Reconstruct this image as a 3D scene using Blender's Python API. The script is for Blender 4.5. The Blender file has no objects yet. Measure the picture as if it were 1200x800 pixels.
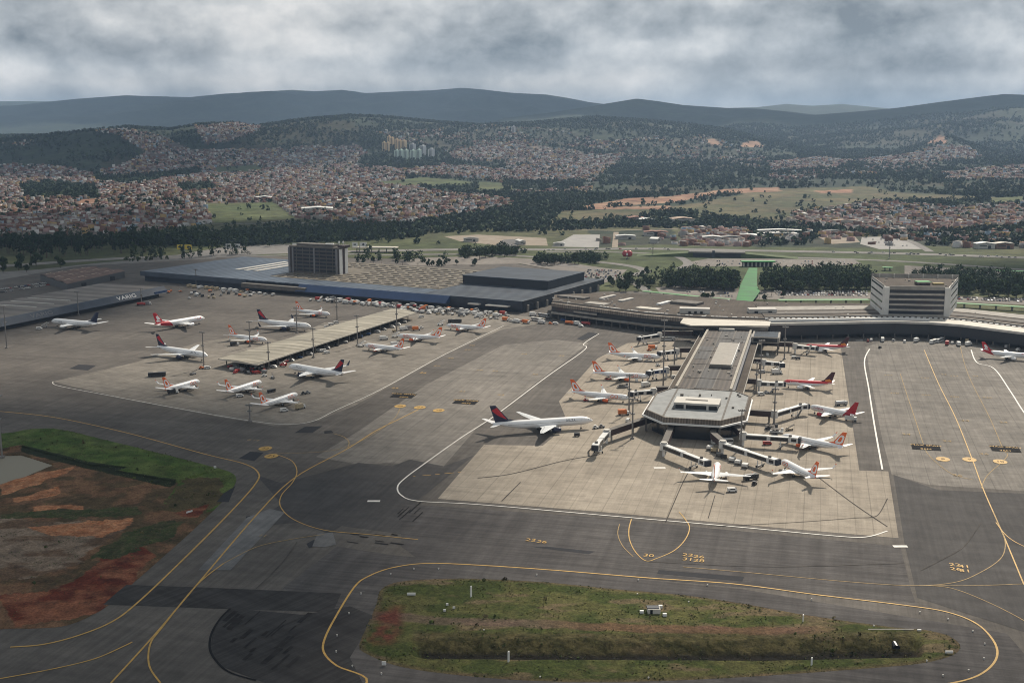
import bpy, bmesh, math, random
import numpy as np
from mathutils import Vector, Matrix

random.seed(7)
RNG = np.random.default_rng(11)
S = bpy.context.scene
COL = S.collection
R = math.radians

# ------------------------------------------------------------------ camera
FPX, YH, CAM_H = 1400.0, 145.0, 175.0          # focal length in photo pixels, horizon row, height in metres
PITCH = math.atan((400 - YH) / FPX)
cam_d = bpy.data.cameras.new('camera')
cam_d.sensor_width = 36.0
cam_d.lens = 36.0 * FPX / 1200.0
cam_d.clip_start = 1.0
cam_d.clip_end = 120000.0
cam = bpy.data.objects.new('camera', cam_d)
COL.objects.link(cam)
cam.location = (0, 0, CAM_H)
cam.rotation_euler = (R(90) - PITCH, 0, 0)
S.camera = cam

# ------------------------------------------------------------------ sun and sky
SUN_EL, SUN_AZ = R(41), R(27)                    # azimuth measured from the view direction towards the right
sun_dir = Vector((math.cos(SUN_EL) * math.sin(SUN_AZ), math.cos(SUN_EL) * math.cos(SUN_AZ), math.sin(SUN_EL)))
sl = bpy.data.lights.new('sun', 'SUN')
sl.energy = 5.0
sl.angle = R(3.0)
sl.color = (1.0, 0.91, 0.78)
sun = bpy.data.objects.new('sun', sl)
COL.objects.link(sun)
sun.location = (0, 0, 3000)
sun.rotation_euler = (-sun_dir).to_track_quat('-Z', 'Y').to_euler()

W = bpy.data.worlds.new('World')
S.world = W
W.use_nodes = True


def world_sky():
    nt = W.node_tree
    for n in list(nt.nodes):
        nt.nodes.remove(n)
    N, L = nt.nodes.new, nt.links.new
    out = N('ShaderNodeOutputWorld')
    bg = N('ShaderNodeBackground')
    bg.inputs['Strength'].default_value = 0.1
    sky = N('ShaderNodeTexSky')
    sky.sky_type = 'NISHITA'
    sky.sun_disc = False
    sky.sun_elevation = SUN_EL
    sky.sun_rotation = SUN_AZ
    sky.altitude = 900
    sky.air_density = 1.0
    sky.dust_density = 2.0
    tc = N('ShaderNodeTexCoord')
    def noise(scale, zs, det, rough, off=(0, 0, 0), dist=0.0):
        mp = N('ShaderNodeMapping')
        mp.inputs['Scale'].default_value = (1, 1, zs)
        mp.inputs['Location'].default_value = off
        L(tc.outputs['Generated'], mp.inputs['Vector'])
        nz = N('ShaderNodeTexNoise')
        nz.inputs['Scale'].default_value = scale
        nz.inputs['Detail'].default_value = det
        nz.inputs['Roughness'].default_value = rough
        nz.inputs['Distortion'].default_value = dist
        L(mp.outputs['Vector'], nz.inputs['Vector'])
        return nz.outputs['Fac']
    def ramp(src, stops):
        r = N('ShaderNodeValToRGB')
        e = r.color_ramp.elements
        while len(e) < len(stops):
            e.new(0.5)
        for k, (p, c) in enumerate(stops):
            e[k].position = p
            e[k].color = (*c, 1)
        L(src, r.inputs['Fac'])
        return r.outputs['Color']
    def mix(f, a, b, mode='MIX'):
        m = N('ShaderNodeMix')
        m.data_type = 'RGBA'
        m.blend_type = mode
        for s, v in ((m.inputs[0], f), (m.inputs[6], a), (m.inputs[7], b)):
            if isinstance(v, (int, float)):
                s.default_value = v
            elif isinstance(v, tuple):
                s.default_value = (*v, 1)
            else:
                L(v, s)
        return m.outputs[2]
    big = noise(5.0, 2.3, 5, 0.52, CLOUD_OFF, 0.1)           # broad cloud masses
    fine = noise(19.0, 1.3, 9, 0.60, (3.1, 0.7, 0.2), 0.12)  # lumps and edges
    vm = N('ShaderNodeMapping'); vm.inputs['Scale'].default_value = (1, 1, 1.7); L(tc.outputs['Generated'], vm.inputs['Vector'])
    wn = N('ShaderNodeTexNoise'); wn.inputs['Scale'].default_value = 22; wn.inputs['Detail'].default_value = 5; L(vm.outputs['Vector'], wn.inputs['Vector'])
    wv = N('ShaderNodeVectorMath'); wv.operation = 'MULTIPLY_ADD'; L(wn.outputs['Color'], wv.inputs[0]); wv.inputs[1].default_value = (0.055, 0.055, 0.055); L(vm.outputs['Vector'], wv.inputs[2])
    vo = N('ShaderNodeTexVoronoi'); vo.feature = 'F1'; vo.inputs['Scale'].default_value = 13.0; vo.inputs['Detail'].default_value = 2.0; vo.inputs['Roughness'].default_value = 0.55
    L(wv.outputs['Vector'], vo.inputs['Vector'])
    # the big bright and dark masses stand in fixed parts of the sky: (right, up, half width, half height, strength)
    dr = N('ShaderNodeSeparateXYZ'); L(tc.outputs['Generated'], dr.inputs[0])
    def m2(op, a, b):
        k = N('ShaderNodeMath'); k.operation = op
        for s_, v_ in ((k.inputs[0], a), (k.inputs[1], b)):
            if isinstance(v_, (int, float)): s_.default_value = v_
            else: L(v_, s_)
        return k.outputs[0]
    for bx, bz, wx, wz, st in SKY_MASSES:
        ax = m2('POWER', m2('ABSOLUTE', m2('DIVIDE', m2('SUBTRACT', dr.outputs['X'], bx), wx), 0), 2)
        az = m2('POWER', m2('ABSOLUTE', m2('DIVIDE', m2('SUBTRACT', dr.outputs['Z'], bz), wz), 0), 2)
        g = m2('DIVIDE', st, m2('ADD', 1.0, m2('MULTIPLY', m2('ADD', ax, az), m2('ADD', ax, az))))
        big = m2('ADD', big, g)
    add = N('ShaderNodeMath'); add.operation = 'MULTIPLY_ADD'
    L(fine, add.inputs[0]); add.inputs[1].default_value = 0.9
    puff = N('ShaderNodeMath'); puff.operation = 'MULTIPLY_ADD'
    L(vo.outputs['Distance'], puff.inputs[0]); puff.inputs[1].default_value = PUFF[0]; puff.inputs[2].default_value = PUFF[1]
    L(m2('ADD', big, puff.outputs[0]), add.inputs[2])
    # grey bellies to bright tops; radiances are divided by the background strength
    cl = ramp(m2('MULTIPLY', add.outputs[0], 0.7), [(0.42, SKY_DARK), (0.60, SKY_MID), (0.745, SKY_LIGHT), (0.93, SKY_TOP)])
    cover = ramp(noise(2.6, 3.0, 5, 0.55, (9.2, 4.4, 1.0), 0.4), [(0.20, (0, 0, 0)), (0.28, (1, 1, 1))])
    mul = N('ShaderNodeVectorMath'); mul.operation = 'SCALE'
    L(cl, mul.inputs[0]); mul.inputs['Scale'].default_value = 10.0
    L(mix(cover, sky.outputs['Color'], mul.outputs['Vector']), bg.inputs['Color'])
    L(bg.outputs['Background'], out.inputs['Surface'])


CLOUD_OFF = (0.35, 0.1, 0.0)
SKY_DARK, SKY_MID, SKY_LIGHT, SKY_TOP = (0.185, 0.212, 0.235), (0.42, 0.447, 0.466), (0.66, 0.672, 0.672), (0.98, 0.955, 0.92)
PUFF = (-0.24, 0.185)
SKY_MASSES = [(-0.34, 0.068, 0.13, 0.020, -0.13), (-0.12, 0.085, 0.16, 0.036, 0.15), (-0.20, 0.072, 0.035, 0.014, 0.08), (-0.02, 0.095, 0.05, 0.014, 0.10), (-0.11, 0.046, 0.07, 0.010, -0.10), (0.02, 0.060, 0.05, 0.012, -0.07), (0.14, 0.085, 0.16, 0.010, -0.07), (0.12, 0.060, 0.10, 0.008, 0.07), (0.30, 0.070, 0.10, 0.014, 0.04), (0.32, 0.045, 0.14, 0.008, -0.05), (-0.25, 0.036, 0.3, 0.010, 0.13), (0.20, 0.034, 0.4, 0.008, 0.08),
              (0.0, 0.95, 2.5, 0.62, -0.11)]
world_sky()

S.view_settings.view_transform = 'Standard'
S.view_settings.look = 'None'
S.view_settings.exposure = 0.12
S.view_settings.gamma = 1.0
S.view_settings.use_curve_mapping = False
S.render.engine = 'CYCLES'
S.cycles.max_bounces = 5
S.cycles.diffuse_bounces = 2
S.cycles.glossy_bounces = 2
S.cycles.transparent_max_bounces = 6
S.cycles.volume_bounces = 0
S.cycles.use_denoising = True
S.cycles.use_adaptive_sampling = False
S.cycles.pixel_filter_type = 'BLACKMAN_HARRIS'
S.cycles.filter_width = 1.05
S.cycles.sample_clamp_indirect = 4.0


# ------------------------------------------------------------------ helpers
def G(px, py, z=0.0):
    """the point at height z that the photograph shows at pixel (px, py)"""
    u, v = (px - 600) / FPX, (400 - py) / FPX
    c, s = math.cos(PITCH), math.sin(PITCH)
    d = (u, c + v * s, -s + v * c)
    t = (z - CAM_H) / d[2]
    return Vector((d[0] * t, d[1] * t, z))


def height_at(py, dist, px=600):
    u, v = (px - 600) / FPX, (400 - py) / FPX
    c, s = math.cos(PITCH), math.sin(PITCH)
    return CAM_H + (-s + v * c) * dist / (c + v * s)


def project(x, y, z):
    c, s = math.cos(PITCH), math.sin(PITCH)
    zc = z - CAM_H
    f = y * c - zc * s
    up = y * s + zc * c
    return 600 + FPX * x / f, 400 - FPX * up / f


MATS = {}


def mat(name, col, rough=0.7, var=0.0, scale=0.2, metal=0.0, spec=0.5, coord='Object', detail=4, bump=0.0, stretch=None, col2=None):
    """plain surface whose own colour wanders by var (or towards col2) with a noise of the given scale (1/m)"""
    if name in MATS:
        return MATS[name]
    m = bpy.data.materials.new(name)
    m.use_nodes = True
    nt = m.node_tree
    b = nt.nodes['Principled BSDF']
    b.inputs['Base Color'].default_value = (*col, 1)
    b.inputs['Roughness'].default_value = rough
    b.inputs['Metallic'].default_value = metal
    b.inputs['Specular IOR Level'].default_value = spec
    m.diffuse_color = (*col, 1)
    if var or col2:
        N, L = nt.nodes.new, nt.links.new
        tc = N('ShaderNodeTexCoord'); mp = N('ShaderNodeMapping')
        L(tc.outputs[coord], mp.inputs['Vector'])
        if stretch:
            mp.inputs['Rotation'].default_value = (0, 0, stretch[2])
            mp.inputs['Scale'].default_value = (stretch[0], stretch[1], 1)
        nz = N('ShaderNodeTexNoise')
        nz.inputs['Scale'].default_value = scale
        nz.inputs['Detail'].default_value = detail
        nz.inputs['Roughness'].default_value = 0.6
        L(mp.outputs['Vector'], nz.inputs['Vector'])
        r = N('ShaderNodeValToRGB')
        e = r.color_ramp.elements
        e[0].position, e[1].position = 0.3, 0.7
        if col2:
            e[0].color, e[1].color = (*col, 1), (*col2, 1)
        else:
            e[0].color = (*[max(0, c * (1 - var)) for c in col], 1)
            e[1].color = (*[min(1, c * (1 + var)) for c in col], 1)
        L(nz.outputs['Fac'], r.inputs['Fac'])
        L(r.outputs['Color'], b.inputs['Base Color'])
        if bump:
            bp = N('ShaderNodeBump'); bp.inputs['Distance'].default_value = bump
            L(nz.outputs['Fac'], bp.inputs['Height']); L(bp.outputs['Normal'], b.inputs['Normal'])
    MATS[name] = m
    return m


def attr_mat(name, rough=0.8, spec=0.3):
    """surface that takes its own colour per face from the mesh's Col attribute"""
    if name in MATS:
        return MATS[name]
    m = bpy.data.materials.new(name)
    m.use_nodes = True
    nt = m.node_tree
    b = nt.nodes['Principled BSDF']
    b.inputs['Roughness'].default_value = rough
    b.inputs['Specular IOR Level'].default_value = spec
    a = nt.nodes.new('ShaderNodeAttribute'); a.attribute_name = 'Col'
    nt.links.new(a.outputs['Color'], b.inputs['Base Color'])
    MATS[name] = m
    return m


def tag(o, label=None, cat=None, group=None, kind=None):
    if label: o['label'] = label
    if cat: o['category'] = cat
    if group: o['group'] = group
    if kind: o['kind'] = kind
    return o


def empty(name, loc=(0, 0, 0), rz=0.0):
    o = bpy.data.objects.new(name, None)
    o.empty_display_size = 1.0
    COL.objects.link(o)
    o.location = loc
    o.rotation_euler = (0, 0, rz)
    return o


def thing(name, label, cat, loc=(0, 0, 0), rz=0.0, group=None):
    return tag(empty(name, loc, rz), label, cat, group)


class MB:
    """collects shapes into one mesh"""
    def __init__(self, org=(0, 0, 0)):
        self.v, self.f, self.m, self.org = [], [], [], Vector(org)

    def face(self, pts, m=0):
        b = len(self.v)
        self.v += [tuple(Vector(p) - self.org) for p in pts]
        self.f.append(tuple(range(b, b + len(pts)))); self.m.append(m)

    def box(self, c, s, rz=0.0, m=0, top=None):
        """box of size s centred on c (bottom centre when c has z as base: use zbox)"""
        cx, cy, cz = c; hx, hy, hz = s[0] / 2, s[1] / 2, s[2] / 2
        ca, sa = math.cos(rz), math.sin(rz)
        P = []
        for z in (-hz, hz):
            for x, y in ((-hx, -hy), (hx, -hy), (hx, hy), (-hx, hy)):
                k = top if (top and z > 0) else 1.0
                P.append((cx + (x * ca - y * sa) * k if False else cx + x * k * ca - y * k * sa, cy + x * k * sa + y * k * ca, cz + z))
        self.hexa(P, m)
        return self

    def hexa(self, P, m=0):
        b = len(self.v)
        self.v += [tuple(Vector(p) - self.org) for p in P]
        for q in ((0, 3, 2, 1), (4, 5, 6, 7), (0, 1, 5, 4), (1, 2, 6, 5), (2, 3, 7, 6), (3, 0, 4, 7)):
            self.f.append(tuple(b + i for i in q)); self.m.append(m)

    def prism(self, poly, z0, z1, m=0, mtop=None, bottom=True):
        n = len(poly)
        ar = sum(poly[i][0] * poly[(i + 1) % n][1] - poly[(i + 1) % n][0] * poly[i][1] for i in range(n))
        if ar < 0: poly = list(poly)[::-1]
        b = len(self.v)
        self.v += [tuple(Vector((p[0], p[1], z0)) - self.org) for p in poly] + [tuple(Vector((p[0], p[1], z1)) - self.org) for p in poly]
        for i in range(n):
            j = (i + 1) % n
            self.f.append((b + i, b + j, b + n + j, b + n + i)); self.m.append(m)
        self.f.append(tuple(b + n + i for i in range(n))); self.m.append(m if mtop is None else mtop)
        if bottom:
            self.f.append(tuple(b + i for i in range(n))[::-1]); self.m.append(m)
        return self

    def beam(self, p, q, w, h, m=0):
        """box beam from p to q (axis points), width w across, height h"""
        p, q = Vector(p), Vector(q)
        d = (q - p).normalized()
        s = d.cross(Vector((0, 0, 1)))
        if s.length < 1e-4: s = Vector((1, 0, 0))
        s.normalize(); u = s.cross(d)
        P = []
        for a in (p, q):
            P += [a - s * w / 2 - u * h / 2, a + s * w / 2 - u * h / 2, a + s * w / 2 + u * h / 2, a - s * w / 2 + u * h / 2]
        b = len(self.v)
        self.v += [tuple(x - self.org) for x in P]
        for qd in ((0, 1, 2, 3), (7, 6, 5, 4), (0, 4, 5, 1), (1, 5, 6, 2), (2, 6, 7, 3), (3, 7, 4, 0)):
            self.f.append(tuple(b + i for i in qd)); self.m.append(m)
        return self

    def loft(self, rings, m=0, caps=True):
        n = len(rings[0]); b = len(self.v)
        for r in rings:
            self.v += [tuple(Vector(p) - self.org) for p in r]
        for k in range(len(rings) - 1):
            for i in range(n):
                j = (i + 1) % n
                self.f.append((b + k * n + i, b + k * n + j, b + (k + 1) * n + j, b + (k + 1) * n + i)); self.m.append(m)
        if caps:
            self.f.append(tuple(b + i for i in range(n))[::-1]); self.m.append(m)
            e = b + (len(rings) - 1) * n
            self.f.append(tuple(e + i for i in range(n))); self.m.append(m)
        return self

    def tube(self, pts, r, n=8, m=0, caps=True):
        """round tube along pts; r a number or one per point"""
        pts = [Vector(p) for p in pts]
        rs = [r] * len(pts) if isinstance(r, (int, float)) else r
        rings = []
        for i, p in enumerate(pts):
            d = (pts[min(i + 1, len(pts) - 1)] - pts[max(i - 1, 0)]).normalized()
            a = d.cross(Vector((0, 0, 1)))
            if a.length < 1e-3: a = Vector((1, 0, 0))
            a.normalize(); c = a.cross(d)
            rings.append([p + (a * math.cos(t) + c * math.sin(t)) * rs[i] for t in (2 * math.pi * k / n for k in range(n))])
        return self.loft(rings, m, caps)

    def disc(self, c, axis, r, h, n=12, m=0):
        a = Vector(axis).normalized()
        return self.tube([Vector(c) - a * h / 2, Vector(c) + a * h / 2], r, n, m)

    def build(self, name, mats, parent=None, smooth=False):
        me = bpy.data.meshes.new(name)
        me.from_pydata(self.v, [], self.f)
        if not isinstance(mats, (list, tuple)): mats = [mats]
        for mm in mats: me.materials.append(mm)
        if len(mats) > 1:
            me.polygons.foreach_set('material_index', self.m)
        if smooth:
            me.polygons.foreach_set('use_smooth', [True] * len(me.polygons))
        me.update()
        o = bpy.data.objects.new(name, me)
        COL.objects.link(o)
        if parent: o.parent = parent
        elif self.org.length > 0: o.location = self.org
        return o


def np_mesh(name, V, F, mats, col=None, mi=None, smooth=False, parent=None):
    """mesh from arrays: V (n,3), F (m,k)"""
    me = bpy.data.meshes.new(name)
    V = np.asarray(V, np.float32); F = np.asarray(F, np.int32)
    m, k = F.shape
    me.vertices.add(len(V)); me.vertices.foreach_set('co', V.ravel())
    me.loops.add(m * k); me.loops.foreach_set('vertex_index', F.ravel())
    me.polygons.add(m)
    me.polygons.foreach_set('loop_start', np.arange(0, m * k, k, dtype=np.int32))
    me.polygons.foreach_set('loop_total', np.full(m, k, np.int32))
    for mm in (mats if isinstance(mats, (list, tuple)) else [mats]): me.materials.append(mm)
    if mi is not None: me.polygons.foreach_set('material_index', np.asarray(mi, np.int32))
    if smooth: me.polygons.foreach_set('use_smooth', np.ones(m, bool))
    me.update(calc_edges=True)
    if col is not None:
        dom = 'FACE' if len(col) == m else 'POINT'
        a = me.attributes.new('Col', 'FLOAT_COLOR', dom)
        c4 = np.ones((len(col), 4), np.float32); c4[:, :3] = col
        a.data.foreach_set('color', c4.ravel())
    o = bpy.data.objects.new(name, me)
    COL.objects.link(o)
    if parent: o.parent = parent
    return o


def copy_tree(o, parent=None):
    c = o.copy(); COL.objects.link(c); c.parent = parent
    for ch in list(o.children):
        copy_tree(ch, c)
    return c


def text_mesh(body, size, bold=0.0, align='CENTER'):
    """vertices, faces of a line of lettering in its own xy plane, centred"""
    cu = bpy.data.curves.new('lettering', 'FONT')
    cu.body = body; cu.size = size; cu.align_x = align; cu.align_y = 'CENTER'
    cu.offset = bold; cu.resolution_u = 3
    o = bpy.data.objects.new('lettering', cu)
    COL.objects.link(o)
    dg = bpy.context.evaluated_depsgraph_get()
    me = bpy.data.meshes.new_from_object(o.evaluated_get(dg))
    vs = [tuple(v.co) for v in me.vertices]; fs = [tuple(p.vertices) for p in me.polygons]
    bpy.data.objects.remove(o); bpy.data.curves.remove(cu); bpy.data.meshes.remove(me)
    return vs, fs


ORD = ['', 'first', 'second', 'third', 'fourth', 'fifth', 'sixth', 'seventh', 'eighth', 'ninth', 'tenth', 'eleventh', 'twelfth', 'thirteenth',
       'fourteenth', 'fifteenth', 'sixteenth', 'seventeenth', 'eighteenth', 'nineteenth']
TENS = {2: ('twenty', 'twentieth'), 3: ('thirty', 'thirtieth'), 4: ('forty', 'fortieth'), 5: ('fifty', 'fiftieth'), 6: ('sixty', 'sixtieth'), 7: ('seventy', 'seventieth'), 8: ('eighty', 'eightieth')}


def ordinal(n):
    if n < 20: return ORD[n]
    t, u = divmod(n, 10)
    return TENS[t][1] if u == 0 else TENS[t][0] + '-' + ORD[u]


REG = {}


def reg(o, base, place, cat, group):
    """collect look-alikes; label_all() tells them apart by their order in the picture"""
    o['category'] = cat; o['group'] = group
    REG.setdefault((base, place), []).append(o)


def label_all():
    for (base, place), os_ in REG.items():
        def key(o):
            return project(*o.location)[0]
        os_.sort(key=key)
        n = len(os_)
        for i, o in enumerate(os_):
            if n == 1: o['label'] = f'{base} {place}'
            elif i == 0: o['label'] = f'leftmost {base} {place}'
            elif i == n - 1: o['label'] = f'rightmost {base} {place}'
            elif i < n / 2: o['label'] = f'{base} {ordinal(i + 1)} from the left {place}'
            else: o['label'] = f'{base} {ordinal(n - i)} from the right {place}'


def in_poly(px, py, poly):
    px = np.asarray(px, float); py = np.asarray(py, float)
    r = np.zeros(px.shape, bool)
    n = len(poly)
    for i in range(n):
        x1, y1 = poly[i]; x2, y2 = poly[(i + 1) % n]
        if y1 == y2: continue
        c = ((y1 > py) != (y2 > py)) & (px < (x2 - x1) * (py - y1) / (y2 - y1) + x1)
        r ^= c
    return r


def smooth_path(P, n=8, closed=False):
    """Catmull-Rom through 2D points"""
    P = [Vector((p[0], p[1])) for p in P]
    out = []
    m = len(P)
    for i in range(m if closed else m - 1):
        p0 = P[(i - 1) % m] if (closed or i > 0) else P[0]
        p1, p2 = P[i], P[(i + 1) % m]
        p3 = P[(i + 2) % m] if (closed or i + 2 < m) else P[-1]
        for k in range(n):
            t = k / n
            out.append(0.5 * ((2 * p1) + (p2 - p0) * t + (2 * p0 - 5 * p1 + 4 * p2 - p3) * t * t + (3 * p1 - p0 - 3 * p2 + p3) * t ** 3))
    if not closed: out.append(P[-1])
    return [(p.x, p.y) for p in out]


def gp(poly):
    """pixel polygon -> ground polygon"""
    return [tuple(G(*p)[:2]) for p in poly]
# ================================================================== terrain
def vnoise(x, y, seed):
    """smooth value noise on arrays"""
    xi, yi = np.floor(x).astype(np.int64), np.floor(y).astype(np.int64)
    fx, fy = x - xi, y - yi
    fx, fy = fx * fx * (3 - 2 * fx), fy * fy * (3 - 2 * fy)
    def h(a, b):
        n = (a * 374761393 + b * 668265263 + seed * 1442695041) & 0xffffffff
        n = ((n ^ (n >> 13)) * 1274126177) & 0xffffffff
        return ((n ^ (n >> 16)) & 0xffff) / 65535.0
    return (h(xi, yi) * (1 - fx) + h(xi + 1, yi) * fx) * (1 - fy) + (h(xi, yi + 1) * (1 - fx) + h(xi + 1, yi + 1) * fx) * fy


def fbm(x, y, seed, octs=5):
    s, a, t = 0, 1.0, 0
    for k in range(octs):
        s = s + a * vnoise(x * 2 ** k + 17.3 * k, y * 2 ** k - 9.1 * k, seed + k); t += a; a *= 0.5
    return s / t


# ridges: distance of the crest, its skyline (photo pixels), fall towards the camera and away from it (metres)
RIDGES = [
    (17000, [(-400, 122), (0, 119), (60, 119), (110, 124), (400, 128), (1600, 128)], 2500, 3000),
    (14000, [(-400, 120), (-100, 126), (20, 124), (55, 120), (95, 116), (150, 112), (185, 113), (225, 114), (265, 110), (300, 108), (345, 105.5), (370, 107), (400, 105.5), (430, 109), (470, 107),
             (505, 106), (540, 103), (565, 105), (600, 109), (640, 111), (665, 115), (690, 120), (715, 123), (760, 130), (820, 128), (850, 127), (885, 126), (920, 122), (950, 124), (985, 122), (1035, 127), (1080, 132), (1600, 132)], 5200, 4000),
    (9000, [(-400, 165), (520, 165), (590, 139), (640, 133), (680, 127), (715, 121), (745, 116), (770, 119), (800, 123.5), (850, 127), (890, 128), (930, 132), (1000, 140), (1600, 150)], 3000, 2500),
    (8000, [(-400, 170), (780, 165), (860, 137), (900, 134), (950, 135), (1000, 131), (1050, 126), (1100, 119), (1150, 112.5), (1172, 110), (1200, 111), (1280, 112), (1400, 122), (1700, 130)], 2700, 2500),
    (6000, [(-400, 172), (215, 170), (245, 160), (300, 149), (360, 141), (410, 136.5), (450, 138), (500, 143), (560, 148), (620, 146), (660, 142), (700, 139), (740, 141), (800, 146), (850, 152), (900, 163), (960, 172), (1600, 176)], 1700, 1500),
    (4500, [(-500, 172), (-150, 168), (0, 165), (60, 159), (100, 153.5), (130, 152), (160, 158), (185, 170), (210, 184), (260, 200), (1600, 200)], 800, 900),
    (5600, [(-400, 170), (80, 160), (120, 152), (150, 150), (200, 153), (235, 147), (280, 145), (310, 151), (350, 163), (420, 175), (1600, 185)], 900, 1200),
    (5200, [(-400, 190), (990, 192), (1040, 182), (1080, 170), (1108, 159), (1130, 166), (1160, 176), (1230, 186), (1600, 190)], 700, 900),
]


def base_height(D):
    return np.interp(D, [0, 2250, 2700, 3500, 5000, 7000, 9000, 30000], [0, 0, 6, 16, 40, 62, 70, 70])


def terrain_h(x, y):
    x = np.asarray(x, float); y = np.asarray(y, float)
    D = np.maximum(y, 60.0)
    px = 600 + FPX * x / np.maximum(y * math.cos(PITCH) + 100 * math.sin(PITCH), 60)
    h = base_height(D)
    far = np.clip((D - 2300) / 1500, 0, 1)
    n1 = fbm(x / 1500 + 5, y / 1500, 3, 5) - 0.5
    n2 = fbm(x / 420, y / 420 + 3, 31, 4) - 0.5
    wob = 1 + 0.9 * n1
    for k, (Dk, prof, wn, wf) in enumerate(RIDGES):
        yk = np.interp(px, [p[0] for p in prof], [p[1] for p in prof])
        hk = CAM_H + (-math.sin(PITCH) + math.cos(PITCH) * (400 - yk) / FPX) * Dk / (math.cos(PITCH) + math.sin(PITCH) * (400 - yk) / FPX)
        dd = D - Dk
        w = np.where(dd < 0, wn, wf)
        t = np.clip(np.abs(dd) / w, 0, 1.0)
        g = (1 - t * t * (3 - 2 * t))
        b = base_height(np.full_like(D, Dk))
        crest = np.clip(1 - t * 2.2, 0, 1)
        up = np.maximum(hk - b, 0)
        top = base_height(D) + up * np.clip(g * (1 + (0.55 if Dk < 7000 else 0.95) * (1 - crest) * n1 * 2) + 0.30 * n2 * g * (1 - g) * 4, 0, 1.0)
        # nearer spurs stay under the sight line to their crest
        cap = np.where((hk > CAM_H) & (dd < 0), CAM_H + (hk - CAM_H) * D / Dk, 1e6)
        h = np.maximum(h, np.minimum(top, cap))
    h = h + far * (n1 * 10 + n2 * 9) * np.where(D > 6500, .6, 1)
    return np.where(D < 2250, 0.0, h)


def hit_terrain(px, py):
    """distance-marched hit of a photo pixel with the terrain"""
    px = np.asarray(px, float); py = np.asarray(py, float)
    c, s = math.cos(PITCH), math.sin(PITCH)
    u, v = (px - 600) / FPX, (400 - py) / FPX
    dy, dz = c + v * s, -s + v * c
    done = np.zeros(px.shape, bool); yy = np.full(px.shape, 16000.0)
    for D in np.geomspace(1200, 16000, 420):
        t = D / dy
        z = CAM_H + dz * t
        hh = terrain_h(u * t, np.full(px.shape, D))
        new = (~done) & (z <= hh)
        yy[new] = D; done |= new
    t = yy / dy
    return u * t, yy, terrain_h(u * t, yy), done


# land cover, outlined on the ground through the photograph's view
TOWN = [
    [(0, 193), (60, 193), (108, 203), (112, 213), (230, 199), (300, 200), (345, 172), (420, 170), (440, 188), (480, 194), (472, 212), (500, 224), (560, 229), (602, 236), (600, 243), (470, 264), (400, 260), (330, 254), (245, 262), (160, 272), (0, 280), (-150, 285), (-150, 195)],
    [(105, 152), (150, 150), (190, 160), (225, 176), (330, 174), (345, 184), (285, 199), (200, 203), (120, 208), (118, 200), (150, 190), (172, 178), (140, 160)],
    [(228, 148), (290, 144), (312, 150), (270, 166), (240, 170)],
    [(440, 188), (520, 193), (600, 200), (604, 210), (480, 206)],
    [(600, 165), (640, 172), (700, 181), (735, 180), (720, 195), (690, 211), (640, 213), (598, 210), (590, 185)],
    [(525, 178), (580, 168), (600, 170), (598, 190), (530, 188)],
    [(922, 262), (930, 250), (990, 243), (1030, 237), (1120, 245), (1200, 239), (1330, 236), (1330, 262), (1200, 263), (1060, 272), (1000, 270)],
    [(1000, 189), (1060, 182), (1100, 171), (1135, 172), (1150, 185), (1100, 189), (1030, 196)],
    [(900, 191), (960, 184), (1000, 189), (980, 198), (905, 201)],
    [(1104, 202), (1130, 199), (1200, 194), (1300, 190), (1300, 210), (1110, 211)],
    [(800, 268), (875, 270), (880, 289), (795, 288)],
]
TOWN_SPARSE = [
    [(520, 162), (560, 145), (600, 150), (660, 150), (700, 165), (780, 160), (800, 175), (740, 180), (640, 170), (520, 182)],
    [(740, 165), (830, 160), (900, 185), (890, 196), (800, 188), (735, 186)],
    [(0, 166), (40, 164), (40, 171), (0, 172)],
    [(440, 155), (520, 150), (520, 175), (470, 165)],
    [(560, 205), (700, 212), (690, 226), (600, 228)],
    [(1080, 274), (1330, 270), (1330, 292), (1080, 290)],
    [(690, 270), (790, 268), (795, 287), (700, 289)],
    [(900, 204), (1100, 190), (1100, 200), (900, 212)],
    [(880, 272), (1080, 278), (1080, 292), (880, 289)],
]
WOODS = [  # clear outlines inside the town that stay wood
    [(20, 216), (60, 212), (112, 218), (118, 232), (30, 232)], [(112, 213), (235, 197), (238, 203), (150, 216)],
    [(425, 180), (470, 185), (520, 195), (470, 199), (420, 193)], [(590, 212), (690, 212), (680, 222), (590, 225)],
    [(205, 217), (245, 212), (255, 222), (215, 226)],
]
FIELD = [
    [(240, 238), (322, 237), (347, 255), (250, 262)], [(445, 213), (500, 208), (560, 214), (540, 219), (450, 218)], [(250, 196), (300, 193), (310, 200), (255, 204)],
    [(560, 213), (600, 215), (600, 224), (560, 225)], [(1160, 232), (1200, 230), (1200, 238), (1160, 238)],
]
DRYGRASS = [[(640, 262), (660, 247), (790, 243), (900, 222), (1010, 218), (1050, 225), (1180, 232), (1100, 236), (1030, 236), (990, 243), (930, 250), (915, 262), (830, 252), (790, 248), (700, 258)]]
DIRT = [
    [(662, 245), (740, 232), (785, 230), (850, 222), (912, 219), (915, 224), (840, 228), (790, 237), (700, 243), (786, 241), (784, 246)],
    [(866, 172), (874, 166), (888, 165), (896, 173)], [(1086, 168), (1100, 159), (1108, 160), (1110, 168)], [(95, 234), (117, 231), (112, 240), (85, 241)],
    [(826, 164), (836, 162), (846, 169), (838, 172)], [(955, 224), (1000, 222), (1000, 226), (960, 227)],
]
AIRFIELD = [(-300, 345), (0, 327), (50, 316), (170, 306), (260, 299), (590, 306), (690, 324), (640, 343), (745, 341), (870, 350), (905, 356), (1010, 360), (1120, 362), (1200, 370), (1600, 400)]
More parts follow.
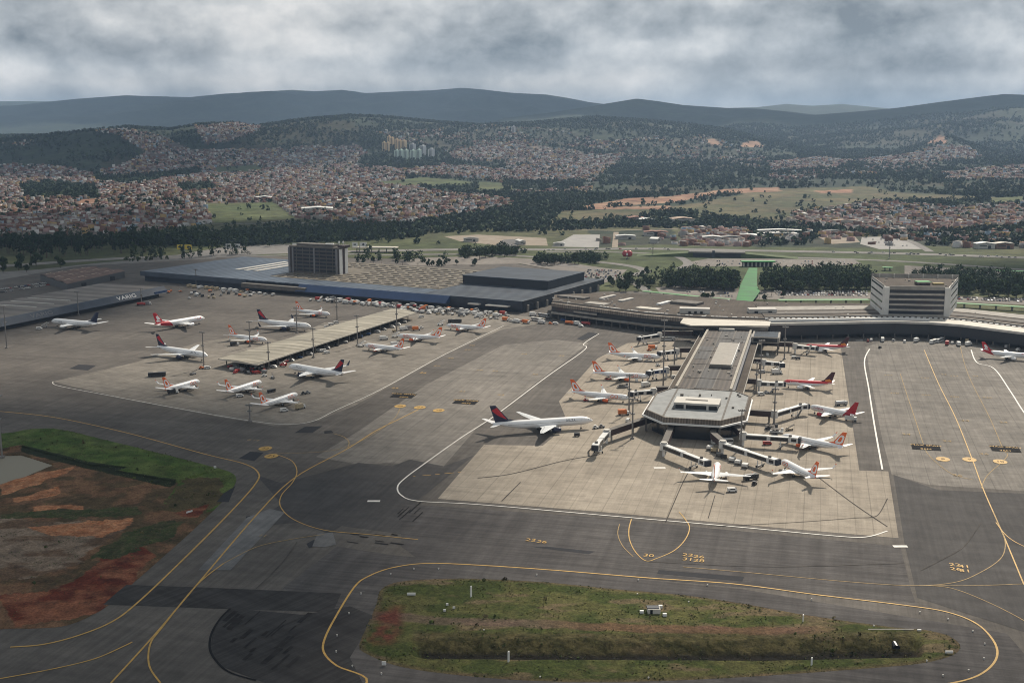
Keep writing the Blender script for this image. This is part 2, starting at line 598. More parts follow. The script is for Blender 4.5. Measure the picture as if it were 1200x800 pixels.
AIR_POLY = [(-800, 90), (800, 90)] + gp(AIRFIELD)[::-1]


def build_terrain():
    tx = np.linspace(-0.78, 0.78, 640)              # tan of bearing
    rr = np.concatenate([np.linspace(60, 1150, 90), np.geomspace(1156, 2300, 130), np.geomspace(2308, 9000, 330), np.geomspace(9060, 26000, 120)])
    T, Dm = np.meshgrid(tx, rr)
    X, Y = T * Dm, Dm
    Z = terrain_h(X, Y)
    ins = in_poly(X, Y, AIR_POLY)
    Z = np.where(ins, -6.0, np.where(Y < 2250, -0.06, Z))
    c, s = math.cos(PITCH), math.sin(PITCH)
    f = Y * c - (Z - CAM_H) * s
    PX = 600 + FPX * X / f; PY = 400 - FPX * (Y * s + (Z - CAM_H) * c) / f
    n = fbm(X / 90, Y / 90, 71, 4); n3 = fbm(X / 400, Y / 400, 91, 4)
    C = np.empty(X.shape + (3,))
    wood = np.array([0.017, 0.028, 0.016]); wood2 = np.array([0.026, 0.038, 0.019])
    t = np.clip((n - 0.4) * 4, 0, 1)[..., None]
    C[:] = wood * (1 - t) + wood2 * t
    near = (Y < 2400)
    grass = np.array([0.054, 0.068, 0.025]); grass2 = np.array([0.082, 0.082, 0.038])
    tg = np.clip((n3 - 0.35) * 3.3, 0, 1)[..., None]
    g = grass * (1 - tg) + grass2 * tg
    C[near] = g[near]
    # rough pasture patches on the lower hills
    past = (~near) & (Y < 7500) & (n3 > 0.63)
    C[past] = g[past] * 0.38
    def paint(polys, col, col2=None, jit=2.5):
        ox = (fbm(X / 60, Y / 60, 5, 3) - 0.5) * jit * 2; oy = (fbm(X / 60, Y / 60, 55, 3) - 0.5) * jit
        m = np.zeros(X.shape, bool)
        for p in polys: m |= in_poly(PX + ox, PY + oy, p)
        tt = np.clip((n - 0.3) * 2.5, 0, 1)[..., None]
        cc = np.array(col) * (1 - tt) + np.array(col2 or col) * tt
        C[m] = cc[m]
        return m
    paint(TOWN_SPARSE, (0.020, 0.030, 0.017), (0.052, 0.050, 0.034), 5)
    paint(TOWN, (0.095, 0.075, 0.062), (0.15, 0.12, 0.10))
    paint(WOODS, tuple(wood), tuple(wood2))
    paint(DRYGRASS, (0.062, 0.068, 0.030), (0.108, 0.088, 0.046), 4)
    paint(FIELD, (0.062, 0.080, 0.030), (0.088, 0.098, 0.040))
    paint(DIRT, (0.22, 0.112, 0.070), (0.30, 0.19, 0.125), 2)
    V = np.stack([X, Y, Z], -1).reshape(-1, 3)
    h, w = X.shape
    I = np.arange(h * w).reshape(h, w)
    F = np.stack([I[:-1, :-1], I[:-1, 1:], I[1:, 1:], I[1:, :-1]], -1).reshape(-1, 4)
    m = bpy.data.materials.new('land'); m.use_nodes = True
    nt = m.node_tree; b = nt.nodes['Principled BSDF']; N, L = nt.nodes.new, nt.links.new
    b.inputs['Roughness'].default_value = 0.95; b.inputs['Specular IOR Level'].default_value = 0.15
    a = N('ShaderNodeAttribute'); a.attribute_name = 'Col'
    tc = N('ShaderNodeTexCoord')
    def nz(sc, det):
        k = N('ShaderNodeTexNoise'); k.inputs['Scale'].default_value = sc; k.inputs['Detail'].default_value = det; k.inputs['Roughness'].default_value = 0.65
        L(tc.outputs['Object'], k.inputs['Vector']); return k
    k1, k2 = nz(0.035, 6), nz(0.006, 5)
    r1 = N('ShaderNodeMapRange'); r1.inputs[1].default_value = 0.3; r1.inputs[2].default_value = 0.7; r1.inputs[3].default_value = 0.55; r1.inputs[4].default_value = 1.5
    L(k1.outputs['Fac'], r1.inputs[0])
    r2 = N('ShaderNodeMapRange'); r2.inputs[1].default_value = 0.3; r2.inputs[2].default_value = 0.7; r2.inputs[3].default_value = 0.7; r2.inputs[4].default_value = 1.3
    L(k2.outputs['Fac'], r2.inputs[0])
    mu = N('ShaderNodeMath'); mu.operation = 'MULTIPLY'; L(r1.outputs[0], mu.inputs[0]); L(r2.outputs[0], mu.inputs[1])
    sc = N('ShaderNodeVectorMath'); sc.operation = 'SCALE'; L(a.outputs['Color'], sc.inputs[0]); L(mu.outputs[0], sc.inputs['Scale'])
    L(sc.outputs['Vector'], b.inputs['Base Color'])
    bp = N('ShaderNodeBump'); bp.inputs['Distance'].default_value = 5.0; bp.inputs['Strength'].default_value = 0.7
    L(k1.outputs['Fac'], bp.inputs['Height']); L(bp.outputs['Normal'], b.inputs['Normal'])
    o = np_mesh('terrain', V, F, m, C.reshape(-1, 3), smooth=True)
    o['kind'] = 'structure'
    return o


build_terrain()

# ================================================================== pavements
from mathutils.geometry import tessellate_polygon
AX = R(14.3)                                       # the piers' bearing, clockwise from the view direction
U2, V2 = Vector((math.cos(AX), -math.sin(AX))), Vector((math.sin(AX), math.cos(AX)))
BX = R(25.5)                                       # bearing of the cargo halls


def pave_mat(name, dark, light, ang=AX, slab=0.0, stain=0.35, streak=0.5, rough=0.85, joint=0.82, dirt=None):
    """worn pavement: broad tone patches, streaks along the traffic, fine grain, optional slab joints"""
    m = bpy.data.materials.new(name); m.use_nodes = True
    MATS[name] = m
    nt = m.node_tree; b = nt.nodes['Principled BSDF']; N, L = nt.nodes.new, nt.links.new
    b.inputs['Roughness'].default_value = rough; b.inputs['Specular IOR Level'].default_value = 0.08
    tc = N('ShaderNodeTexCoord')
    def mp(sx, sy, rz):
        k = N('ShaderNodeMapping'); k.vector_type = 'POINT'
        k.inputs['Rotation'].default_value = (0, 0, rz); 
        k.inputs['Scale'].default_value = (1, 1, 1)
        L(tc.outputs['Object'], k.inputs['Vector'])
        k2 = N('ShaderNodeMapping'); k2.inputs['Scale'].default_value = (sx, sy, 1); L(k.outputs['Vector'], k2.inputs['Vector'])
        return k2.outputs['Vector']
    def nz(vec, sc, det=5, ro=0.6):
        k = N('ShaderNodeTexNoise'); k.inputs['Scale'].default_value = sc; k.inputs['Detail'].default_value = det; k.inputs['Roughness'].default_value = ro
        L(vec, k.inputs['Vector']); return k.outputs['Fac']
    def rng(src, a, c, lo, hi):
        k = N('ShaderNodeMapRange'); k.inputs[1].default_value = a; k.inputs[2].default_value = c; k.inputs[3].default_value = lo; k.inputs[4].default_value = hi
        L(src, k.inputs[0]); return k.outputs[0]
    def mul(a, c):
        k = N('ShaderNodeMath'); k.operation = 'MULTIPLY'; L(a, k.inputs[0]); L(c, k.inputs[1]); return k.outputs[0]
    plain = mp(1, 1, ang)
    r = N('ShaderNodeValToRGB'); e = r.color_ramp.elements
    e[0].position, e[1].position = 0.32, 0.68; e[0].color, e[1].color = (*dark, 1), (*light, 1)
    L(nz(plain, 0.018, 6, 0.62), r.inputs['Fac'])
    f = rng(nz(mp(1, 0.03, ang), 0.55, 4), 0.35, 0.65, 1 - streak * 0.26, 1 + streak * 0.22)
    f = mul(f, rng(nz(mp(0.03, 1, ang), 0.16, 4), 0.35, 0.65, 1 - streak * 0.2, 1 + streak * 0.18))
    f = mul(f, rng(nz(plain, 0.11, 6, 0.7), 0.3, 0.7, 1 - stain * 0.6, 1 + stain * 0.4))
    f = mul(f, rng(nz(plain, 1.3, 3), 0.3, 0.7, 0.92, 1.08))
    # oily spots
    f = mul(f, rng(nz(plain, 0.05, 8, 0.75), 0.66, 0.76, 1.0, 1 - stain))
    if slab:
        def grid(s, dk, wd):
            out = None
            for a in 'XY':
                sp = N('ShaderNodeSeparateXYZ'); L(plain, sp.inputs[0])
                k = N('ShaderNodeMath'); k.operation = 'PINGPONG'; L(sp.outputs[a], k.inputs[0]); k.inputs[1].default_value = s / 2
                q = rng(k.outputs[0], wd * 0.5, wd, dk, 1.0)
                out = q if out is None else mul(out, q)
            return out
        f = mul(f, grid(slab, joint, 0.28)); f = mul(f, grid(slab * 4, 0.90, 0.4))
        vo = N('ShaderNodeTexVoronoi'); vo.distance = 'CHEBYCHEV'; vo.inputs['Randomness'].default_value = 0.0; vo.inputs['Scale'].default_value = 1.0 / slab
        sh = N('ShaderNodeVectorMath'); sh.operation = 'MULTIPLY'; L(plain, sh.inputs[0]); sh.inputs[1].default_value = (1, 1, 0)
        L(sh.outputs[0], vo.inputs['Vector'])
        sx = N('ShaderNodeSeparateColor'); L(vo.outputs['Color'], sx.inputs[0])
        f = mul(f, rng(sx.outputs[0], 0, 1, 0.93, 1.05))
    sc = N('ShaderNodeVectorMath'); sc.operation = 'SCALE'; L(r.outputs['Color'], sc.inputs[0]); L(f, sc.inputs['Scale'])
    L(sc.outputs['Vector'], b.inputs['Base Color'])
    return m


def sheet(name, poly, z, material, holes=(), pixel=True, kind='structure'):
    loops = [gp(poly) if pixel else list(poly)] + [gp(h) if pixel else list(h) for h in holes]
    L3 = [[Vector((x, y, 0)) for x, y in l] for l in loops]
    tris = tessellate_polygon(L3)
    V = [(x, y, z) for l in loops for x, y in l]
    F = []
    for t in tris:
        a, b, c = (V[i] for i in t)
        ar = (b[0] - a[0]) * (c[1] - a[1]) - (c[0] - a[0]) * (b[1] - a[1])
        F.append(tuple(t) if ar > 0 else tuple(t)[::-1])
    me = bpy.data.meshes.new(name); me.from_pydata(V, [], F); me.materials.append(material); me.update()
    o = bpy.data.objects.new(name, me); COL.objects.link(o)
    if kind: o['kind'] = kind
    return o


def ribbon(name, pts, w, z, material, pixel=True, dash=None, smooth=6, closed=False, kind='structure'):
    """flat painted line or road along a path"""
    P = smooth_path(pts, smooth, closed) if smooth else list(pts)
    if pixel: P = gp(P)
    # even out spacing
    Q = [Vector(P[0])]
    for p in P[1:]:
        if (Vector(p) - Q[-1]).length > 0.3: Q.append(Vector(p))
    if closed: Q.append(Q[0])
    V, F = [], []
    n = len(Q)
    dist = 0
    for i, p in enumerate(Q):
        d = (Q[min(i + 1, n - 1)] - Q[max(i - 1, 0)])
        if closed and i in (0, n - 1): d = Q[1] - Q[n - 2]
        d.normalize(); s = Vector((-d.y, d.x)) * w / 2
        V += [(p.x + s.x, p.y + s.y, z), (p.x - s.x, p.y - s.y, z)]
        if i:
            seg = (p - Q[i - 1]).length
            if not dash or int((dist + seg / 2) / dash) % 2 == 0:
                F.append((2 * i - 2, 2 * i - 1, 2 * i + 1, 2 * i))
            dist += seg
    me = bpy.data.meshes.new(name); me.from_pydata(V, [], F); me.materials.append(material); me.update()
    o = bpy.data.objects.new(name, me); COL.objects.link(o)
    if kind: o['kind'] = kind
    return o


ISLAND = [(447, 690), (470, 681), (520, 678), (560, 678), (640, 682), (720, 690), (800, 697), (870, 707), (930, 718), (990, 727), (1050, 735), (1085, 738), (1112, 745), (1125, 756), (1117, 767), (1085, 776), (1040, 781), (960, 787), (870, 793),
          (760, 798), (640, 798), (540, 791), (470, 781), (432, 767), (421, 757), (428, 738), (441, 708)]
VERGE = [(-260, 540), (-120, 515), (0, 508), (32, 503), (62, 502), (90, 507), (110, 512), (200, 534), (250, 547), (270, 553), (277, 561), (272, 573), (262, 586), (225, 622), (180, 662), (140, 697), (118, 715), (80, 732), (40, 736), (0, 737), (-150, 750), (-330, 770)]
ISLAND_S, VERGE_S = smooth_path(ISLAND, 4, True), smooth_path(VERGE, 4, True)

M_asph = pave_mat('worn asphalt', (0.094, 0.084, 0.075), (0.140, 0.125, 0.110), streak=0.55)
M_asph_d = pave_mat('dark asphalt', (0.062, 0.058, 0.056), (0.084, 0.078, 0.074), streak=0.45)
M_asph_x = pave_mat('grooved asphalt', (0.070, 0.064, 0.062), (0.096, 0.088, 0.083), ang=AX + R(90), streak=0.85)
M_conc = pave_mat('pale apron concrete', (0.26, 0.223, 0.178), (0.36, 0.312, 0.252), slab=7.5, stain=0.3, streak=0.3)
M_conc_g = pave_mat('grey apron concrete', (0.165, 0.150, 0.132), (0.235, 0.212, 0.185), slab=7.5, stain=0.4, streak=0.45)
M_conc_b = pave_mat('brown stand concrete', (0.165, 0.148, 0.127), (0.24, 0.215, 0.183), ang=BX, slab=7.5, stain=0.45, streak=0.4)
M_skid = pave_mat('rubber marked asphalt', (0.036, 0.033, 0.032), (0.056, 0.052, 0.049), ang=R(38), streak=0.9)
M_patch = pave_mat('fresh asphalt patch', (0.032, 0.032, 0.035), (0.042, 0.041, 0.044), streak=0.2, stain=0.1)
M_road = pave_mat('road asphalt', (0.17, 0.16, 0.15), (0.23, 0.215, 0.20), streak=0.2)
M_carpark = pave_mat('car park paving', (0.17, 0.15, 0.132), (0.24, 0.215, 0.19), streak=0.3)
M_yellow = mat('yellow line paint', (0.46, 0.27, 0.055), 0.7, 0.25, 0.4)
M_yellow_w = mat('worn yellow paint', (0.30, 0.20, 0.075), 0.8, 0.35, 0.5)
M_white = mat('white line paint', (0.66, 0.63, 0.58), 0.7, 0.15, 0.4)
M_black = mat('black paint', (0.018, 0.017, 0.017), 0.9, 0.2, 0.6, spec=0.05)

sheet('apron', AIR_POLY, 0.0, M_asph, holes=[gp(ISLAND_S), gp(VERGE_S)], pixel=False)
ZL = [0.02]


def lay(name, poly, m, holes=()):
    ZL[0] += 0.004
    return sheet(name, poly, ZL[0], m, holes)


# broad pavement areas, far to near
lay('stand_pavement', [(62, 447), (160, 424), (236, 400), (300, 392), (330, 400), (380, 378), (470, 368), (560, 366), (640, 372), (640, 378), (588, 386), (520, 416), (450, 456), (418, 474), (375, 492), (340, 498), (322, 499), (250, 487), (150, 468)], M_conc_b)
lay('pier_apron', [(513, 584), (567, 521), (636, 522), (648, 512), (664, 492), (655, 470), (700, 420), (735, 402), (800, 399), (860, 420), (905, 403), (986, 404), (1000, 440), (1004, 490), (1007, 550), (1041, 552), (1053, 630), (900, 617), (700, 599)], M_conc)
lay('stand_apron', [(1014, 406), (1040, 399), (1110, 400), (1200, 413), (1420, 470), (1420, 600), (1200, 575), (1090, 568), (1045, 556), (1030, 500)], M_conc_g)
lay('apron_lane', [(985, 405), (1013, 405), (1041, 552), (1007, 551)], M_asph)
lay('apron_band', [(590, 404), (652, 398), (690, 402), (640, 440), (560, 500), (520, 546), (455, 542), (420, 544), (370, 535), (420, 505), (500, 450)], M_conc_g)
lay('taxiway', [(300, 556), (330, 566), (420, 542), (460, 546), (480, 538), (520, 546), (556, 533), (490, 586), (475, 626), (400, 616), (385, 625), (350, 612), (316, 615), (305, 608), (330, 590)], M_asph_d)
lay('taxiway', [(470, 590), (700, 606), (1055, 640), (1068, 692), (1073, 706), (900, 690), (600, 665), (500, 662), (470, 640)], M_asph_x)
lay('taxiway', [(1047, 556), (1100, 574), (1200, 578), (1420, 600), (1420, 800), (1200, 740), (1075, 700), (1060, 636)], M_asph_d)
lay('taxiway', [(330, 690), (395, 640), (460, 650), (600, 664), (870, 690), (1180, 742), (1230, 800), (1240, 860), (330, 900), (420, 800), (395, 745), (372, 700)], M_asph_x, [ISLAND_S])
lay('taxiway', [(268, 712), (355, 720), (410, 710), (440, 722), (410, 770), (425, 800), (400, 830), (300, 796), (258, 780), (246, 760), (250, 738)], M_skid)
lay('runway_strip', [(148, 685), (240, 688), (400, 695), (390, 717), (260, 713), (120, 708)], M_skid)
# patches
for p in ([(345, 507), (357, 500), (378, 499), (366, 507)], [(280, 537), (293, 529), (309, 530), (298, 540)], [(770, 672), (772, 667.5), (872, 675.5), (870, 681)], [(625, 641), (640, 640), (698, 646), (690, 649)], [(81, 432), (92, 427), (113, 428), (103, 434)],
          [(380, 505), (388, 504), (391, 507), (380, 508)], [(288, 605), (300, 603), (302, 610), (290, 611)], [(254, 588), (262, 578), (276, 569), (268, 588)], [(676, 397), (690, 389), (703, 391), (683, 399)], [(359, 637), (368, 632), (373, 639), (362, 642)], [(903, 509), (910, 507), (912, 511), (906, 512)]):
    lay('asphalt_patch', p, M_patch)
M_lightasph = pave_mat('pale asphalt', (0.135, 0.132, 0.130), (0.18, 0.174, 0.168), streak=0.5)
lay('asphalt_patch', [(232, 668), (290, 606), (316, 596), (334, 600), (270, 668)], M_lightasph)
lay('asphalt_patch', [(366, 640), (372, 625), (390, 624), (394, 638), (380, 641)], M_lightasph)

# painted lines
def yl(pts, w=0.55, m=None, dash=None, name='taxi_line'):
    ZL[0] += 0.0008
    return ribbon(name, pts, w, ZL[0] + 0.03, m or M_yellow, dash=dash)


yl([(0, 482), (50, 487), (95, 495), (160, 510), (240, 532), (285, 543), (302, 553), (300, 566), (270, 600), (210, 660), (160, 707), (130, 729), (90, 745), (50, 755), (12, 758)], 0.8)
yl([(0, 795), (60, 784), (110, 772), (145, 757), (155, 752)], 0.6)
yl([(130, 800), (180, 745), (235, 680), (300, 604), (345, 560), (405, 527), (440, 505), (470, 490), (490, 480)], 0.7)
yl([(188, 800), (175, 780), (176, 755), (190, 735), (230, 686), (262, 660)], 0.6)
yl([(262, 660), (300, 641), (340, 632), (380, 626)], 0.5, M_yellow_w)
yl([(326, 533), (342, 540), (348, 552), (343, 565), (330, 580), (329, 594), (345, 609), (380, 621), (430, 626), (490, 632)], 0.5)
yl([(470, 472), (466, 485), (455, 497), (430, 513), (408, 523), (380, 529), (330, 531), (305, 528)], 0.4, M_yellow_w)
yl([(391, 508), (403, 512), (409, 518), (407, 526)], 0.5, M_yellow_w)
yl([(372, 836), (430, 799), (395, 780), (380, 765), (380, 750), (392, 725), (415, 688), (432, 675), (460, 665), (500, 660), (560, 662), (650, 668), (760, 677), (860, 684), (960, 697), (1060, 709), (1110, 717), (1145, 731), (1165, 752), (1168, 770), (1155, 786), (1130, 797), (1080, 806)], 0.75)
yl([(740, 608), (737, 620), (738, 633), (745, 647), (757, 657), (770, 654), (790, 645), (803, 632), (808, 618), (802, 607), (796, 600)], 0.45)
yl([(726, 614), (724, 626), (730, 640), (742, 652)], 0.35, M_yellow_w)
yl([(1083, 410), (1100, 450), (1120, 490), (1140, 540), (1153, 575), (1175, 625), (1200, 685)], 0.55)
yl([(1055, 438), (1062, 460), (1072, 490), (1082, 520), (1090, 535), (1115, 555), (1140, 562)], 0.4, M_yellow_w)
yl([(1125, 405), (1135, 440), (1160, 490), (1175, 525), (1180, 535), (1157, 557), (1150, 572)], 0.4, M_yellow_w)
yl([(1164, 600), (1175, 625), (1178, 640), (1172, 655), (1150, 670), (1120, 682), (1072, 686), (1000, 682), (880, 671), (800, 664)], 0.4, M_yellow_w)
yl([(1167, 612), (1180, 628), (1200, 640), (1240, 655)], 0.45)
yl([(1072, 686), (1110, 688), (1150, 702), (1200, 727), (1260, 765)], 0.4, M_yellow_w)
yl([(1072, 686), (1140, 686), (1200, 684), (1280, 680)], 0.4, M_yellow_w)
yl([(484, 558), (510, 556), (540, 553)], 0.5, dash=2.0)
# white edge lines of the apron road
def wl(pts, w=1.0, dash=None):
    ZL[0] += 0.0008
    return ribbon('apron_line', pts, w, ZL[0] + 0.03, M_white, dash=dash)


wl([(702, 391), (684, 403), (685, 410), (640, 442), (580, 487), (540, 513), (495, 545), (475, 560), (466, 570), (470, 580), (490, 587), (560, 591), (700, 603), (850, 616), (980, 628), (1015, 629), (1040, 622)], 0.75)
wl([(1019, 409), (1013, 424), (1018, 455), (1025, 500), (1034, 550)], 0.9)
wl([(1138, 410), (1145, 425), (1165, 432), (1185, 460), (1205, 490), (1250, 545)], 0.9)
wl([(62, 447), (68, 452), (120, 462), (200, 477), (280, 491), (330, 497), (365, 494), (395, 480), (445, 457), (520, 416), (590, 382)], 0.6)
M_seam = mat('tar seam', (0.045, 0.041, 0.038), 0.9, col2=(0.13, 0.115, 0.10), scale=0.12, spec=0.05)
for p, w in (([(780, 612), (800, 566), (812, 545)], 0.8), ([(830, 607), (838, 580)], 0.7), ([(955, 556), (1000, 590), (1040, 617)], 0.8), ([(830, 617), (930, 612), (1000, 607), (1020, 606), (1030, 602), (1040, 584)], 0.7), ([(300, 690), (330, 660), (348, 635)], 0.6),
             ([(760, 658), (900, 664), (1060, 660)], 0.6), ([(560, 560), (600, 555), (660, 540), (700, 533)], 1.2), ([(588, 587), (610, 565)], 0.9), ([(1150, 612), (1130, 640), (1105, 655), (1080, 668)], 0.6)):
    yl(p, w * .6, M_seam, name='tar_seam')
yl([(300, 797), (270, 788), (254, 775), (246, 760), (248, 742), (258, 725), (270, 713)], .8, M_black, name='tyre_mark')
M_mark = mat('tyre rubber on asphalt', (0.019, 0.0175, 0.017), 0.95, col2=(0.042, 0.038, 0.036), scale=0.2, spec=0.03)
for k in range(26):   # rubber smears, all along the turn
    x, y = random.uniform(256, 352), random.uniform(722, 785)
    if y - 722 > (x - 246) * 1.1 + 8 or y < 716: continue
    a = random.uniform(0.5, 2.2); yl([(x, y), (x + 11 * a, y - 9.5 * a)], random.uniform(0.5, 2.0), M_mark, name='tyre_mark')
for k in range(9):
    x, y = random.uniform(466, 486), random.uniform(600, 614); a = random.uniform(.5, 1.2); yl([(x, y), (x + 12 * a, y - 11 * a)], random.uniform(.4, .9), M_mark, name='tyre_mark')
for k in range(10):
    x, y = random.uniform(405, 470), random.uniform(624, 636); a = random.uniform(.5, 1.2); yl([(x, y), (x + 14 * a, y + 2 * a)], random.uniform(.5, 1.1), M_mark, name='tyre_mark')


def ground_text(body, px, py, size, rot, m, name='painted_number'):
    vs, fs = text_mesh(body, size, 0.02)
    p = G(px, py)
    ca, sa = math.cos(rot), math.sin(rot)
    ZL[0] += 0.0008
    me = bpy.data.meshes.new(name)
    me.from_pydata([(p.x + x * ca - y * sa, p.y + x * sa + y * ca, ZL[0] + 0.04) for x, y, _z in vs], [], fs)
    me.materials.append(m); me.update()
    o = bpy.data.objects.new(name, me); COL.objects.link(o); o['kind'] = 'structure'
    return o


def oval(px, py, rx, ry, rot, m):
    p = G(px, py)
    ZL[0] += 0.0008
    P = [(p.x + rx * math.cos(t) * math.cos(rot) - ry * math.sin(t) * math.sin(rot), p.y + rx * math.cos(t) * math.sin(rot) + ry * math.sin(t) * math.cos(rot)) for t in (2 * math.pi * k / 20 for k in range(20))]
    return sheet('stand_marker', P, ZL[0] + 0.03, m, pixel=False)


def board(px, py, w, h, rot):
    p = G(px, py); ca, sa = math.cos(rot), math.sin(rot)
    ZL[0] += 0.0008
    return sheet('sign_panel_paint', [(p.x + x * ca - y * sa, p.y + x * sa + y * ca) for x, y in ((-w / 2, -h / 2), (w / 2, -h / 2), (w / 2, h / 2), (-w / 2, h / 2))], ZL[0] + 0.02, M_black, pixel=False)


RA = -AX
for px, py in ((1085, 524), (1178, 526), (473, 463.5), (546, 471)):
    board(px, py, 15, 12, RA)
    ground_text('MAX SPAN', px, py - 2.0 if px > 900 else py - 1.6, 3.4, RA, M_yellow)
    ground_text('36M', px, py + 2.2 if px > 900 else py + 1.8, 3.4, RA, M_yellow)
for px, py, t in ((1105, 538, '8'), (1136, 538.5, '9'), (1172, 541, '10'), (469, 476, '26'), (492, 477.5, '27'), (514, 481, '28'), (311, 525.5, '22'), (318, 534.5, '23')):
    oval(px, py, 3.6, 4.4, RA, M_yellow)
    ground_text(t, px, py, 4.0, RA, M_black)
for px, py, t, s in ((1110, 517, '24', 5), (1153, 532, '36', 5), (806, 650.5, '22', 4.6), (819, 652.5, '26', 4.6), (806, 655.5, '31', 4.6), (819, 657, '28', 4.6), (760, 651, '30', 4.6), (622, 633, '22', 4.6), (635, 635, '26', 4.6), (1119, 662, '22', 4.6), (1130, 664, '41', 4.6), (1120, 667, '26', 4.6), (1131, 669, '31', 4.6), (297, 516, '8 14', 4), (308, 628, '11', 4), (1041, 440, '737', 4), (1084, 443, '737', 4), (1118, 441, '737', 4), (1048, 461, '320', 4), (1085, 463, '320', 4), (1118, 465, '320', 4), (1157, 466, '320', 4),
                     (1131, 493, '24', 5), (1176, 495, '24', 5), (1062, 509, '24', 5), (1122, 557, '36', 6), (1106, 439, '24', 4), (1143, 441, '24', 4), (496, 437, '26', 8), (512, 429, '27', 7), (528, 420, '28', 7), (548, 410, '29', 7), (553, 405, '30', 6), (463, 455, '25', 8), (542, 459, '31', 7), (580, 435, '32', 7), (587, 463, '33', 7), (614, 415, '34', 6), (658, 417, '35', 6), (627, 439, '36', 6), (562, 434, '29', 7)):
    ground_text(t, px, py, min(s, 5), RA, M_yellow if s in (4.6, 8) else M_yellow_w)
for px, py in ((438, 587), (773, 548), (1007, 399), (1055, 640)):
    p = G(px, py)
    sheet('painted_block', [(p.x - 3, p.y - 1.2), (p.x + 3, p.y - 1.2), (p.x + 3, p.y + 1.2), (p.x - 3, p.y + 1.2)], 0.12, M_white, pixel=False)

# ------------------------------------------------------------------ grass island with its drain, and the worked verge on the left
def earth_mat():
    if 'bare earth and grass' in MATS: return MATS['bare earth and grass']
    m = attr_mat('bare earth and grass', 0.95, 0.1)
    nt = m.node_tree; b = nt.nodes['Principled BSDF']; N, L = nt.nodes.new, nt.links.new
    a = next(n for n in nt.nodes if n.type == 'ATTRIBUTE')
    tc = N('ShaderNodeTexCoord'); k = N('ShaderNodeTexNoise'); k.inputs['Scale'].default_value = 1.1; k.inputs['Detail'].default_value = 8; k.inputs['Roughness'].default_value = 0.75
    L(tc.outputs['Object'], k.inputs['Vector'])
    r = N('ShaderNodeMapRange'); r.inputs[1].default_value = 0.32; r.inputs[2].default_value = 0.68; r.inputs[3].default_value = 0.45; r.inputs[4].default_value = 1.6; L(k.outputs['Fac'], r.inputs[0])
    sc = N('ShaderNodeVectorMath'); sc.operation = 'SCALE'; L(a.outputs['Color'], sc.inputs[0]); L(r.outputs[0], sc.inputs['Scale']); L(sc.outputs['Vector'], b.inputs['Base Color'])
    bp = N('ShaderNodeBump'); bp.inputs['Distance'].default_value = 0.5; L(k.outputs['Fac'], bp.inputs['Height']); L(bp.outputs['Normal'], b.inputs['Normal'])
    return m


def grid_land(name, poly_px, step, hfun, cfun, rough=0.95):
    poly = gp(poly_px)
    xs = [p[0] for p in poly]; ys = [p[1] for p in poly]
    nx, ny = int((max(xs) - min(xs)) / step) + 2, int((max(ys) - min(ys)) / step) + 2
    X, Y = np.meshgrid(min(xs) + np.arange(nx) * step, min(ys) + np.arange(ny) * step)
    ins = in_poly(X, Y, poly)
    # distance to the outline
    P = np.array(poly); Q = np.roll(P, -1, 0)
    dmin = np.full(X.shape, 1e9); cx = X.copy(); cy = Y.copy()
    for a, b in zip(P, Q):
        d = b - a; L2 = (d ** 2).sum() + 1e-9
        t = np.clip(((X - a[0]) * d[0] + (Y - a[1]) * d[1]) / L2, 0, 1)
        qx, qy = a[0] + t * d[0], a[1] + t * d[1]
        dd = np.hypot(X - qx, Y - qy); m = dd < dmin
        dmin[m] = dd[m]; cx[m] = qx[m]; cy[m] = qy[m]
    snap = (~ins) & (dmin < step * 1.5)
    X = np.where(snap, cx, X); Y = np.where(snap, cy, Y)
    ok = ins | snap
    dmin = np.where(ins, dmin, 0)
    PX = np.empty(X.shape); PY = np.empty(X.shape)
    c, s = math.cos(PITCH), math.sin(PITCH)
    f = Y * c + CAM_H * s
    PX = 600 + FPX * X / f; PY = 400 - FPX * (Y * s - CAM_H * c) / f
    Z = hfun(X, Y, PX, PY, dmin); C = cfun(X, Y, PX, PY, dmin)
    h, w = X.shape; I = np.arange(h * w).reshape(h, w)
    q = ok[:-1, :-1] & ok[:-1, 1:] & ok[1:, 1:] & ok[1:, :-1]
    F = np.stack([I[:-1, :-1], I[:-1, 1:], I[1:, 1:], I[1:, :-1]], -1)[q]
    used = np.unique(F); re = np.zeros(h * w, np.int64); re[used] = np.arange(len(used))
    V = np.stack([X, Y, Z], -1).reshape(-1, 3)[used]
    o = np_mesh(name, V, re[F], earth_mat(), C.reshape(-1, 3)[used], smooth=False)
    o['kind'] = 'structure'
    return o


def lerp3(a, b, t):
    return np.asarray(a) * (1 - t[..., None]) + np.asarray(b) * t[..., None]


def sst(x, a, b):
    t = np.clip((x - a) / (b - a), 0, 1); return t * t * (3 - 2 * t)


def isl_h(X, Y, PX, PY, d):
    cy = np.interp(PX, [470, 500, 700, 900, 1080], [758, 764, 765, 766, 762])
    side = sst(PX, 478, 496) * (1 - sst(PX, 1072, 1084))
    prof = 1 - sst(np.abs(PY - cy - 0), 4, np.where(PY < cy, 17, 9))
    return 0.06 + 0.25 * sst(d, 0, 4) - 3.4 * side * prof + (0.22 + .9 * side * (1 - sst(np.abs(PY - 754), 4, 14))) * (fbm(X / 2.6, Y / 2.6, 8, 3) - 0.5)


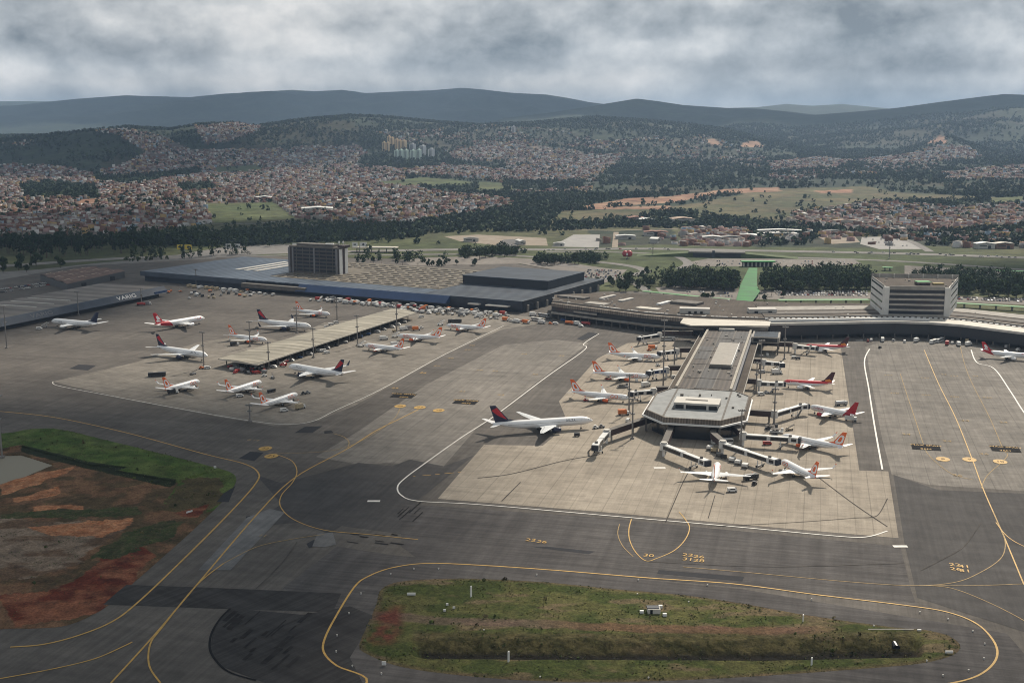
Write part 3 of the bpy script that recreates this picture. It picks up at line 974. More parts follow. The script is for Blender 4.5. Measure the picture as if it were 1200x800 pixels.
def isl_c(X, Y, PX, PY, d):
    n = fbm(X / 9, Y / 9, 21, 4); n2 = fbm(X / 1.6, Y / 1.6, 22, 3)
    C = lerp3((0.046, 0.058, 0.014), (0.084, 0.082, 0.027), sst(n, 0.35, 0.65))
    C = lerp3(C, (0.13, 0.095, 0.055), sst(fbm(X / 14, Y / 6, 23, 4), 0.56, 0.72) * 0.8)
    yc = np.interp(PX, [440, 500, 620, 760, 900, 1000], [722, 727, 731, 737, 740, 739])
    path = (1 - sst(np.abs(PY - yc + (n - .5) * 5), 3, 6)) * (1 - sst(PX, 900, 1010))
    C = lerp3(C, lerp3((0.13, 0.082, 0.070), (0.15, 0.066, 0.050), sst(PX, 600, 720)), path * 0.55)
    red = (1 - sst(np.abs(PX - 455 + (PY - 735) * 0.35 + (n - .5) * 30), 6, 24)) * (1 - sst(np.abs(PY - 735 + (n - .5) * 20), 12, 28))
    C = lerp3(C, (0.10, 0.030, 0.019), red * sst(n, 0.3, 0.55))
    cy = np.interp(PX, [470, 500, 700, 900, 1080], [757, 764, 766, 766, 762])
    wet = (1 - sst(np.abs(PY - cy + 1), 4.5, 9.5)) * sst(PX, 485, 500) * (1 - sst(PX, 1070, 1084))
    slope = (1 - sst(np.abs(PY - cy + 13), 7, 13)) * sst(PX, 478, 500) * (1 - sst(PX, 1060, 1084))
    C = lerp3(C, lerp3((0.042, 0.034, 0.014), (0.085, 0.066, 0.030), sst(fbm(X / 4, Y / 2.5, 25, 4), .35, .65)), slope * .75)
    C = lerp3(C, (0.013, 0.011, 0.008), wet * 0.97)
    C = lerp3(C, (0.11, 0.075, 0.045), (1 - sst(d, 0.5, 3.0)) * 0.6)
    return C * (0.55 + 0.9 * n2)[..., None]


grid_land('grass_field', ISLAND_S, 0.42, isl_h, isl_c)
sheet('water', [(955, 770), (1000, 767), (1030, 765), (1068, 763), (1074, 766), (1040, 768), (1000, 770)], -2.2, mat('dark drain water', (0.05, 0.06, 0.065), 0.08, spec=0.8))


PIT = [(30, 545), (100, 524), (140, 553), (205, 566), (190, 585), (175, 596), (120, 600), (60, 606), (0, 606), (-200, 610), (-200, 560)]


def ver_h(X, Y, PX, PY, d):
    bank = in_poly(PX, PY, [(-260, 540), (0, 528), (25, 524), (40, 528), (105, 546), (150, 549), (135, 553), (208, 566), (222, 560), (300, 540), (100, 490), (-260, 500)])
    hump = 0.9 * sst(d, 0, 14)
    z = 0.05 + hump * np.where(bank, 1.0, 0.25) + 0.9 * (fbm(X / 7, Y / 7, 4, 4) - 0.5) * sst(d, 2, 12) * np.where(bank, 0.25, 1.0)
    pond = in_poly(PX, PY, [(-300, 552), (0, 534), (25, 533), (63, 545), (30, 558), (0, 568), (-300, 590)])
    return np.where(pond, -0.6, z)


def ver_c(X, Y, PX, PY, d):
    n = fbm(X / 9, Y / 9, 41, 4); n2 = fbm(X / 1.7, Y / 1.7, 42, 3); n4 = fbm(X / 22, Y / 22, 44, 3)
    jx, jy = (n - .5) * 26, (n2 - .5) * 5 + (n - .5) * 9
    def P(poly, jit=1.0): return in_poly(PX + jx * jit, PY + jy * jit, poly)
    C = lerp3((0.080, 0.055, 0.027), (0.155, 0.085, 0.045), sst(n, 0.35, 0.65))
    bank = P([(-260, 560), (0, 527), (25, 522), (40, 527), (105, 545), (150, 549), (135, 552), (208, 566), (192, 590), (225, 606), (262, 592), (300, 540), (100, 490), (-260, 490)], 0.25)
    green = lerp3((0.052, 0.090, 0.016), (0.085, 0.112, 0.028), sst(n, 0.3, 0.7))
    C[bank] = green[bank]
    w = P([(205, 570), (222, 562), (262, 560), (262, 585), (230, 604), (190, 598)], 0.6)
    C[w] = np.array((0.075, 0.058, 0.026))
    tan = P([(-260, 612), (0, 606), (40, 612), (110, 610), (150, 612), (120, 640), (80, 668), (30, 678), (-260, 690)])
    C[tan] = lerp3((0.115, 0.072, 0.043), (0.20, 0.148, 0.105), sst(fbm(X / 11, Y / 7, 47, 5), 0.38, 0.62))[tan]
    org = P([(0, 568), (30, 557), (92, 547), (80, 555), (30, 572), (0, 580)], 0.4) | P([(15, 584), (70, 570), (72, 580), (20, 590)], 0.4) | P([(40, 594), (95, 592), (95, 598), (40, 600)], 0.4) | P([(30, 618), (100, 612), (155, 606), (150, 615), (120, 630), (60, 628)], 0.5)
    C[org] = lerp3((0.29, 0.115, 0.050), (0.37, 0.18, 0.092), sst(n2, 0.3, 0.7))[org]
    red = P([(70, 690), (120, 655), (165, 640), (180, 650), (150, 690), (115, 716), (60, 728), (20, 735), (0, 700)], 0.7) | P([(205, 602), (245, 590), (232, 606), (215, 606)], 0.2)
    C[red] = lerp3((0.105, 0.024, 0.011), (0.20, 0.078, 0.040), sst(fbm(X / 13, Y / 8, 48, 5), 0.4, 0.65))[red]
    g2 = P([(120, 595), (160, 593), (165, 602), (130, 606), (20, 608), (0, 608), (0, 602)], 0.5) | P([(105, 655), (150, 622), (190, 612), (215, 610), (205, 628), (170, 640), (140, 655)], 0.6)
    C[g2] = lerp3((0.040, 0.052, 0.016), (0.066, 0.062, 0.028), sst(n2, 0.3, 0.7))[g2]
    edge = P([(25, 523), (40, 526), (105, 543), (150, 549), (138, 553), (208, 564), (200, 572), (135, 557), (100, 549), (40, 534), (25, 530)], 0.15)
    C[edge] = np.array((0.018, 0.024, 0.009))
    n5 = fbm(X / 4.5, Y / 4.5, 49, 5); n6 = fbm(X / .9, Y / .9, 50, 2)
    return C * ((0.45 + 1.1 * n5) * (.8 + .4 * n6))[..., None]


grid_land('verge', VERGE_S, 0.5, ver_h, ver_c)
sheet('water', [(-300, 560), (-5, 531), (28, 530), (66, 544), (34, 560), (0, 572), (-300, 600)], -0.15, mat('pond water', (0.25, 0.225, 0.17), 0.6, spec=0.12))

# ------------------------------------------------------------------ landside roads, car parks and works areas
LZ = [0.03]


def land(name, poly, m):
    LZ[0] += 0.006
    return sheet(name, poly, LZ[0], m)


def road(pts, w, m=None, name='road'):
    LZ[0] += 0.006
    return ribbon(name, pts, w, LZ[0], m or M_road)


M_dirtyard = mat('dusty yard', (0.20, 0.155, 0.11), 0.95, col2=(0.29, 0.24, 0.185), scale=0.05)
M_gravel = mat('gravel lot', (0.25, 0.24, 0.225), 0.95, col2=(0.33, 0.31, 0.29), scale=0.06)
M_darklot = mat('dark gravel', (0.10, 0.095, 0.09), 0.95, 0.2, 0.05)
land('car_park', [(-300, 345), (0, 328), (90, 312), (250, 303), (262, 299), (180, 302), (60, 315), (-300, 336)], M_road)
land('car_park', [(200, 300), (270, 288), (340, 286), (345, 296), (260, 301)], M_road)
land('car_park', [(470, 303), (560, 300), (640, 304), (715, 315), (735, 316), (722, 328), (700, 333), (690, 324), (610, 309), (480, 311)], M_carpark)
land('car_park', [(768, 337), (790, 334), (905, 341), (1020, 343), (1200, 350), (1330, 352), (1330, 362), (1200, 357), (1020, 350), (860, 351), (775, 345)], M_carpark)
land('car_park', [(808, 307), (830, 303), (880, 303), (1000, 304), (1010, 309), (960, 313), (860, 312), (820, 312)], M_carpark)
land('car_park', [(1060, 311), (1150, 316), (1330, 330), (1330, 345), (1120, 335), (1060, 322)], M_carpark)
land('yard', [(646, 289), (672, 275), (703, 275), (702, 290)], M_gravel)
land('yard', [(520, 277), (560, 275), (640, 279), (642, 288), (578, 287), (540, 283)], M_dirtyard)
land('yard', [(578, 289), (590, 281), (606, 280), (608, 289)], M_darklot)
land('yard', [(955, 276), (1000, 275), (1008, 284), (975, 286)], M_dirtyard)
land('yard', [(1008, 286), (1010, 278), (1050, 277), (1085, 292), (1030, 292)], M_gravel)
land('yard', [(717, 290), (719, 272), (725, 272), (724, 290)], M_dirtyard)
road([(-200, 325), (0, 312), (140, 303), (300, 297), (440, 294), (560, 292), (640, 292.5), (760, 291.5), (900, 294), (1050, 297), (1200, 302), (1400, 310)], 26, name='highway')
road([(640, 295), (700, 295), (760, 297), (790, 300), (803, 305), (806, 310), (797, 315)], 12)
road([(640, 302), (690, 306), (720, 309), (745, 313), (757, 318), (750, 320), (742, 323)], 14)
road([(0, 322), (150, 306), (300, 300), (430, 297.5)], 12)
road([(640, 309), (700, 316), (740, 330), (760, 342)], 10)
road([(900, 301), (1050, 306), (1200, 316), (1350, 326)], 14)
road([(440, 299), (560, 298), (640, 302)], 14)
road([(590, 270), (640, 269), (720, 270), (800, 268)], 8, M_dirtyard, 'path')
road([(1050, 278), (1070, 284), (1090, 295)], 12)
road([(240, 262), (300, 262), (335, 259), (370, 264)], 9)
# ================================================================== buildings
M_glass = mat('dark glazing', (0.018, 0.022, 0.030), 0.18, spec=0.6)
M_glassb = mat('tinted window band', (0.014, 0.016, 0.020), 0.25)
M_voidshade = mat('painted interior shade', (0.03, 0.03, 0.033), 0.9)  # near-black colour stands in for the shade inside openings
M_concw = mat('weathered concrete', (0.30, 0.275, 0.24), 0.85, 0.25, 0.15)
M_concp = mat('pale concrete', (0.52, 0.49, 0.44), 0.8, 0.15, 0.12)
M_concd = mat('dark concrete', (0.13, 0.115, 0.10), 0.9, 0.25, 0.2)
M_cream = mat('cream roof sheet', (0.48, 0.44, 0.37), 0.7, 0.15, 0.12)
M_whitep = mat('white painted metal', (0.72, 0.71, 0.68), 0.5, 0.06, 0.3)
M_brownroof = pave_mat('brown felt roof', (0.070, 0.057, 0.046), (0.118, 0.097, 0.079), streak=0.5, stain=0.4)
M_brownband = mat('brown ribbed fascia', (0.17, 0.135, 0.105), 0.8, 0.25, 0.3)
M_greyroof = mat('pale grey roof sheet', (0.25, 0.255, 0.25), 0.7, 0.2, 0.15, spec=0.2)
M_maroon = mat('dark maroon cladding', (0.050, 0.028, 0.026), 0.6, 0.2, 0.3)
M_blueface = mat('blue metal fascia', (0.020, 0.050, 0.130), 0.45, 0.25, 0.05)
M_navy = mat('navy wall cladding', (0.020, 0.026, 0.040), 0.6, 0.25, 0.1)
M_bluedark = mat('slate fascia', (0.050, 0.062, 0.085), 0.6, 0.25, 0.08)
M_green = mat('green canopy sheet', (0.012, 0.215, 0.032), 0.7, 0.35, 0.10)
M_greenp = mat('pale green canopy sheet', (0.055, 0.20, 0.055), 0.7, 0.3, 0.10)
M_steel = mat('mast steel', (0.20, 0.185, 0.17), 0.55, 0.2, 0.3)
M_lampc = mat('floodlight casing', (0.22, 0.21, 0.20), 0.5)
M_rubber = mat('tyre rubber', (0.018, 0.018, 0.018), 0.9)
M_redtr = mat('red cladding', (0.25, 0.055, 0.05), 0.6)
M_yel = mat('signal yellow paint', (0.62, 0.42, 0.03), 0.6)


def ribbed(name, a, b, ang, pitch, rough=0.55, duty=0.5):
    """sheet roofing: ribs along the bearing ang, alternating two tones of the sheets"""
    if name in MATS: return MATS[name]
    m = bpy.data.materials.new(name); m.use_nodes = True; MATS[name] = m
    nt = m.node_tree; bs = nt.nodes['Principled BSDF']; N, L = nt.nodes.new, nt.links.new
    bs.inputs['Roughness'].default_value = rough; bs.inputs['Specular IOR Level'].default_value = 0.12
    tc = N('ShaderNodeTexCoord'); g = N('ShaderNodeNewGeometry')
    k = N('ShaderNodeMapping'); k.inputs['Rotation'].default_value = (0, 0, ang); L(g.outputs['Position'], k.inputs['Vector'])
    sp = N('ShaderNodeSeparateXYZ'); L(k.outputs['Vector'], sp.inputs[0])
    pp = N('ShaderNodeMath'); pp.operation = 'PINGPONG'; pp.inputs[1].default_value = pitch / 2; L(sp.outputs['X'], pp.inputs[0])
    mr = N('ShaderNodeMapRange'); mr.inputs[1].default_value = pitch / 2 * (duty - 0.15); mr.inputs[2].default_value = pitch / 2 * (duty + 0.15); L(pp.outputs[0], mr.inputs[0])
    st = N('ShaderNodeMapping'); st.inputs['Scale'].default_value = (0.5, 0.03, 0.1); L(k.outputs['Vector'], st.inputs['Vector'])
    nz = N('ShaderNodeTexNoise'); nz.inputs['Scale'].default_value = 0.8; nz.inputs['Detail'].default_value = 6; L(st.outputs['Vector'], nz.inputs['Vector'])
    mx = N('ShaderNodeMix'); mx.data_type = 'RGBA'; mx.inputs[6].default_value = (*a, 1); mx.inputs[7].default_value = (*b, 1); L(mr.outputs[0], mx.inputs[0])
    r2 = N('ShaderNodeMapRange'); r2.inputs[1].default_value = 0.3; r2.inputs[2].default_value = 0.7; r2.inputs[3].default_value = 0.65; r2.inputs[4].default_value = 1.3; L(nz.outputs['Fac'], r2.inputs[0])
    n2 = N('ShaderNodeTexNoise'); n2.inputs['Scale'].default_value = 0.05; n2.inputs['Detail'].default_value = 6; L(g.outputs['Position'], n2.inputs['Vector'])
    r3 = N('ShaderNodeMapRange'); r3.inputs[1].default_value = 0.3; r3.inputs[2].default_value = 0.7; r3.inputs[3].default_value = 0.8; r3.inputs[4].default_value = 1.2; L(n2.outputs['Fac'], r3.inputs[0])
    mm = N('ShaderNodeMath'); mm.operation = 'MULTIPLY'; L(r2.outputs[0], mm.inputs[0]); L(r3.outputs[0], mm.inputs[1])
    sc = N('ShaderNodeVectorMath'); sc.operation = 'SCALE'; L(mx.outputs[2], sc.inputs[0]); L(mm.outputs[0], sc.inputs['Scale'])
    L(sc.outputs['Vector'], bs.inputs['Base Color'])
    return m


class Frame:
    """local axes on the ground: a along the front (to the right), b away from the viewer"""
    def __init__(self, O, ang):
        self.O = Vector((O[0], O[1], 0)); self.ang = ang
        self.U = Vector((math.cos(ang), -math.sin(ang), 0)); self.V = Vector((math.sin(ang), math.cos(ang), 0))
    def __call__(self, a, b, z=0.0):
        return self.O + self.U * a + self.V * b + Vector((0, 0, z))
    def inv(self, p):
        d = Vector((p[0], p[1], 0)) - self.O
        return d.dot(self.U), d.dot(self.V)
    def box(self, mb, a0, a1, b0, b1, z0, z1, m=0):
        mb.hexa([self(a0, b0, z0), self(a1, b0, z0), self(a1, b1, z0), self(a0, b1, z0), self(a0, b0, z1), self(a1, b0, z1), self(a1, b1, z1), self(a0, b1, z1)], m)
        return mb
    def poly(self, pts):
        return [tuple(self(a, b)[:2]) for a, b in pts]


def part(name, mb, m, root, smooth=False):
    mb_org = root.location
    # shapes were given in world metres: bring them to the root's place
    mb.v = [(x - mb_org[0], y - mb_org[1], z - mb_org[2]) for x, y, z in mb.v]
    return mb.build(name, m, root, smooth)


def sub(name, mb, m, par, smooth=False):
    o = par.parent.location
    mb.v = [(x - o[0], y - o[1], z - o[2]) for x, y, z in mb.v]
    return mb.build(name, m, par, smooth)


# ---- the finger pier
PF = Frame((0, 0), AX)
pc = PF(-63, 690)
pier = thing('pier_building', 'long brown roofed boarding pier with a grey octagonal head among parked airliners', 'terminal', (pc.x, pc.y, 0))
HEAD = [(-93, 668), (-79, 651), (-46, 651), (-33, 668), (-33, 722), (-43, 735), (-84, 735), (-93, 716)]
def inset(P, d, c=(-63, 693)):
    out = []
    for a, b in P:
        da, db = a - c[0], b - c[1]
        k = 1 - d / max(math.hypot(da, db), 1)
        out.append((c[0] + da * k, c[1] + db * k))
    return out
mb = MB(); mb.prism(PF.poly(inset(HEAD, 7)), 0, 9.4); part('wall', mb, M_glass, pier)
mb = MB()
for a, b in inset(HEAD, 3.0):
    q = PF(a, b); mb.box((q.x, q.y, 4.7), (1.0, 1.0, 9.4), -AX)
part('column', mb, M_concd, pier)['kind'] = 'stuff'
mb = MB(); mb.prism(PF.poly(HEAD), 9.4, 10.3); part('eave_slab', mb, M_whitep, pier)
mb = MB()
o_, i_ = inset(HEAD, 1.0), inset(HEAD, 3.6)
mb.loft([[PF(a, b, 10.3) for a, b in o_], [PF(a, b, 12.9) for a, b in inset(HEAD, 2.6)], [PF(a, b, 12.9) for a, b in i_], [PF(a, b, 12.3) for a, b in i_]], caps=False)
part('parapet', mb, ribbed('ribbed brown parapet', (0.10, 0.078, 0.060), (0.17, 0.137, 0.107), AX, 1.6), pier)
mb = MB(); mb.prism(PF.poly(i_), 12.0, 12.5)
headroof = part('roof', mb, M_greyroof, pier)
mb = MB()
for a in (-79.5, -46.5): PF.box(mb, a - 0.5, a + 0.5, 656, 731, 12.4, 12.75)
sub('roof_gutter', mb, M_concd, headroof)
mb = MB(); PF.box(mb, -75, -51, 679, 690, 12.5, 15.0); mon = part('roof_monitor', mb, M_glassb, pier)
mb = MB(); PF.box(mb, -76, -50, 678, 694, 15.0, 16.2); PF.box(mb, -76, -50, 690, 694, 12.5, 15.0); sub('monitor_roof', mb, M_concp, mon)
mb = MB(); PF.box(mb, -70, -57, 685.5, 687, 16.2, 16.5); sub('roof_slot', mb, M_concd, mon)
for a in (-69.5, -56.5):
    mb = MB(); PF.box(mb, a - 0.6, a + 0.6, 677.7, 678.9, 12.5, 15.0); sub('mullion', mb, M_concp, mon)
# body of the pier
mb = MB(); PF.box(mb, -82, -45, 733, 968, 0, 11.4); part('wall', mb, M_navy, pier)
mb = MB(); PF.box(mb, -80.5, -47.5, 734, 968, 11.4, 12.6); bodyroof = part('roof', mb, ribbed('brown sheet roof', (0.050, 0.039, 0.031), (0.085, 0.066, 0.052), AX, 3.0), pier)
mb = MB()
for a in (-69.5, -58.5): PF.box(mb, a - 0.45, a + 0.45, 735, 967, 12.6, 12.85)
for b in (765, 812, 862, 915): PF.box(mb, -80, -48, b - 0.4, b + 0.4, 12.86, 13.0)
sub('roof_seam', mb, M_concd, bodyroof)
mb = MB()
for k, (a, b0, b1) in enumerate(((-64, 735, 800), (-75, 830, 880), (-53, 900, 950), (-64, 880, 960))):
    PF.box(mb, a - 5, a + 5, b0, b1, 12.6, 12.72)
sub('roof_strip', mb, ribbed('dark sheet roof', (0.05, 0.046, 0.044), (0.075, 0.07, 0.066), AX, 3.0), bodyroof)
for a0, a1 in ((-81.6, -80.0), (-48.0, -46.4)):
    mb = MB(); PF.box(mb, a0, a1, 734, 968, 11.4, 13.6); part('parapet', mb, mat('pier parapet', (0.33, 0.295, 0.24), 0.8, 0.2, 0.2), pier)
for a0, a1 in ((-87, -82), (-45, -40)):
    mb = MB(); PF.box(mb, a0, a1, 737, 960, 7.2, 8.2); g = part('gallery', mb, M_brownroof, pier)
    mb = MB(); e = a0 if a0 < -60 else a1; PF.box(mb, e - 0.25, e + 0.25, 737, 960, 8.2, 9.2); sub('gallery_rail', mb, M_concw, g)
    mb = MB(); PF.box(mb, a0 + 1, a1 - 1, 738, 959, 3.6, 7.2); sub('gallery_glazing', mb, M_glassb, g)
mb = MB(); PF.box(mb, -66, -52, 800, 884, 12.6, 15.4); ub = part('roof_unit', mb, mat('pale ribbed sheet', (0.24, 0.215, 0.18), 0.7, 0.15, 0.3), pier)
mb = MB(); PF.box(mb, -66.3, -51.7, 799, 806, 12.7, 14.2); sub('unit_louvre', mb, M_concd, ub)
mb = MB(); PF.box(mb, -51.9, -51.5, 802, 884, 12.7, 15.6); sub('unit_trim', mb, M_whitep, ub)
mb = MB(); PF.box(mb, -72, -60, 950, 954, 12.7, 14.5); part('roof_unit', mb, M_concp, pier)
# cross block at the root
mb = MB(); PF.box(mb, -98, -34, 957, 980, 13.0, 15.6); rb = part('root_block', mb, M_concd, pier)
mb = MB(); mb.prism(PF.poly([(-104, 960), (-94, 949), (-33, 962), (-33, 984), (-104, 984)]), 15.6, 16.4); sub('roof', mb, M_cream, rb)
mb = MB(); PF.box(mb, -45, -24, 925, 952, 9.0, 13.4); lb = part('lift_block', mb, M_concw, pier)
mb = MB(); PF.box(mb, -43.6, -25.4, 926.2, 951, 13.41, 13.6); sub('roof', mb, M_glassb, lb)
mb = MB(); PF.box(mb, -43.5, -25.5, 924.7, 925, 9.8, 12.6); sub('window', mb, M_glassb, lb)
for a in (-44, -25):
    for b in (926, 951):
        mb = MB(); PF.box(mb, a - .6, a + .6, b - .6, b + .6, 0, 9.0); sub('column', mb, M_concd, lb)

# ---- the long terminal, two wings
def strip_part(F, Bk, z0, z1, fo=0.0, bo=0.0):
    """solid between a front and a back line, offset fo forward / bo back"""
    mb = MB()
    n = len(F)
    fr, bk = [], []
    for i in range(n):
        f, b = Vector(F[i]), Vector(Bk[i]); d = (b - f).normalized()
        fr.append(f + d * fo); bk.append(b + d * bo)
    for i in range(n - 1):
        mb.hexa([(*fr[i], z0), (*fr[i + 1], z0), (*bk[i + 1], z0), (*bk[i], z0), (*fr[i], z1), (*fr[i + 1], z1), (*bk[i + 1], z1), (*bk[i], z1)])
    return mb


def thin(F, Bk, o0, o1, z0, z1):
    mb = MB(); n = len(F); A, B = [], []
    for i in range(n):
        f, b = Vector(F[i]), Vector(Bk[i]); d = (b - f).normalized()
        A.append(f + d * o0); B.append(f + d * o1)
    for i in range(n - 1):
        mb.hexa([(*A[i], z0), (*A[i + 1], z0), (*B[i + 1], z0), (*B[i], z0), (*A[i], z1), (*A[i + 1], z1), (*B[i + 1], z1), (*B[i], z1)])
    return mb


def resample(P, n):
    P = [Vector(p) for p in P]
    L = [0]
    for i in range(1, len(P)): L.append(L[-1] + (P[i] - P[i - 1]).length)
    out = []
    for k in range(n):
        s = L[-1] * k / (n - 1)
        for i in range(1, len(P)):
            if s <= L[i] + 1e-6:
                t = (s - L[i - 1]) / max(L[i] - L[i - 1], 1e-6); out.append(tuple(P[i - 1].lerp(P[i], t))); break
    return out


FL = resample([(36, 1079), (118, 1006), (154, 988), (200, 979), (212, 978)], 9)
BL = resample([(41, 1138), (80, 1150), (140, 1142), (190, 1118), (222, 1094)], 9)
tl = thing('terminal_building', 'long low brown roofed terminal wing left of the pier, dark glazed front', 'terminal', (*FL[4], 0))
part('wall', strip_part(FL, BL, 4.6, 11.6, 2.0, -2.0), M_glass, tl)
part('ground_floor_wall', strip_part(FL, BL, 0, 4.6, 9.0, -2.0), M_voidshade, tl)
rf = part('roof', strip_part(FL, BL, 11.6, 13.4), M_brownroof, tl)
part('fascia', thin(FL, BL, -1.2, 2.4, 11.2, 14.2), ribbed('ribbed terminal fascia', (0.17, 0.14, 0.115), (0.25, 0.21, 0.17), AX, 2.2), tl)
part('balcony', thin(FL[:7], BL[:7], -3.6, 2.0, 4.9, 6.3), M_concw, tl)
part('balcony', thin(FL[1:3], BL[1:3], -2.0, 2.0, 8.4, 9.9), M_concw, tl)
part('soffit_band', thin(FL[3:7], BL[3:7], -3.8, -3.5, 5.2, 5.9), M_brownband, tl)
mb = MB()
for i in range(8):
    for t in (0.0, 0.33, 0.66):
        f = Vector(FL[i]).lerp(Vector(FL[i + 1]), t); mb.box((f.x - 0.4, f.y - 0.4, 2.45), (0.9, 0.9, 4.9), -AX)
part('colonnade', mb, M_concd, tl)['kind'] = 'stuff'
sub('roof_edge_strip', thin(FL, BL, 13, 14.6, 13.4, 14.4), M_concd, rf)
mb = MB()
for i in range(2, 8):
    for k in range(7):
        t = k / 7
        f = Vector(FL[i]).lerp(Vector(FL[i + 1]), t); b = Vector(BL[i]).lerp(Vector(BL[i + 1]), t); d = (b - f).normalized()
        if random.random() < 0.8:
            q = f + d * 15.6; mb = MB(); mb.box((q.x, q.y, 13.95), (2.2 + random.random() * 2, 1.4, 1.1), -R(40) if i < 4 else -R(15)); sub('skylight', mb, M_whitep, rf)
for (px, py, w, d, h, m) in ((712, 349, 4, 26, 1.6, M_concp), (734, 352, 4, 22, 1.4, M_concp), (778, 356, 4, 22, 1.6, M_whitep), (672, 349, 30, 10, 1.6, M_concd), (805, 356, 26, 16, 2.2, M_concd), (760, 362, 22, 10, 1.0, M_cream), (700, 356, 22, 12, 0.8, M_concw)):
    p = G(px, py, 13.4); mb = MB(); mb.box((p.x, p.y, 13.4 + h / 2), (w, d, h), -R(35)); part('roof_unit', mb, m, tl)
p = G(814, 366.5, 13.4); mb = MB(); mb.box((p.x, p.y, 15.6), (26, 9, 4.4), -R(8)); ru = part('roof_unit', mb, M_concp, tl)
p2 = G(816, 368, 13.4)
for dx in (-5, 0, 5):
    mb = MB(); mb.box((p.x + dx, p.y - 4.8 - dx * 0.14, 14.6), (2.2, 0.9, 1.8), -R(8)); sub('door', mb, M_glassb, ru)
p = G(893, 366, 13.4); mb = MB(); mb.box((p.x, p.y, 15.2), (24, 9, 3.6), 0); ru = part('roof_unit', mb, M_concp, tl)
for dx in (-6, 6):
    mb = MB(); mb.box((p.x + dx, p.y - 4.8, 14.4), (3, 0.9, 1.8), 0); sub('door', mb, M_glassb, ru)

FR_ = resample([(212, 968), (260, 972), (311, 980), (358, 971), (404, 922), (475, 842)], 13)
BR_ = resample([(222, 1094), (275, 1082), (330, 1082), (385, 1062), (450, 990), (535, 900)], 13)
tr = thing('terminal_building', 'long low terminal wing with white roof edge and black glass front, right of the pier', 'terminal', (*FR_[5], 0))
part('wall', strip_part(FR_, BR_, 3.4, 12.6, 0.4, -2.0), mat('black glass front', (0.016, 0.019, 0.026), 0.3, 0.3, 0.05), tr)
part('ground_floor_wall', strip_part(FR_, BR_, 0, 3.4, 11.0, -2.0), M_voidshade, tr)
rf = part('roof', strip_part(FR_, BR_, 12.6, 13.5), M_brownroof, tr)
part('fascia', thin(FR_, BR_, -1.5, 1.0, 12.2, 14.1), M_concp, tr)
sub('walkway_slab', thin(FR_, BR_, 1.0, 7.0, 13.5, 13.7), M_concd, rf)
part('upper_eave', thin(FR_[:6], BR_[:6], 7.0, 9.6, 13.7, 15.6), M_whitep, tr)
part('upper_eave', thin(FR_[8:], BR_[8:], 7.0, 9.6, 13.7, 15.6), M_whitep, tr)
part('terrace', thin(FR_[5:9], BR_[5:9], 1.2, 20.0, 13.7, 14.0), M_cream, tr)
sub('roof_edge_strip', thin(FR_, BR_, 30, 32, 13.5, 14.6), M_concw, rf)
mb = MB()
for i in range(12):
    for k in range(6):
        t = k / 6
        f = Vector(FR_[i]).lerp(Vector(FR_[i + 1]), t); b = Vector(BR_[i]).lerp(Vector(BR_[i + 1]), t); d = (b - f).normalized()
        q = f + d * 22; mb = MB(); mb.box((q.x, q.y, 14.0), (2.6, 1.6, 1.0), math.atan2(d.y, d.x) - math.pi / 2); sub('skylight', mb, M_whitep, rf)
sub('roof_band', thin(FR_, BR_, 48, 62, 13.5, 13.9), M_concd, rf)
sub('roof_band', thin(FR_, BR_, 70, 92, 13.5, 13.8), M_concw, rf)
mb = MB()
for i in range(12):
    for t in (0.0, 0.5):
        f = Vector(FR_[i]).lerp(Vector(FR_[i + 1]), t); mb.box((f.x, f.y, 1.7), (0.8, 0.8, 3.4), 0)
part('colonnade', mb, M_concd, tr)['kind'] = 'stuff'

# ---- office block on the right wing
def inset2(P, k):
    c = sum(P, Vector()) / len(P)
    return [c + (p - c) * k for p in P]
c4 = [G(1034, 370, 13.5), G(1112, 371.5, 13.5), G(1121, 359, 13.5), G(1019.5, 357, 13.5)]
zt = height_at(334.5, c4[0].y); zt_ob = zt - .8
ob = thing('office_block', 'pale concrete office block with five dark window bands rising over the terminal', 'building', (*c4[0].lerp(c4[1], .5)[:2], 0))
mb = MB(); mb.prism([(p.x, p.y) for p in c4], 13.5, zt - 1.0)
M_ob = mat('office block concrete', (0.66, 0.64, 0.59), 0.8, 0.12, 0.12)
part('wall', mb, M_ob, ob)
mb = MB(); mb.prism([(p.x, p.y) for p in inset2(c4, .94)], zt - .99, zt - .8); part('roof', mb, M_brownroof, ob)
fl, fr = c4[0], c4[1]
fd = (fr - fl).normalized(); nrm = Vector((fd.y, -fd.x, 0))
def onface(mb, p, d, n, s0, s1, z0, z1, off, th):
    A = p + d * s0 + n * off; B = p + d * s1 + n * off
    mb.hexa([(A.x, A.y, z0), (B.x, B.y, z0), (B.x - n.x * th, B.y - n.y * th, z0), (A.x - n.x * th, A.y - n.y * th, z0), (A.x, A.y, z1), (B.x, B.y, z1), (B.x - n.x * th, B.y - n.y * th, z1), (A.x - n.x * th, A.y - n.y * th, z1)])
Lf = (fr - fl).length
mb = MB(); onface(mb, fl, fd, nrm, Lf * .085, Lf * .915, 13.7, zt - 3.4, 0.15, 0.5); part('curtain_wall', mb, M_glass, ob)
hh = (zt - 3.4 - 13.7) / 5
for k in range(5):
    mb = MB(); onface(mb, fl, fd, nrm, Lf * .085, Lf * .915, 13.75 + hh * k, 13.75 + hh * k + hh * .36, 0.7, 1.0); part('spandrel', mb, mat('office spandrel', (0.42, 0.38, 0.33), 0.8, 0.15, 0.3), ob)
for s0, s1 in ((-.005, .085), (.915, 1.005)):
    mb = MB(); onface(mb, fl, fd, nrm, Lf * s0, Lf * s1, 13.6, zt - 1.5, 1.3, 2.0); part('corner_pillar', mb, M_ob, ob)
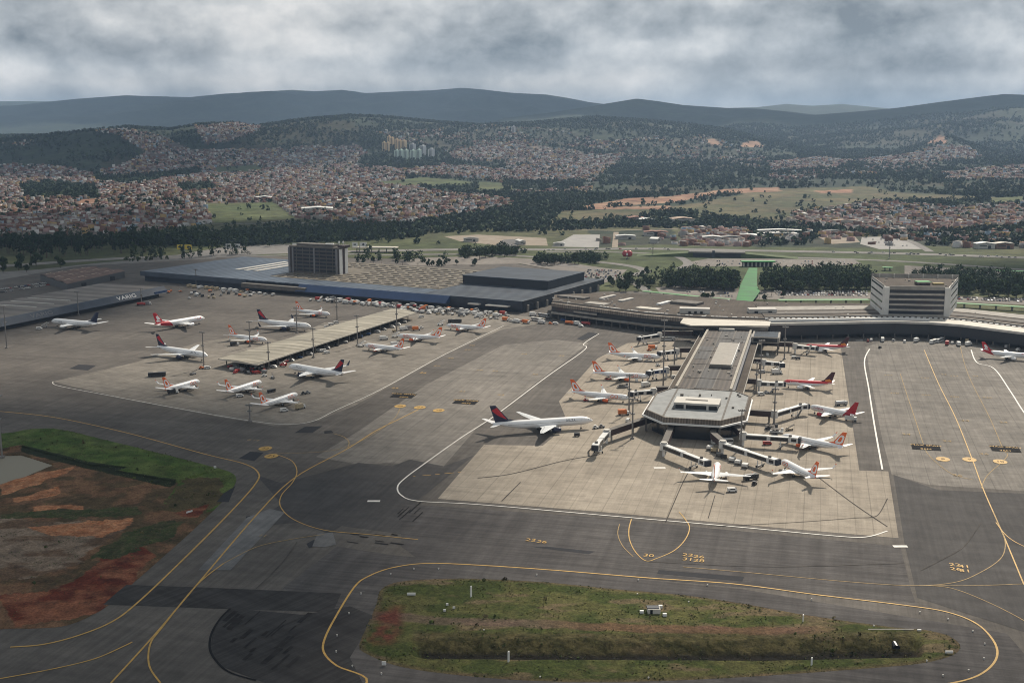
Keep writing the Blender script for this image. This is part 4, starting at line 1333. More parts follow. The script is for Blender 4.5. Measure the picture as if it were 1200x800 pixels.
mb = MB(); onface(mb, fl, fd, nrm, Lf * .085, Lf * .915, zt - 3.4, zt - 0.2, 0.3, 0.9); part('parapet', mb, M_concw, ob)
for (p, q, sgn) in ((c4[3], c4[0], -1), (c4[1], c4[2], 1)):
    d = (q - p).normalized(); n = Vector((d.y, -d.x, 0)); Ls = (q - p).length
    for k in range(4):
        z = 13.6 + (zt - 14.6) * (k + 0.75) / 4.2
        mb = MB(); onface(mb, p, d, n, Ls * .05, Ls * .93, z, z + 1.5, 0.12, 0.3); part('window', mb, M_glassb, ob)
for p, q, nm in ((c4[0], c4[1], 'f'), (c4[1], c4[2], 's'), (c4[2], c4[3], 'b'), (c4[3], c4[0], 's')):
    d = (q - p).normalized(); n = Vector((d.y, -d.x, 0)); Ls = (q - p).length
    if nm != 'f':
        mb = MB(); onface(mb, p, d, n, 0, Ls, zt - 1.0, zt + 2.6 if nm == 'b' else zt + 0.4, 0.0, 0.5)
        part('parapet', mb, M_concw, ob)
bl, br = c4[3], c4[2]
for k in range(6):
    q = bl.lerp(br, (k + .5) / 6) - Vector((0, 3, 0)); mb = MB(); mb.box((q.x, q.y, zt + 0.9), (0.8, 0.8, 3.8), 0); part('roof_frame_post', mb, M_concp, ob)
q = c4[0].lerp(c4[2], .46); mb = MB(); mb.box((q.x - 2, q.y - 14, zt + 0.3), (11, 8, 2.4), 0); u = part('roof_unit', mb, M_maroon, ob)
mb = MB(); mb.box((q.x - 1, q.y - 12, zt + 1.8), (12, 9, 0.5), 0); sub('roof', mb, M_green, u)
mb = MB(); mb.box((q.x + 12, q.y - 12, zt + 0.0), (9, 5, 1.4), 0); part('roof_unit', mb, mat('ochre roof plant', (0.36, 0.27, 0.10), 0.8), ob)

# ---- the cargo halls
CF = Frame((9.6, 1110), R(28.5))
ca = thing('cargo_hall', 'huge blue edged cargo hall with rows of dark skylights and a raised black box', 'cargo hall', (*CF(-240, 60)[:2], 0))
M_tan = ribbed('tan sheet roof', (0.125, 0.106, 0.080), (0.17, 0.146, 0.112), R(28.5), 12)
M_blueroof = ribbed('blue grey sheet roof', (0.060, 0.078, 0.105), (0.108, 0.132, 0.165), R(28.5), 9, 0.45)
M_bluestripe = ribbed('striped blue roof', (0.038, 0.047, 0.062), (0.125, 0.14, 0.155), R(28.5) - R(90), 7.0, 0.45, 0.72)
mb = MB(); CF.box(mb, -486, -2, 3, 180, 0, 10.0); part('wall', mb, M_navy, ca)
mb = MB(); CF.box(mb, -489, -330, 0, 172, 10.0, 11.0); part('roof', mb, M_blueroof, ca)
mb = MB(); CF.box(mb, -330, -112, 33, 188, 10.0, 11.3); tan = part('roof', mb, M_tan, ca)
mb = MB(); CF.box(mb, -330, -112, 0, 33, 10.0, 11.0); part('roof', mb, M_blueroof, ca)
mb = MB(); CF.box(mb, -112, 0, 0, 186, 10.0, 11.0); CF.box(mb, -79, 0.2, -0.2, 0, 9.2, 11.0); part('roof', mb, M_bluestripe, ca)
rest, cnt = MB(), 0
for r in range(10):
    for k in range(15):
        a = -326 + k * 14.2 + (r % 2) * 1.5; b = 40 + r * 14.6
        if -262 > a > -318 and 92 < b < 130: continue
        mb = MB(); CF.box(mb, a, a + 9.4, b, b + 1.7, 11.3, 12.0)
        cnt += 1
        if cnt <= 100: sub('skylight', mb, M_concd, tan)
        else:
            rest.v, off = rest.v + mb.v, len(rest.v)
            rest.f += [tuple(i + off for i in f) for f in mb.f]; rest.m += mb.m
sub('skylight', rest, M_concd, tan)['kind'] = 'stuff'
for a0 in (-405, -392, -378):
    mb = MB(); CF.box(mb, a0, a0 + 6, 62, 150, 11.0, 11.6); part('skylight', mb, M_concp, ca)
# fronts
mb = MB(); CF.box(mb, -489, -335, -0.5, 0.2, 6.0, 11.2); part('fascia', mb, M_bluedark, ca)
mb = MB(); CF.box(mb, -335, -250, -8, 3, 3.8, 8.2); part('lean_to', mb, M_concd, ca)
mb = MB(); mb.hexa([CF(-262, -9, 4.5), CF(-79, -9, 4.5), CF(-79, 2, 4.5), CF(-262, 2, 4.5), CF(-262, -1.0, 10.9), CF(-79, -1.0, 10.9), CF(-79, 2, 10.9), CF(-262, 2, 10.9)]); part('fascia', mb, M_blueface, ca)
mb = MB(); CF.box(mb, -262, -79, -8, 2, 3.2, 4.5); part('canopy', mb, M_navy, ca)
mb = MB(); CF.box(mb, -79, 0.5, -0.6, 0.1, 3.6, 9.2); part('fascia', mb, M_navy, ca)
mb = MB(); CF.box(mb, 0.05, 0.8, 0.2, 186, 5.6, 11.1); part('fascia', mb, mat('black wall sheet', (0.016, 0.018, 0.024), 0.6), ca)
for k in range(9):
    mb = MB(); CF.box(mb, 0.6, 2.2, 8 + k * 20, 10.2 + k * 20, 0, 6.5); part('buttress', mb, M_concw, ca)
mb = MB(); CF.box(mb, -56, -44, -6, -1, 5.0, 6.2); part('dock_canopy', mb, M_concp, ca)
mb = MB(); CF.box(mb, -36, -12, -7, -1, 5.2, 6.2); part('dock_canopy', mb, M_concp, ca)
mb = MB(); CF.box(mb, -115, -15, 84, 169, 11.0, 19.0); blk = part('raised_block', mb, mat('black wall sheet', (0.016, 0.018, 0.024), 0.6), ca)
mb = MB(); CF.box(mb, -115.5, -14.5, 83.5, 169.5, 19.0, 19.8); sub('roof', mb, ribbed('dark blue roof', (0.040, 0.050, 0.066), (0.062, 0.076, 0.094), R(28.5) - R(90), 5), blk)

# ---- the slab block that stands in the hall
n_, l_, r_ = G(398, 322, 11), G(341, 318.5, 11), G(415, 320.5, 11)
zt = height_at(290.5, n_.y)
hb = thing('slab_block', 'dark seven storey slab block with pale corner pillars beside the cargo hall roof', 'building', (*n_[:2], 0))
d1 = (l_ - n_); d1.z = 0; d2 = Vector((r_.x - n_.x, r_.y - n_.y, 0))
d2n = Vector((-d1.y, d1.x, 0)).normalized()
if d2n.dot(d2) < 0: d2n = -d2n
d2 = d2n * 16
f_ = n_ + d1
mb = MB(); mb.prism([(n_.x, n_.y), (n_.x + d2.x, n_.y + d2.y), (f_.x + d2.x, f_.y + d2.y), (f_.x, f_.y)], 0, zt - 1.5); part('wall', mb, mat('dark brown wall', (0.072, 0.054, 0.045), 0.8, 0.2, 0.2), hb)
mb = MB(); e = 0.02; mb.prism([tuple((n_ + d1 * -e - d2 * e)[:2]), tuple((n_ + d2 * 1.05 - d1 * e)[:2]), tuple((f_ + d2 * 1.05)[:2]), tuple((f_ + d1 * e - d2 * e)[:2])], zt - 1.5, zt); part('roof', mb, M_concd, hb)
fd = d1.normalized(); nr = -d2.normalized(); Lw = d1.length
def of2(mb, p, d, n, s0, s1, z0, z1, off, th):
    onface(mb, p, d, n, s0, s1, z0, z1, off, th)
M_grey = mat('grey fins', (0.20, 0.19, 0.19), 0.8, 0.15, 0.2)
for t in (0.13, 0.26, 0.40, 0.60, 0.74, 0.87):
    mb = MB(); of2(mb, n_, fd, nr, Lw * t - .35, Lw * t + .35, 11, zt - 2, 0.5, 0.6); part('fin', mb, M_concd, hb)
for t0, t1 in ((0.49, 0.52), (0.93, 0.96), (1.0, 1.04), (0.03, 0.07)):
    mb = MB(); of2(mb, n_, fd, nr, Lw * t0, Lw * t1, 11, zt - 1.5, 0.9, 1.2); part('pillar', mb, M_grey, hb)
hz = (zt - 13) / 7
for k in range(7):
    for t0, t1 in ((0.08, 0.49), (0.52, 0.92)):
        mb = MB(); of2(mb, n_, fd, nr, Lw * t0, Lw * t1, 11.4 + hz * k + hz * .45, 11.4 + hz * k + hz * .95, 0.08, 0.3); part('window', mb, M_glass, hb)
        mb = MB(); of2(mb, n_, fd, nr, Lw * t0, Lw * t1, 11.4 + hz * k, 11.4 + hz * k + hz * .4, 0.15, 0.3); part('spandrel', mb, mat('slab block spandrel', (0.082, 0.068, 0.060), 0.7), hb)
d2u = d2.normalized(); nr2 = -fd
for s0, s1, m in ((0.0, 5.2, M_whitep), (5.2, 10.6, M_maroon), (10.6, 16.2, M_whitep)):
    mb = MB(); of2(mb, n_, d2u, nr2, s0, s1, 11, zt - (0.8 if m is M_maroon else 1.6), 0.9 if m is M_whitep else 0.4, 1.0); part('pillar' if m is M_whitep else 'window', mb, m, hb)
mb = MB(); mb.prism([tuple((n_ + d1 * .9 + d2 * .2)[:2]), tuple((n_ + d1 * .15 + d2 * .2)[:2]), tuple((n_ + d1 * .15 + d2 * .9)[:2]), tuple((n_ + d1 * .9 + d2 * .9)[:2])], zt, zt + 2.6); part('roof_unit', mb, M_concd, hb)
q = n_ + d1 * .25 + d2 * .4; mb = MB(); mb.box((q.x, q.y, zt + 3.2), (9, 5, 1.0)); part('roof_unit', mb, M_whitep, hb)
q = n_ + d2 * .5; mb = MB(); mb.box((q.x + 1, q.y, zt + 1.2), (9, 11, 2.2), -R(30)); part('roof_unit', mb, M_maroon, hb)
for dx in (-4, 0.5):
    mb = MB(); mb.tube([(q.x + dx, q.y, zt + 1), (q.x + dx, q.y, zt + 7)], 0.25); mb.box((q.x + dx, q.y, zt + 5.4), (1.6, 1.6, 2.0)); part('antenna', mb, M_whitep, hb)

# ---- hangar row on the far left with its lettering
VA = R(21)
VF = Frame((-431, 1035), VA)
hg = thing('hangar', 'flat roofed hangar row with slate fascia and white painted airline lettering', 'hangar', (*VF(-30, 80)[:2], 0))
mb = MB(); VF.box(mb, -74, -3, -170, 196, 0, 8.6); part('wall', mb, M_voidshade, hg)
mb = MB(); VF.box(mb, -78, -2, -172, 200, 8.6, 9.8); hr = part('roof', mb, ribbed('grey brown hangar roof', (0.135, 0.115, 0.098), (0.20, 0.172, 0.148), VA - R(90), 22), hg)
mb = MB(); mb.hexa([VF(-2, -172, 4.0), VF(3.5, -172, 4.0), VF(3.5, 202, 4.0), VF(-2, 202, 4.0), VF(-2, -172, 10.2), VF(-0.6, -172, 10.2), VF(-0.6, 202, 10.2), VF(-2, 202, 10.2)])
fa = part('fascia', mb, M_bluedark, hg)
for k in range(9):
    b = -60 + k * 9 if k < 6 else 40 + (k - 6) * 22
    mb = MB(); VF.box(mb, -60 if k < 6 else -70, -14 if k < 6 else -20, b, b + 2.2, 9.8, 10.3); sub('roof_rib', mb, M_concp, hr)
def fascia_text(body, b0, size, m):
    """lettering lying on the sloping fascia, read from the apron (from -V towards +V)"""
    vs, fs = text_mesh(body, size, 0.05)
    mb = MB()
    for f in fs:
        pts = []
        for i in f:
            x, y, _ = vs[i]
            t = (y + 3.1) / 6.2
            pts.append(VF(3.5 - 4.1 * t + 0.12, b0 + x * 2.2, 4.0 + 6.2 * t + 0.05))
        mb.face(pts)
    return mb
sub('lettering', fascia_text('VARIG', 24, 4.4, None), mat('faded lettering', (0.14, 0.145, 0.155), 0.7), fa)
sub('lettering', fascia_text('VARIG', 140, 4.6, None), M_whitep, fa)
mb = MB(); VF.box(mb, -3, 3.0, -60, -30, 0, 6); VF.box(mb, 0, 3.2, 182, 202, 4.0, 6.5); part('lean_to', mb, M_blueface, hg)

# ---- brown shed with translucent panels
q4 = [G(47, 321.5, 7.5), G(79, 332.5, 7.5), G(146, 317.5, 7.5), G(103, 312.5, 7.5)]
cs = sum(q4, Vector()) / 4
bs = thing('shed', 'rust brown corrugated shed with rows of pale roof panels', 'shed', (cs.x, cs.y, 0))
mb = MB(); mb.prism([(p.x, p.y) for p in q4], 0, 7.2); part('wall', mb, mat('grey shed wall', (0.10, 0.10, 0.10), 0.8), bs)
mb = MB()
def bil(s, t, z): 
    p = q4[0].lerp(q4[1], s).lerp(q4[3].lerp(q4[2], s), t); return Vector((p.x, p.y, z))
zr = lambda s: 7.3 + 1.6 * (1 - abs((s * 3) % 1 - 0.5) * 2)
ss = [i / 12 for i in range(13)]
for i in range(12):
    mb.face([bil(ss[i], -.01, zr(ss[i] + 1e-6 if i % 4 else ss[i])), bil(ss[i + 1], -.01, zr(ss[i + 1])), bil(ss[i + 1], 1.01, zr(ss[i + 1])), bil(ss[i], 1.01, zr(ss[i]))])
rf = part('roof', mb, mat('rust brown sheet', (0.125, 0.072, 0.052), 0.8, 0.3, 0.1), bs)
for i, s in enumerate((0.14, 0.47, 0.8)):
    for t in (0.08, 0.32, 0.56, 0.8):
        mb = MB(); z = zr(s) + 0.15
        mb.face([bil(s - .08, t, zr(s - .08) + .15), bil(s + .08, t, zr(s + .08) + .15), bil(s + .08, t + .10, zr(s + .08) + .15), bil(s - .08, t + .10, zr(s - .08) + .15)])
        sub('roof_panel', mb, mat('translucent panel', (0.60, 0.43, 0.30), 0.6), rf)
for t in (0.25, 0.75):
    a = q4[1].lerp(q4[2], t); mb = MB(); mb.box((a.x + 0.3, a.y - 0.6, 2.4), (9, 0.6, 4.8), R(60)); part('door', mb, M_voidshade, bs)

# ---- the open shed on the apron
SQ = [Vector((-215, 857, 0)), Vector((-181.5, 834.5, 0)), Vector((-87, 1074, 0)), Vector((-111, 1099, 0))]
sc_ = sum(SQ, Vector()) / 4
sh = thing('canopy_shed', 'long pale roofed open shed on columns between the parked airliners', 'shed', (sc_.x, sc_.y, 0))
mid0, mid1 = SQ[0].lerp(SQ[1], .5), SQ[3].lerp(SQ[2], .5)
mb = MB()
def rz(p, z): return (p.x, p.y, z)
for a, b, c, d, z1, z2 in ((SQ[0], mid0, mid1, SQ[3], 6.2, 7.0), (mid0, SQ[1], SQ[2], mid1, 7.0, 6.2)):
    mb.hexa([rz(a, z1 - .5), rz(b, z2 - .5), rz(c, z2 - .5), rz(d, z1 - .5), rz(a, z1), rz(b, z2), rz(c, z2), rz(d, z1)])
sr = part('roof', mb, ribbed('dusty pale roof sheet', (0.27, 0.245, 0.195), (0.34, 0.31, 0.25), R(-90 + 21.5), 11), sh)
for a, b in ((SQ[1], SQ[2]), (SQ[0], SQ[1])):
    mb = MB(); mb.beam((a.x, a.y, 5.95), (b.x, b.y, 5.95), 0.5, 0.9); sub('gutter', mb, M_cream, sr)
for side in ((SQ[1], SQ[2]), (SQ[0], SQ[3])):
    for k in range(14):
        q = side[0].lerp(side[1], (k + .3) / 14).lerp(sc_, 0.03); mb = MB(); mb.box((q.x, q.y, 2.85), (0.6, 0.6, 5.7), -R(21)); part('column', mb, M_concd, sh)
mb = MB(); a, b = SQ[0].lerp(SQ[1], .42), SQ[3].lerp(SQ[2], .42)
mb.beam((a.x + 4, a.y + 14, 2.3), (b.x, b.y, 2.3), 9, 4.6); part('office', mb, M_voidshade, sh)  # plain dark block painted as the shade under the shed roof

# ---- small plant on the roofs
def vents(F0, F1, B0, B1, n, z, root, m):
    for k in range(n):
        s, t = random.random(), random.uniform(.1, .9)
        p = Vector(F0).lerp(Vector(F1), s).lerp(Vector(B0).lerp(Vector(B1), s), t)
        mb = MB(); w, d, h = random.uniform(.8, 2.6), random.uniform(.8, 2.6), random.uniform(.6, 1.5)
        if k % 3: mb.box((p.x, p.y, z + h / 2), (w, d, h), -AX)
        else: mb.tube([(p.x, p.y, z), (p.x, p.y, z + h)], w * .35, 10)
        part('roof_vent', mb, m, root)
a_, b_, c_, d_ = (PF(-79, 738)[:2], PF(-49, 738)[:2], PF(-79, 950)[:2], PF(-49, 950)[:2])
vents(a_, b_, c_, d_, 26, 12.6, pier, M_concw)
for i in range(0, 8, 2): vents(FL[i], FL[i + 1], BL[i], BL[i + 1], 9, 13.4, tl, random.choice((M_concw, M_concp, M_concd)))
for i in range(0, 12, 2): vents(FR_[i], FR_[i + 1], BR_[i], BR_[i + 1], 7, 13.5, tr, random.choice((M_concw, M_concp, M_concd)))
vents(PF(-88, 668)[:2], PF(-38, 668)[:2], PF(-88, 714)[:2], PF(-40, 730)[:2], 10, 12.5, pier, M_concd)
vents(c4[0][:2], c4[1][:2], c4[3][:2], c4[2][:2], 9, zt_ob, ob, M_concw)
# ---- landside canopies
gw = thing('covered_walkway', 'bright green covered ramp running from the terminal to the road between trees', 'walkway', (*G(875, 335)[:2], 0))
P4 = [G(861, 357, 4), G(880, 356, 4), G(887.5, 314, 4), G(877.5, 314, 4)]
P4 = [P4[0], P4[0].lerp(P4[3], .5) + Vector((-2, 0, 0)), P4[3], P4[2], P4[2].lerp(P4[1], .55) + Vector((3, 0, 0)), P4[1].lerp(P4[2], .3) + Vector((7, 0, 0)), P4[1]]
mb = MB(); mb.prism([(p.x, p.y) for p in P4], 3.6, 4.2); part('roof', mb, ribbed('ribbed green sheet', (0.007, 0.105, 0.014), (0.013, 0.175, 0.024), AX - R(90), 7), gw)
for i in (0, 1, 2, 3, 4, 6):
    mb = MB(); mb.box((P4[i].x * .997, P4[i].y, 1.8), (0.8, 0.8, 3.6)); part('column', mb, M_concw, gw)
gt = thing('gate_canopy', 'green roofed toll gate with white pillars at the end of the ramp', 'gate', (*G(888, 312)[:2], 0))
p = G(888, 312)
mb = MB(); mb.box((p.x, p.y, 6.2), (42, 11, 1.2)); part('roof', mb, M_green, gt)
for k in range(8):
    mb = MB(); mb.box((p.x - 18 + k * 5.1, p.y - 2, 2.8), (1.4, 4, 5.6)); part('column', mb, M_concp, gt)
mb = MB(); mb.box((p.x, p.y + 2.5, 2.6), (38, 2, 5.2)); part('wall', mb, M_maroon, gt)
for (x0, y0, x1, y1, w, m, lab) in ((754, 341, 819, 347.5, 7, M_greenp, 'pale green covered walkway left of the green ramp, beside the car park'), (834, 349, 856, 350.5, 6, M_greenp, 'short pale green walkway roof touching the foot of the ramp'),
                                     (912, 351.5, 1018, 351, 9, M_greenp, 'pale green covered walkway between the ramp and the office block'), (1121, 355, 1215, 360.5, 7, M_greenp, 'pale green covered walkway right of the office block'),
                                     (1168, 317, 1215, 318, 9, M_green, 'green roofed shelter by the road on the right edge'), (1193, 325, 1215, 327, 7, M_green, 'small green canopy half hidden by trees at the right edge'),
                                     (1034, 313, 1046, 313.5, 8, M_green, 'small green roofed booth behind the office block')):
    a, b = G(x0, y0, 4), G(x1, y1, 4)
    w_ = thing('covered_walkway', lab, 'walkway', (*a.lerp(b, .5)[:2], 0))
    mb = MB(); mb.beam(a, b, w, 0.5); part('roof', mb, m, w_)
    n = max(2, int((b - a).length / 14))
    for k in range(n):
        q = a.lerp(b, (k + .5) / n); mb = MB(); mb.box((q.x, q.y, 1.9), (0.5, w * .6, 3.75)); part('column', mb, M_concw, w_)

# ---- road bridge with its dark underpass
br_ = thing('road_bridge', 'beige road bridge over a dark underpass on the highway', 'bridge', (*G(842, 300)[:2], 0))
A, B = G(812, 301.5), G(868, 302.5)
d = (B - A).normalized(); n = Vector((-d.y, d.x, 0))
mb = MB(); mb.beam(A - d * 6 + n * 14 + Vector((0, 0, 6.4)), B + d * 6 + n * 14 + Vector((0, 0, 6.4)), 22, 1.0); dk = part('deck', mb, M_road, br_)
mb = MB(); mb.beam(A - d * 6 + n * 2.8 + Vector((0, 0, 6.7)), B + d * 6 + n * 2.8 + Vector((0, 0, 6.7)), .5, 1.7); sub('parapet', mb, M_concw, dk)
mb = MB(); mb.beam(A - d * 2 + n * 14 + Vector((0, 0, 2.9)), B + d * 2 + n * 14 + Vector((0, 0, 2.9)), 18, 5.8); part('underpass', mb, M_voidshade, br_)  # solid box, the shade beneath the deck painted on as dark colour
mb = MB(); q = A.lerp(B, .43); mb.box((q.x, q.y, 4.8), (3.0, 3.0, 9.6)); part('pillar', mb, M_navy, br_)
M_bank = mat('grass bank', (0.070, 0.095, 0.030), 0.95, 0.3, 0.08)
for s, e in ((A, -1), (B, 1)):
    mb = MB(); f = s + d * 75 * e
    mb.loft([[s + n * 4, s + n * 26, s + n * 26 + Vector((0, 0, 5.9)), s + n * 5 + Vector((0, 0, 5.9))], [f + n * 0, f + n * 26, f + n * 26 + Vector((0, 0, .3)), f + n * 5 + Vector((0, 0, .3))]]); part('abutment', mb, M_bank, br_)

cn = thing('canopy', 'cream flat canopy on posts behind the slab block', 'canopy', (*G(440, 296)[:2], 0))
a, b = G(414, 295, 0), G(466, 295.5, 0)
mb = MB(); mb.beam((a.x, a.y, 6.4), (b.x, b.y, 6.4), 16, 1.6); part('roof', mb, M_cream, cn)
for k in range(6):
    q = a.lerp(b, (k + .5) / 6); mb = MB(); mb.box((q.x, q.y, 2.8), (0.8, 5, 5.6)); part('column', mb, M_concw, cn)


def hall(px, py, w, d, h, rz, roofm, wallm, label, name='warehouse', terrain=False):
    """gabled hall with a door and a strip window"""
    if terrain:
        X, Y, Z, _ = hit_terrain([px], [py]); p = Vector((X[0], Y[0], Z[0] - 1))
    else: p = G(px, py)
    t = thing(name, label, 'warehouse' if name == 'warehouse' else 'building', p, rz)
    mb = MB(); mb.box((0, 0, h / 2), (w, d, h)); part_l('wall', mb, wallm, t)
    mb = MB(); r = h * .25
    mb.loft([[(-w / 2 - .5, -d / 2 - .5, h), (0, -d / 2 - .5, h + r), (0, -d / 2 - .5, h + r + .5), (-w / 2 - .5, -d / 2 - .5, h + .5)], [(-w / 2 - .5, d / 2 + .5, h), (0, d / 2 + .5, h + r), (0, d / 2 + .5, h + r + .5), (-w / 2 - .5, d / 2 + .5, h + .5)]])
    mb.loft([[(0, -d / 2 - .5, h + r), (w / 2 + .5, -d / 2 - .5, h), (w / 2 + .5, -d / 2 - .5, h + .5), (0, -d / 2 - .5, h + r + .5)], [(0, d / 2 + .5, h + r), (w / 2 + .5, d / 2 + .5, h), (w / 2 + .5, d / 2 + .5, h + .5), (0, d / 2 + .5, h + r + .5)]])
    part_l('roof', mb, roofm, t)
    mb = MB(); mb.box((w * .2, -d / 2 - .1, h * .35), (w * .15, .4, h * .6)); part_l('door', mb, M_voidshade, t)
    mb = MB(); mb.box((-w * .15, -d / 2 - .1, h * .6), (w * .4, .3, h * .18)); part_l('window', mb, M_glassb, t)
    return t


def part_l(name, mb, m, root, smooth=False):
    return mb.build(name, m, root, smooth)


M_wroof = mat('white roof sheet', (0.66, 0.65, 0.62), 0.6, 0.1, 0.05)
M_troof = mat('tan tiled roof', (0.36, 0.25, 0.18), 0.8, 0.2, 0.05)
M_terr = mat('terracotta roof', (0.24, 0.105, 0.07), 0.85, 0.25, 0.05)
M_wwall = mat('whitewashed wall', (0.46, 0.44, 0.40), 0.8, 0.15, 0.05)
M_bwall = mat('brick wall', (0.21, 0.125, 0.09), 0.85, 0.2, 0.1)
M_greyr = mat('fibre cement roof', (0.22, 0.21, 0.20), 0.8, 0.2, 0.05)
for a in ((372, 249, 62, 34, 9, 0.15, M_wroof, M_wwall, 'low white roofed warehouse at the foot of the town, left of the river trees'), (392, 240, 95, 22, 8, -0.05, M_wroof, M_wwall, 'long thin white roofed shed above the low white warehouse'),
          (310, 237, 40, 26, 11, 0.2, M_wroof, M_terr, 'white walled hall with red side at the left field'), (911, 278, 62, 16, 6, -0.03, M_wroof, M_wwall, 'long white roofed shed beside the highway, nearer of two'),
          (913, 274, 70, 14, 6, -0.03, M_wroof, M_wwall, 'long white roofed shed beside the highway, farther of two'), (832, 219, 110, 50, 9, 0.05, M_troof, M_wwall, 'big tan roofed hall below the wooded hillside'), (836, 211, 60, 24, 8, 0.05, M_wroof, M_wwall, 'cream roofed hall standing behind the big tan hall'),
          (799, 262, 40, 30, 9, 0.1, M_troof, M_wwall, 'white villa with a pale curved roof among trees above the highway'), (757, 262, 26, 20, 8, 0.3, M_wroof, M_wwall, 'small white gabled hall left of the white villa'), (745, 260, 30, 24, 8, 0.1, M_terr, M_bwall, 'red roofed house beside the small white hall'),
          (952, 205, 44, 30, 12, 0.0, M_wroof, M_wwall, 'white round roofed sports hall in the right hand woods'), (768, 284, 22, 12, 6, 1.2, M_wroof, M_wwall, 'small white roofed hut in the yard by the highway'), (733, 280, 30, 12, 5, 0.05, M_wroof, M_wwall, 'low white roofed depot left of the yard hut'),
          (764, 276, 26, 16, 6, 0.0, M_terr, M_wwall, 'red roofed depot behind the yard hut, left of a pair'), (774, 276, 22, 16, 6, 0.0, M_terr, M_wwall, 'red roofed depot behind the yard hut, right of a pair'), (880, 280, 38, 14, 6, -0.6, M_wroof, M_wwall, 'white roofed shed turned askew among the roadside trees'),
          (1153, 291, 26, 14, 7, 0, M_wroof, M_wwall, 'white roofed roadside building at the right, left of a pair'), (1175, 291, 26, 14, 7, 0, M_cream, M_bwall, 'cream roofed roadside building at the right, right of a pair'), (975, 275, 30, 10, 6, 0, M_greyr, M_wwall, 'grey roofed shed on the dusty yard by the highway'),
          (990, 263, 40, 14, 7, 0.05, M_troof, M_wwall, 'long tan roofed hall at the left end of the right hand town'), (552, 283, 22, 10, 5, 0.1, M_greyr, M_wwall, 'grey roofed site hut on the dusty works yard'), (610, 286, 9, 22, 5, 0.3, M_wroof, M_wwall, 'little white hut beside the dark gravel lot'),
          (655, 288, 16, 5, 4, 0, M_wroof, M_wwall, 'white site cabin on the gravel lot'), (855, 283, 34, 16, 7, 0.2, M_greyr, M_wwall, 'grey roofed workshop above the bridge'), (835, 283, 30, 14, 7, -0.1, M_wroof, M_wwall, 'white roofed workshop above the bridge')):
    hall(*a)

# ---- tower blocks on the hillside
def tower(px, py, wpx, hpx, m, label):
    X, Y, Z, ok = hit_terrain([px], [py])
    D = Y[0]; w = wpx * D / FPX; h = hpx * D / FPX
    t = thing('apartment_tower', label, 'tower block', (X[0], D, Z[0] - 2), -0.5, 'apartment towers on the hillside')
    mb = MB(); mb.box((0, 0, h / 2 + 1), (w * .62, w * .9, h + 2)); mb.box((-w * .36, -w * .12, h / 2 + .5), (w * .26, w * .7, h + 1)); mb.box((w * .36, -w * .12, h / 2 + .5), (w * .26, w * .7, h + 1)); part_l('wall', mb, m, t)
    for k in range(3):
        mb = MB(); mb.box((-w * .2 + k * w * .2, -w * .48, h / 2 + 1), (w * .07, .6, h * .9)); part_l('window_strip', mb, M_glassb, t)
    mb = MB(); mb.box((0, 0, h + 4), (w * .3, w * .3, 4)); part_l('roof_unit', mb, m, t)
M_or, M_gr, M_gn = mat('ochre tower paint', (0.78, 0.58, 0.36), 0.8), mat('grey tower paint', (0.62, 0.61, 0.62), 0.8), mat('pale green tower paint', (0.70, 0.80, 0.70), 0.8)
for a in ((450.5, 179, 4, 10.5, M_or, 'leftmost ochre tower block of the hillside estate, in front'), (455, 178.5, 3.5, 10, M_or, 'ochre tower block second from the left, close to the leftmost'), (456.5, 171.5, 4, 10, M_or, 'ochre tower block at the back left of the estate'), (460, 172, 4, 10, M_or, 'ochre tower block third in the back row of the estate'),
          (465.5, 176.5, 4, 12, M_or, 'tall ochre tower block left of the middle of the estate'), (469, 175.5, 3.5, 10.5, M_or, 'ochre tower block in the middle of the back row'), (474, 176, 5.5, 10.5, M_or, 'rightmost ochre tower block of the estate'), (484, 176, 6.5, 7, M_gr, 'grey tower block behind the pale green row, left of two'),
          (496, 182, 6.5, 11, M_gr, 'grey tower block at the right end of the green row'), (506, 185.5, 6.5, 10.5, M_gr, 'lone grey tower block right of the estate'), (465.5, 186.5, 5, 10, M_gn, 'leftmost pale green tower block of the front row'), (470.5, 187, 5, 10.5, M_gn, 'second pale green tower block of the front row'),
          (476.5, 187.2, 5, 10.5, M_gn, 'third pale green tower block of the front row'), (484.5, 187.3, 6, 10.5, M_gn, 'fourth pale green tower block of the front row'), (491.5, 187.3, 5, 11, M_gn, 'rightmost pale green tower block of the front row'),
          (602, 157, 4, 7, M_gr, 'lone grey tower block on the far hill left of the ridge houses')):
    tower(*a)

# ---- billboards
def billboard(px, py, m1, label, h=9.0, pole=7.0):
    p = G(px, py)
    t = thing('billboard', label, 'billboard', p, 0, 'double panel billboards along the airport road')
    mb = MB(); mb.tube([(0, 0.6, 0), (0, 0.6, pole + 4)], 0.6); part_l('pole', mb, M_steel, t)
    for s, w, a in ((-1, 7.5, 0.35), (1, 9.5, -0.1)):
        c = Vector((s * 5.6, 0, pole + 4))
        mb = MB(); mb.box(c, (w, 0.5, 6.4), a); pn = part_l('panel', mb, m1, t)
        mb = MB(); q = c + Vector((0.3 * s, -0.36, 0.2)); mb.disc(q, (math.sin(a), -math.cos(a), 0), 1.7, 0.1, 10) if s > 0 else mb.box(q, (3.4, 0.1, 1.8), a); part_l('emblem', mb, mat('printed mark', (0.06, 0.06, 0.07), 0.7), pn)
M_yb = mat('yellow panel', (0.62, 0.47, 0.06), 0.6)
billboard(216, 299, M_yb, 'yellow double billboard on a dark pole beside the airport road')
billboard(273, 298, M_whitep, 'white double billboard right of the yellow one by the tree belt')
billboard(351, 297, M_whitep, 'white double billboard rising behind the left end of the slab block')
billboard(421, 296, M_whitep, 'white double billboard behind the right end of the slab block')

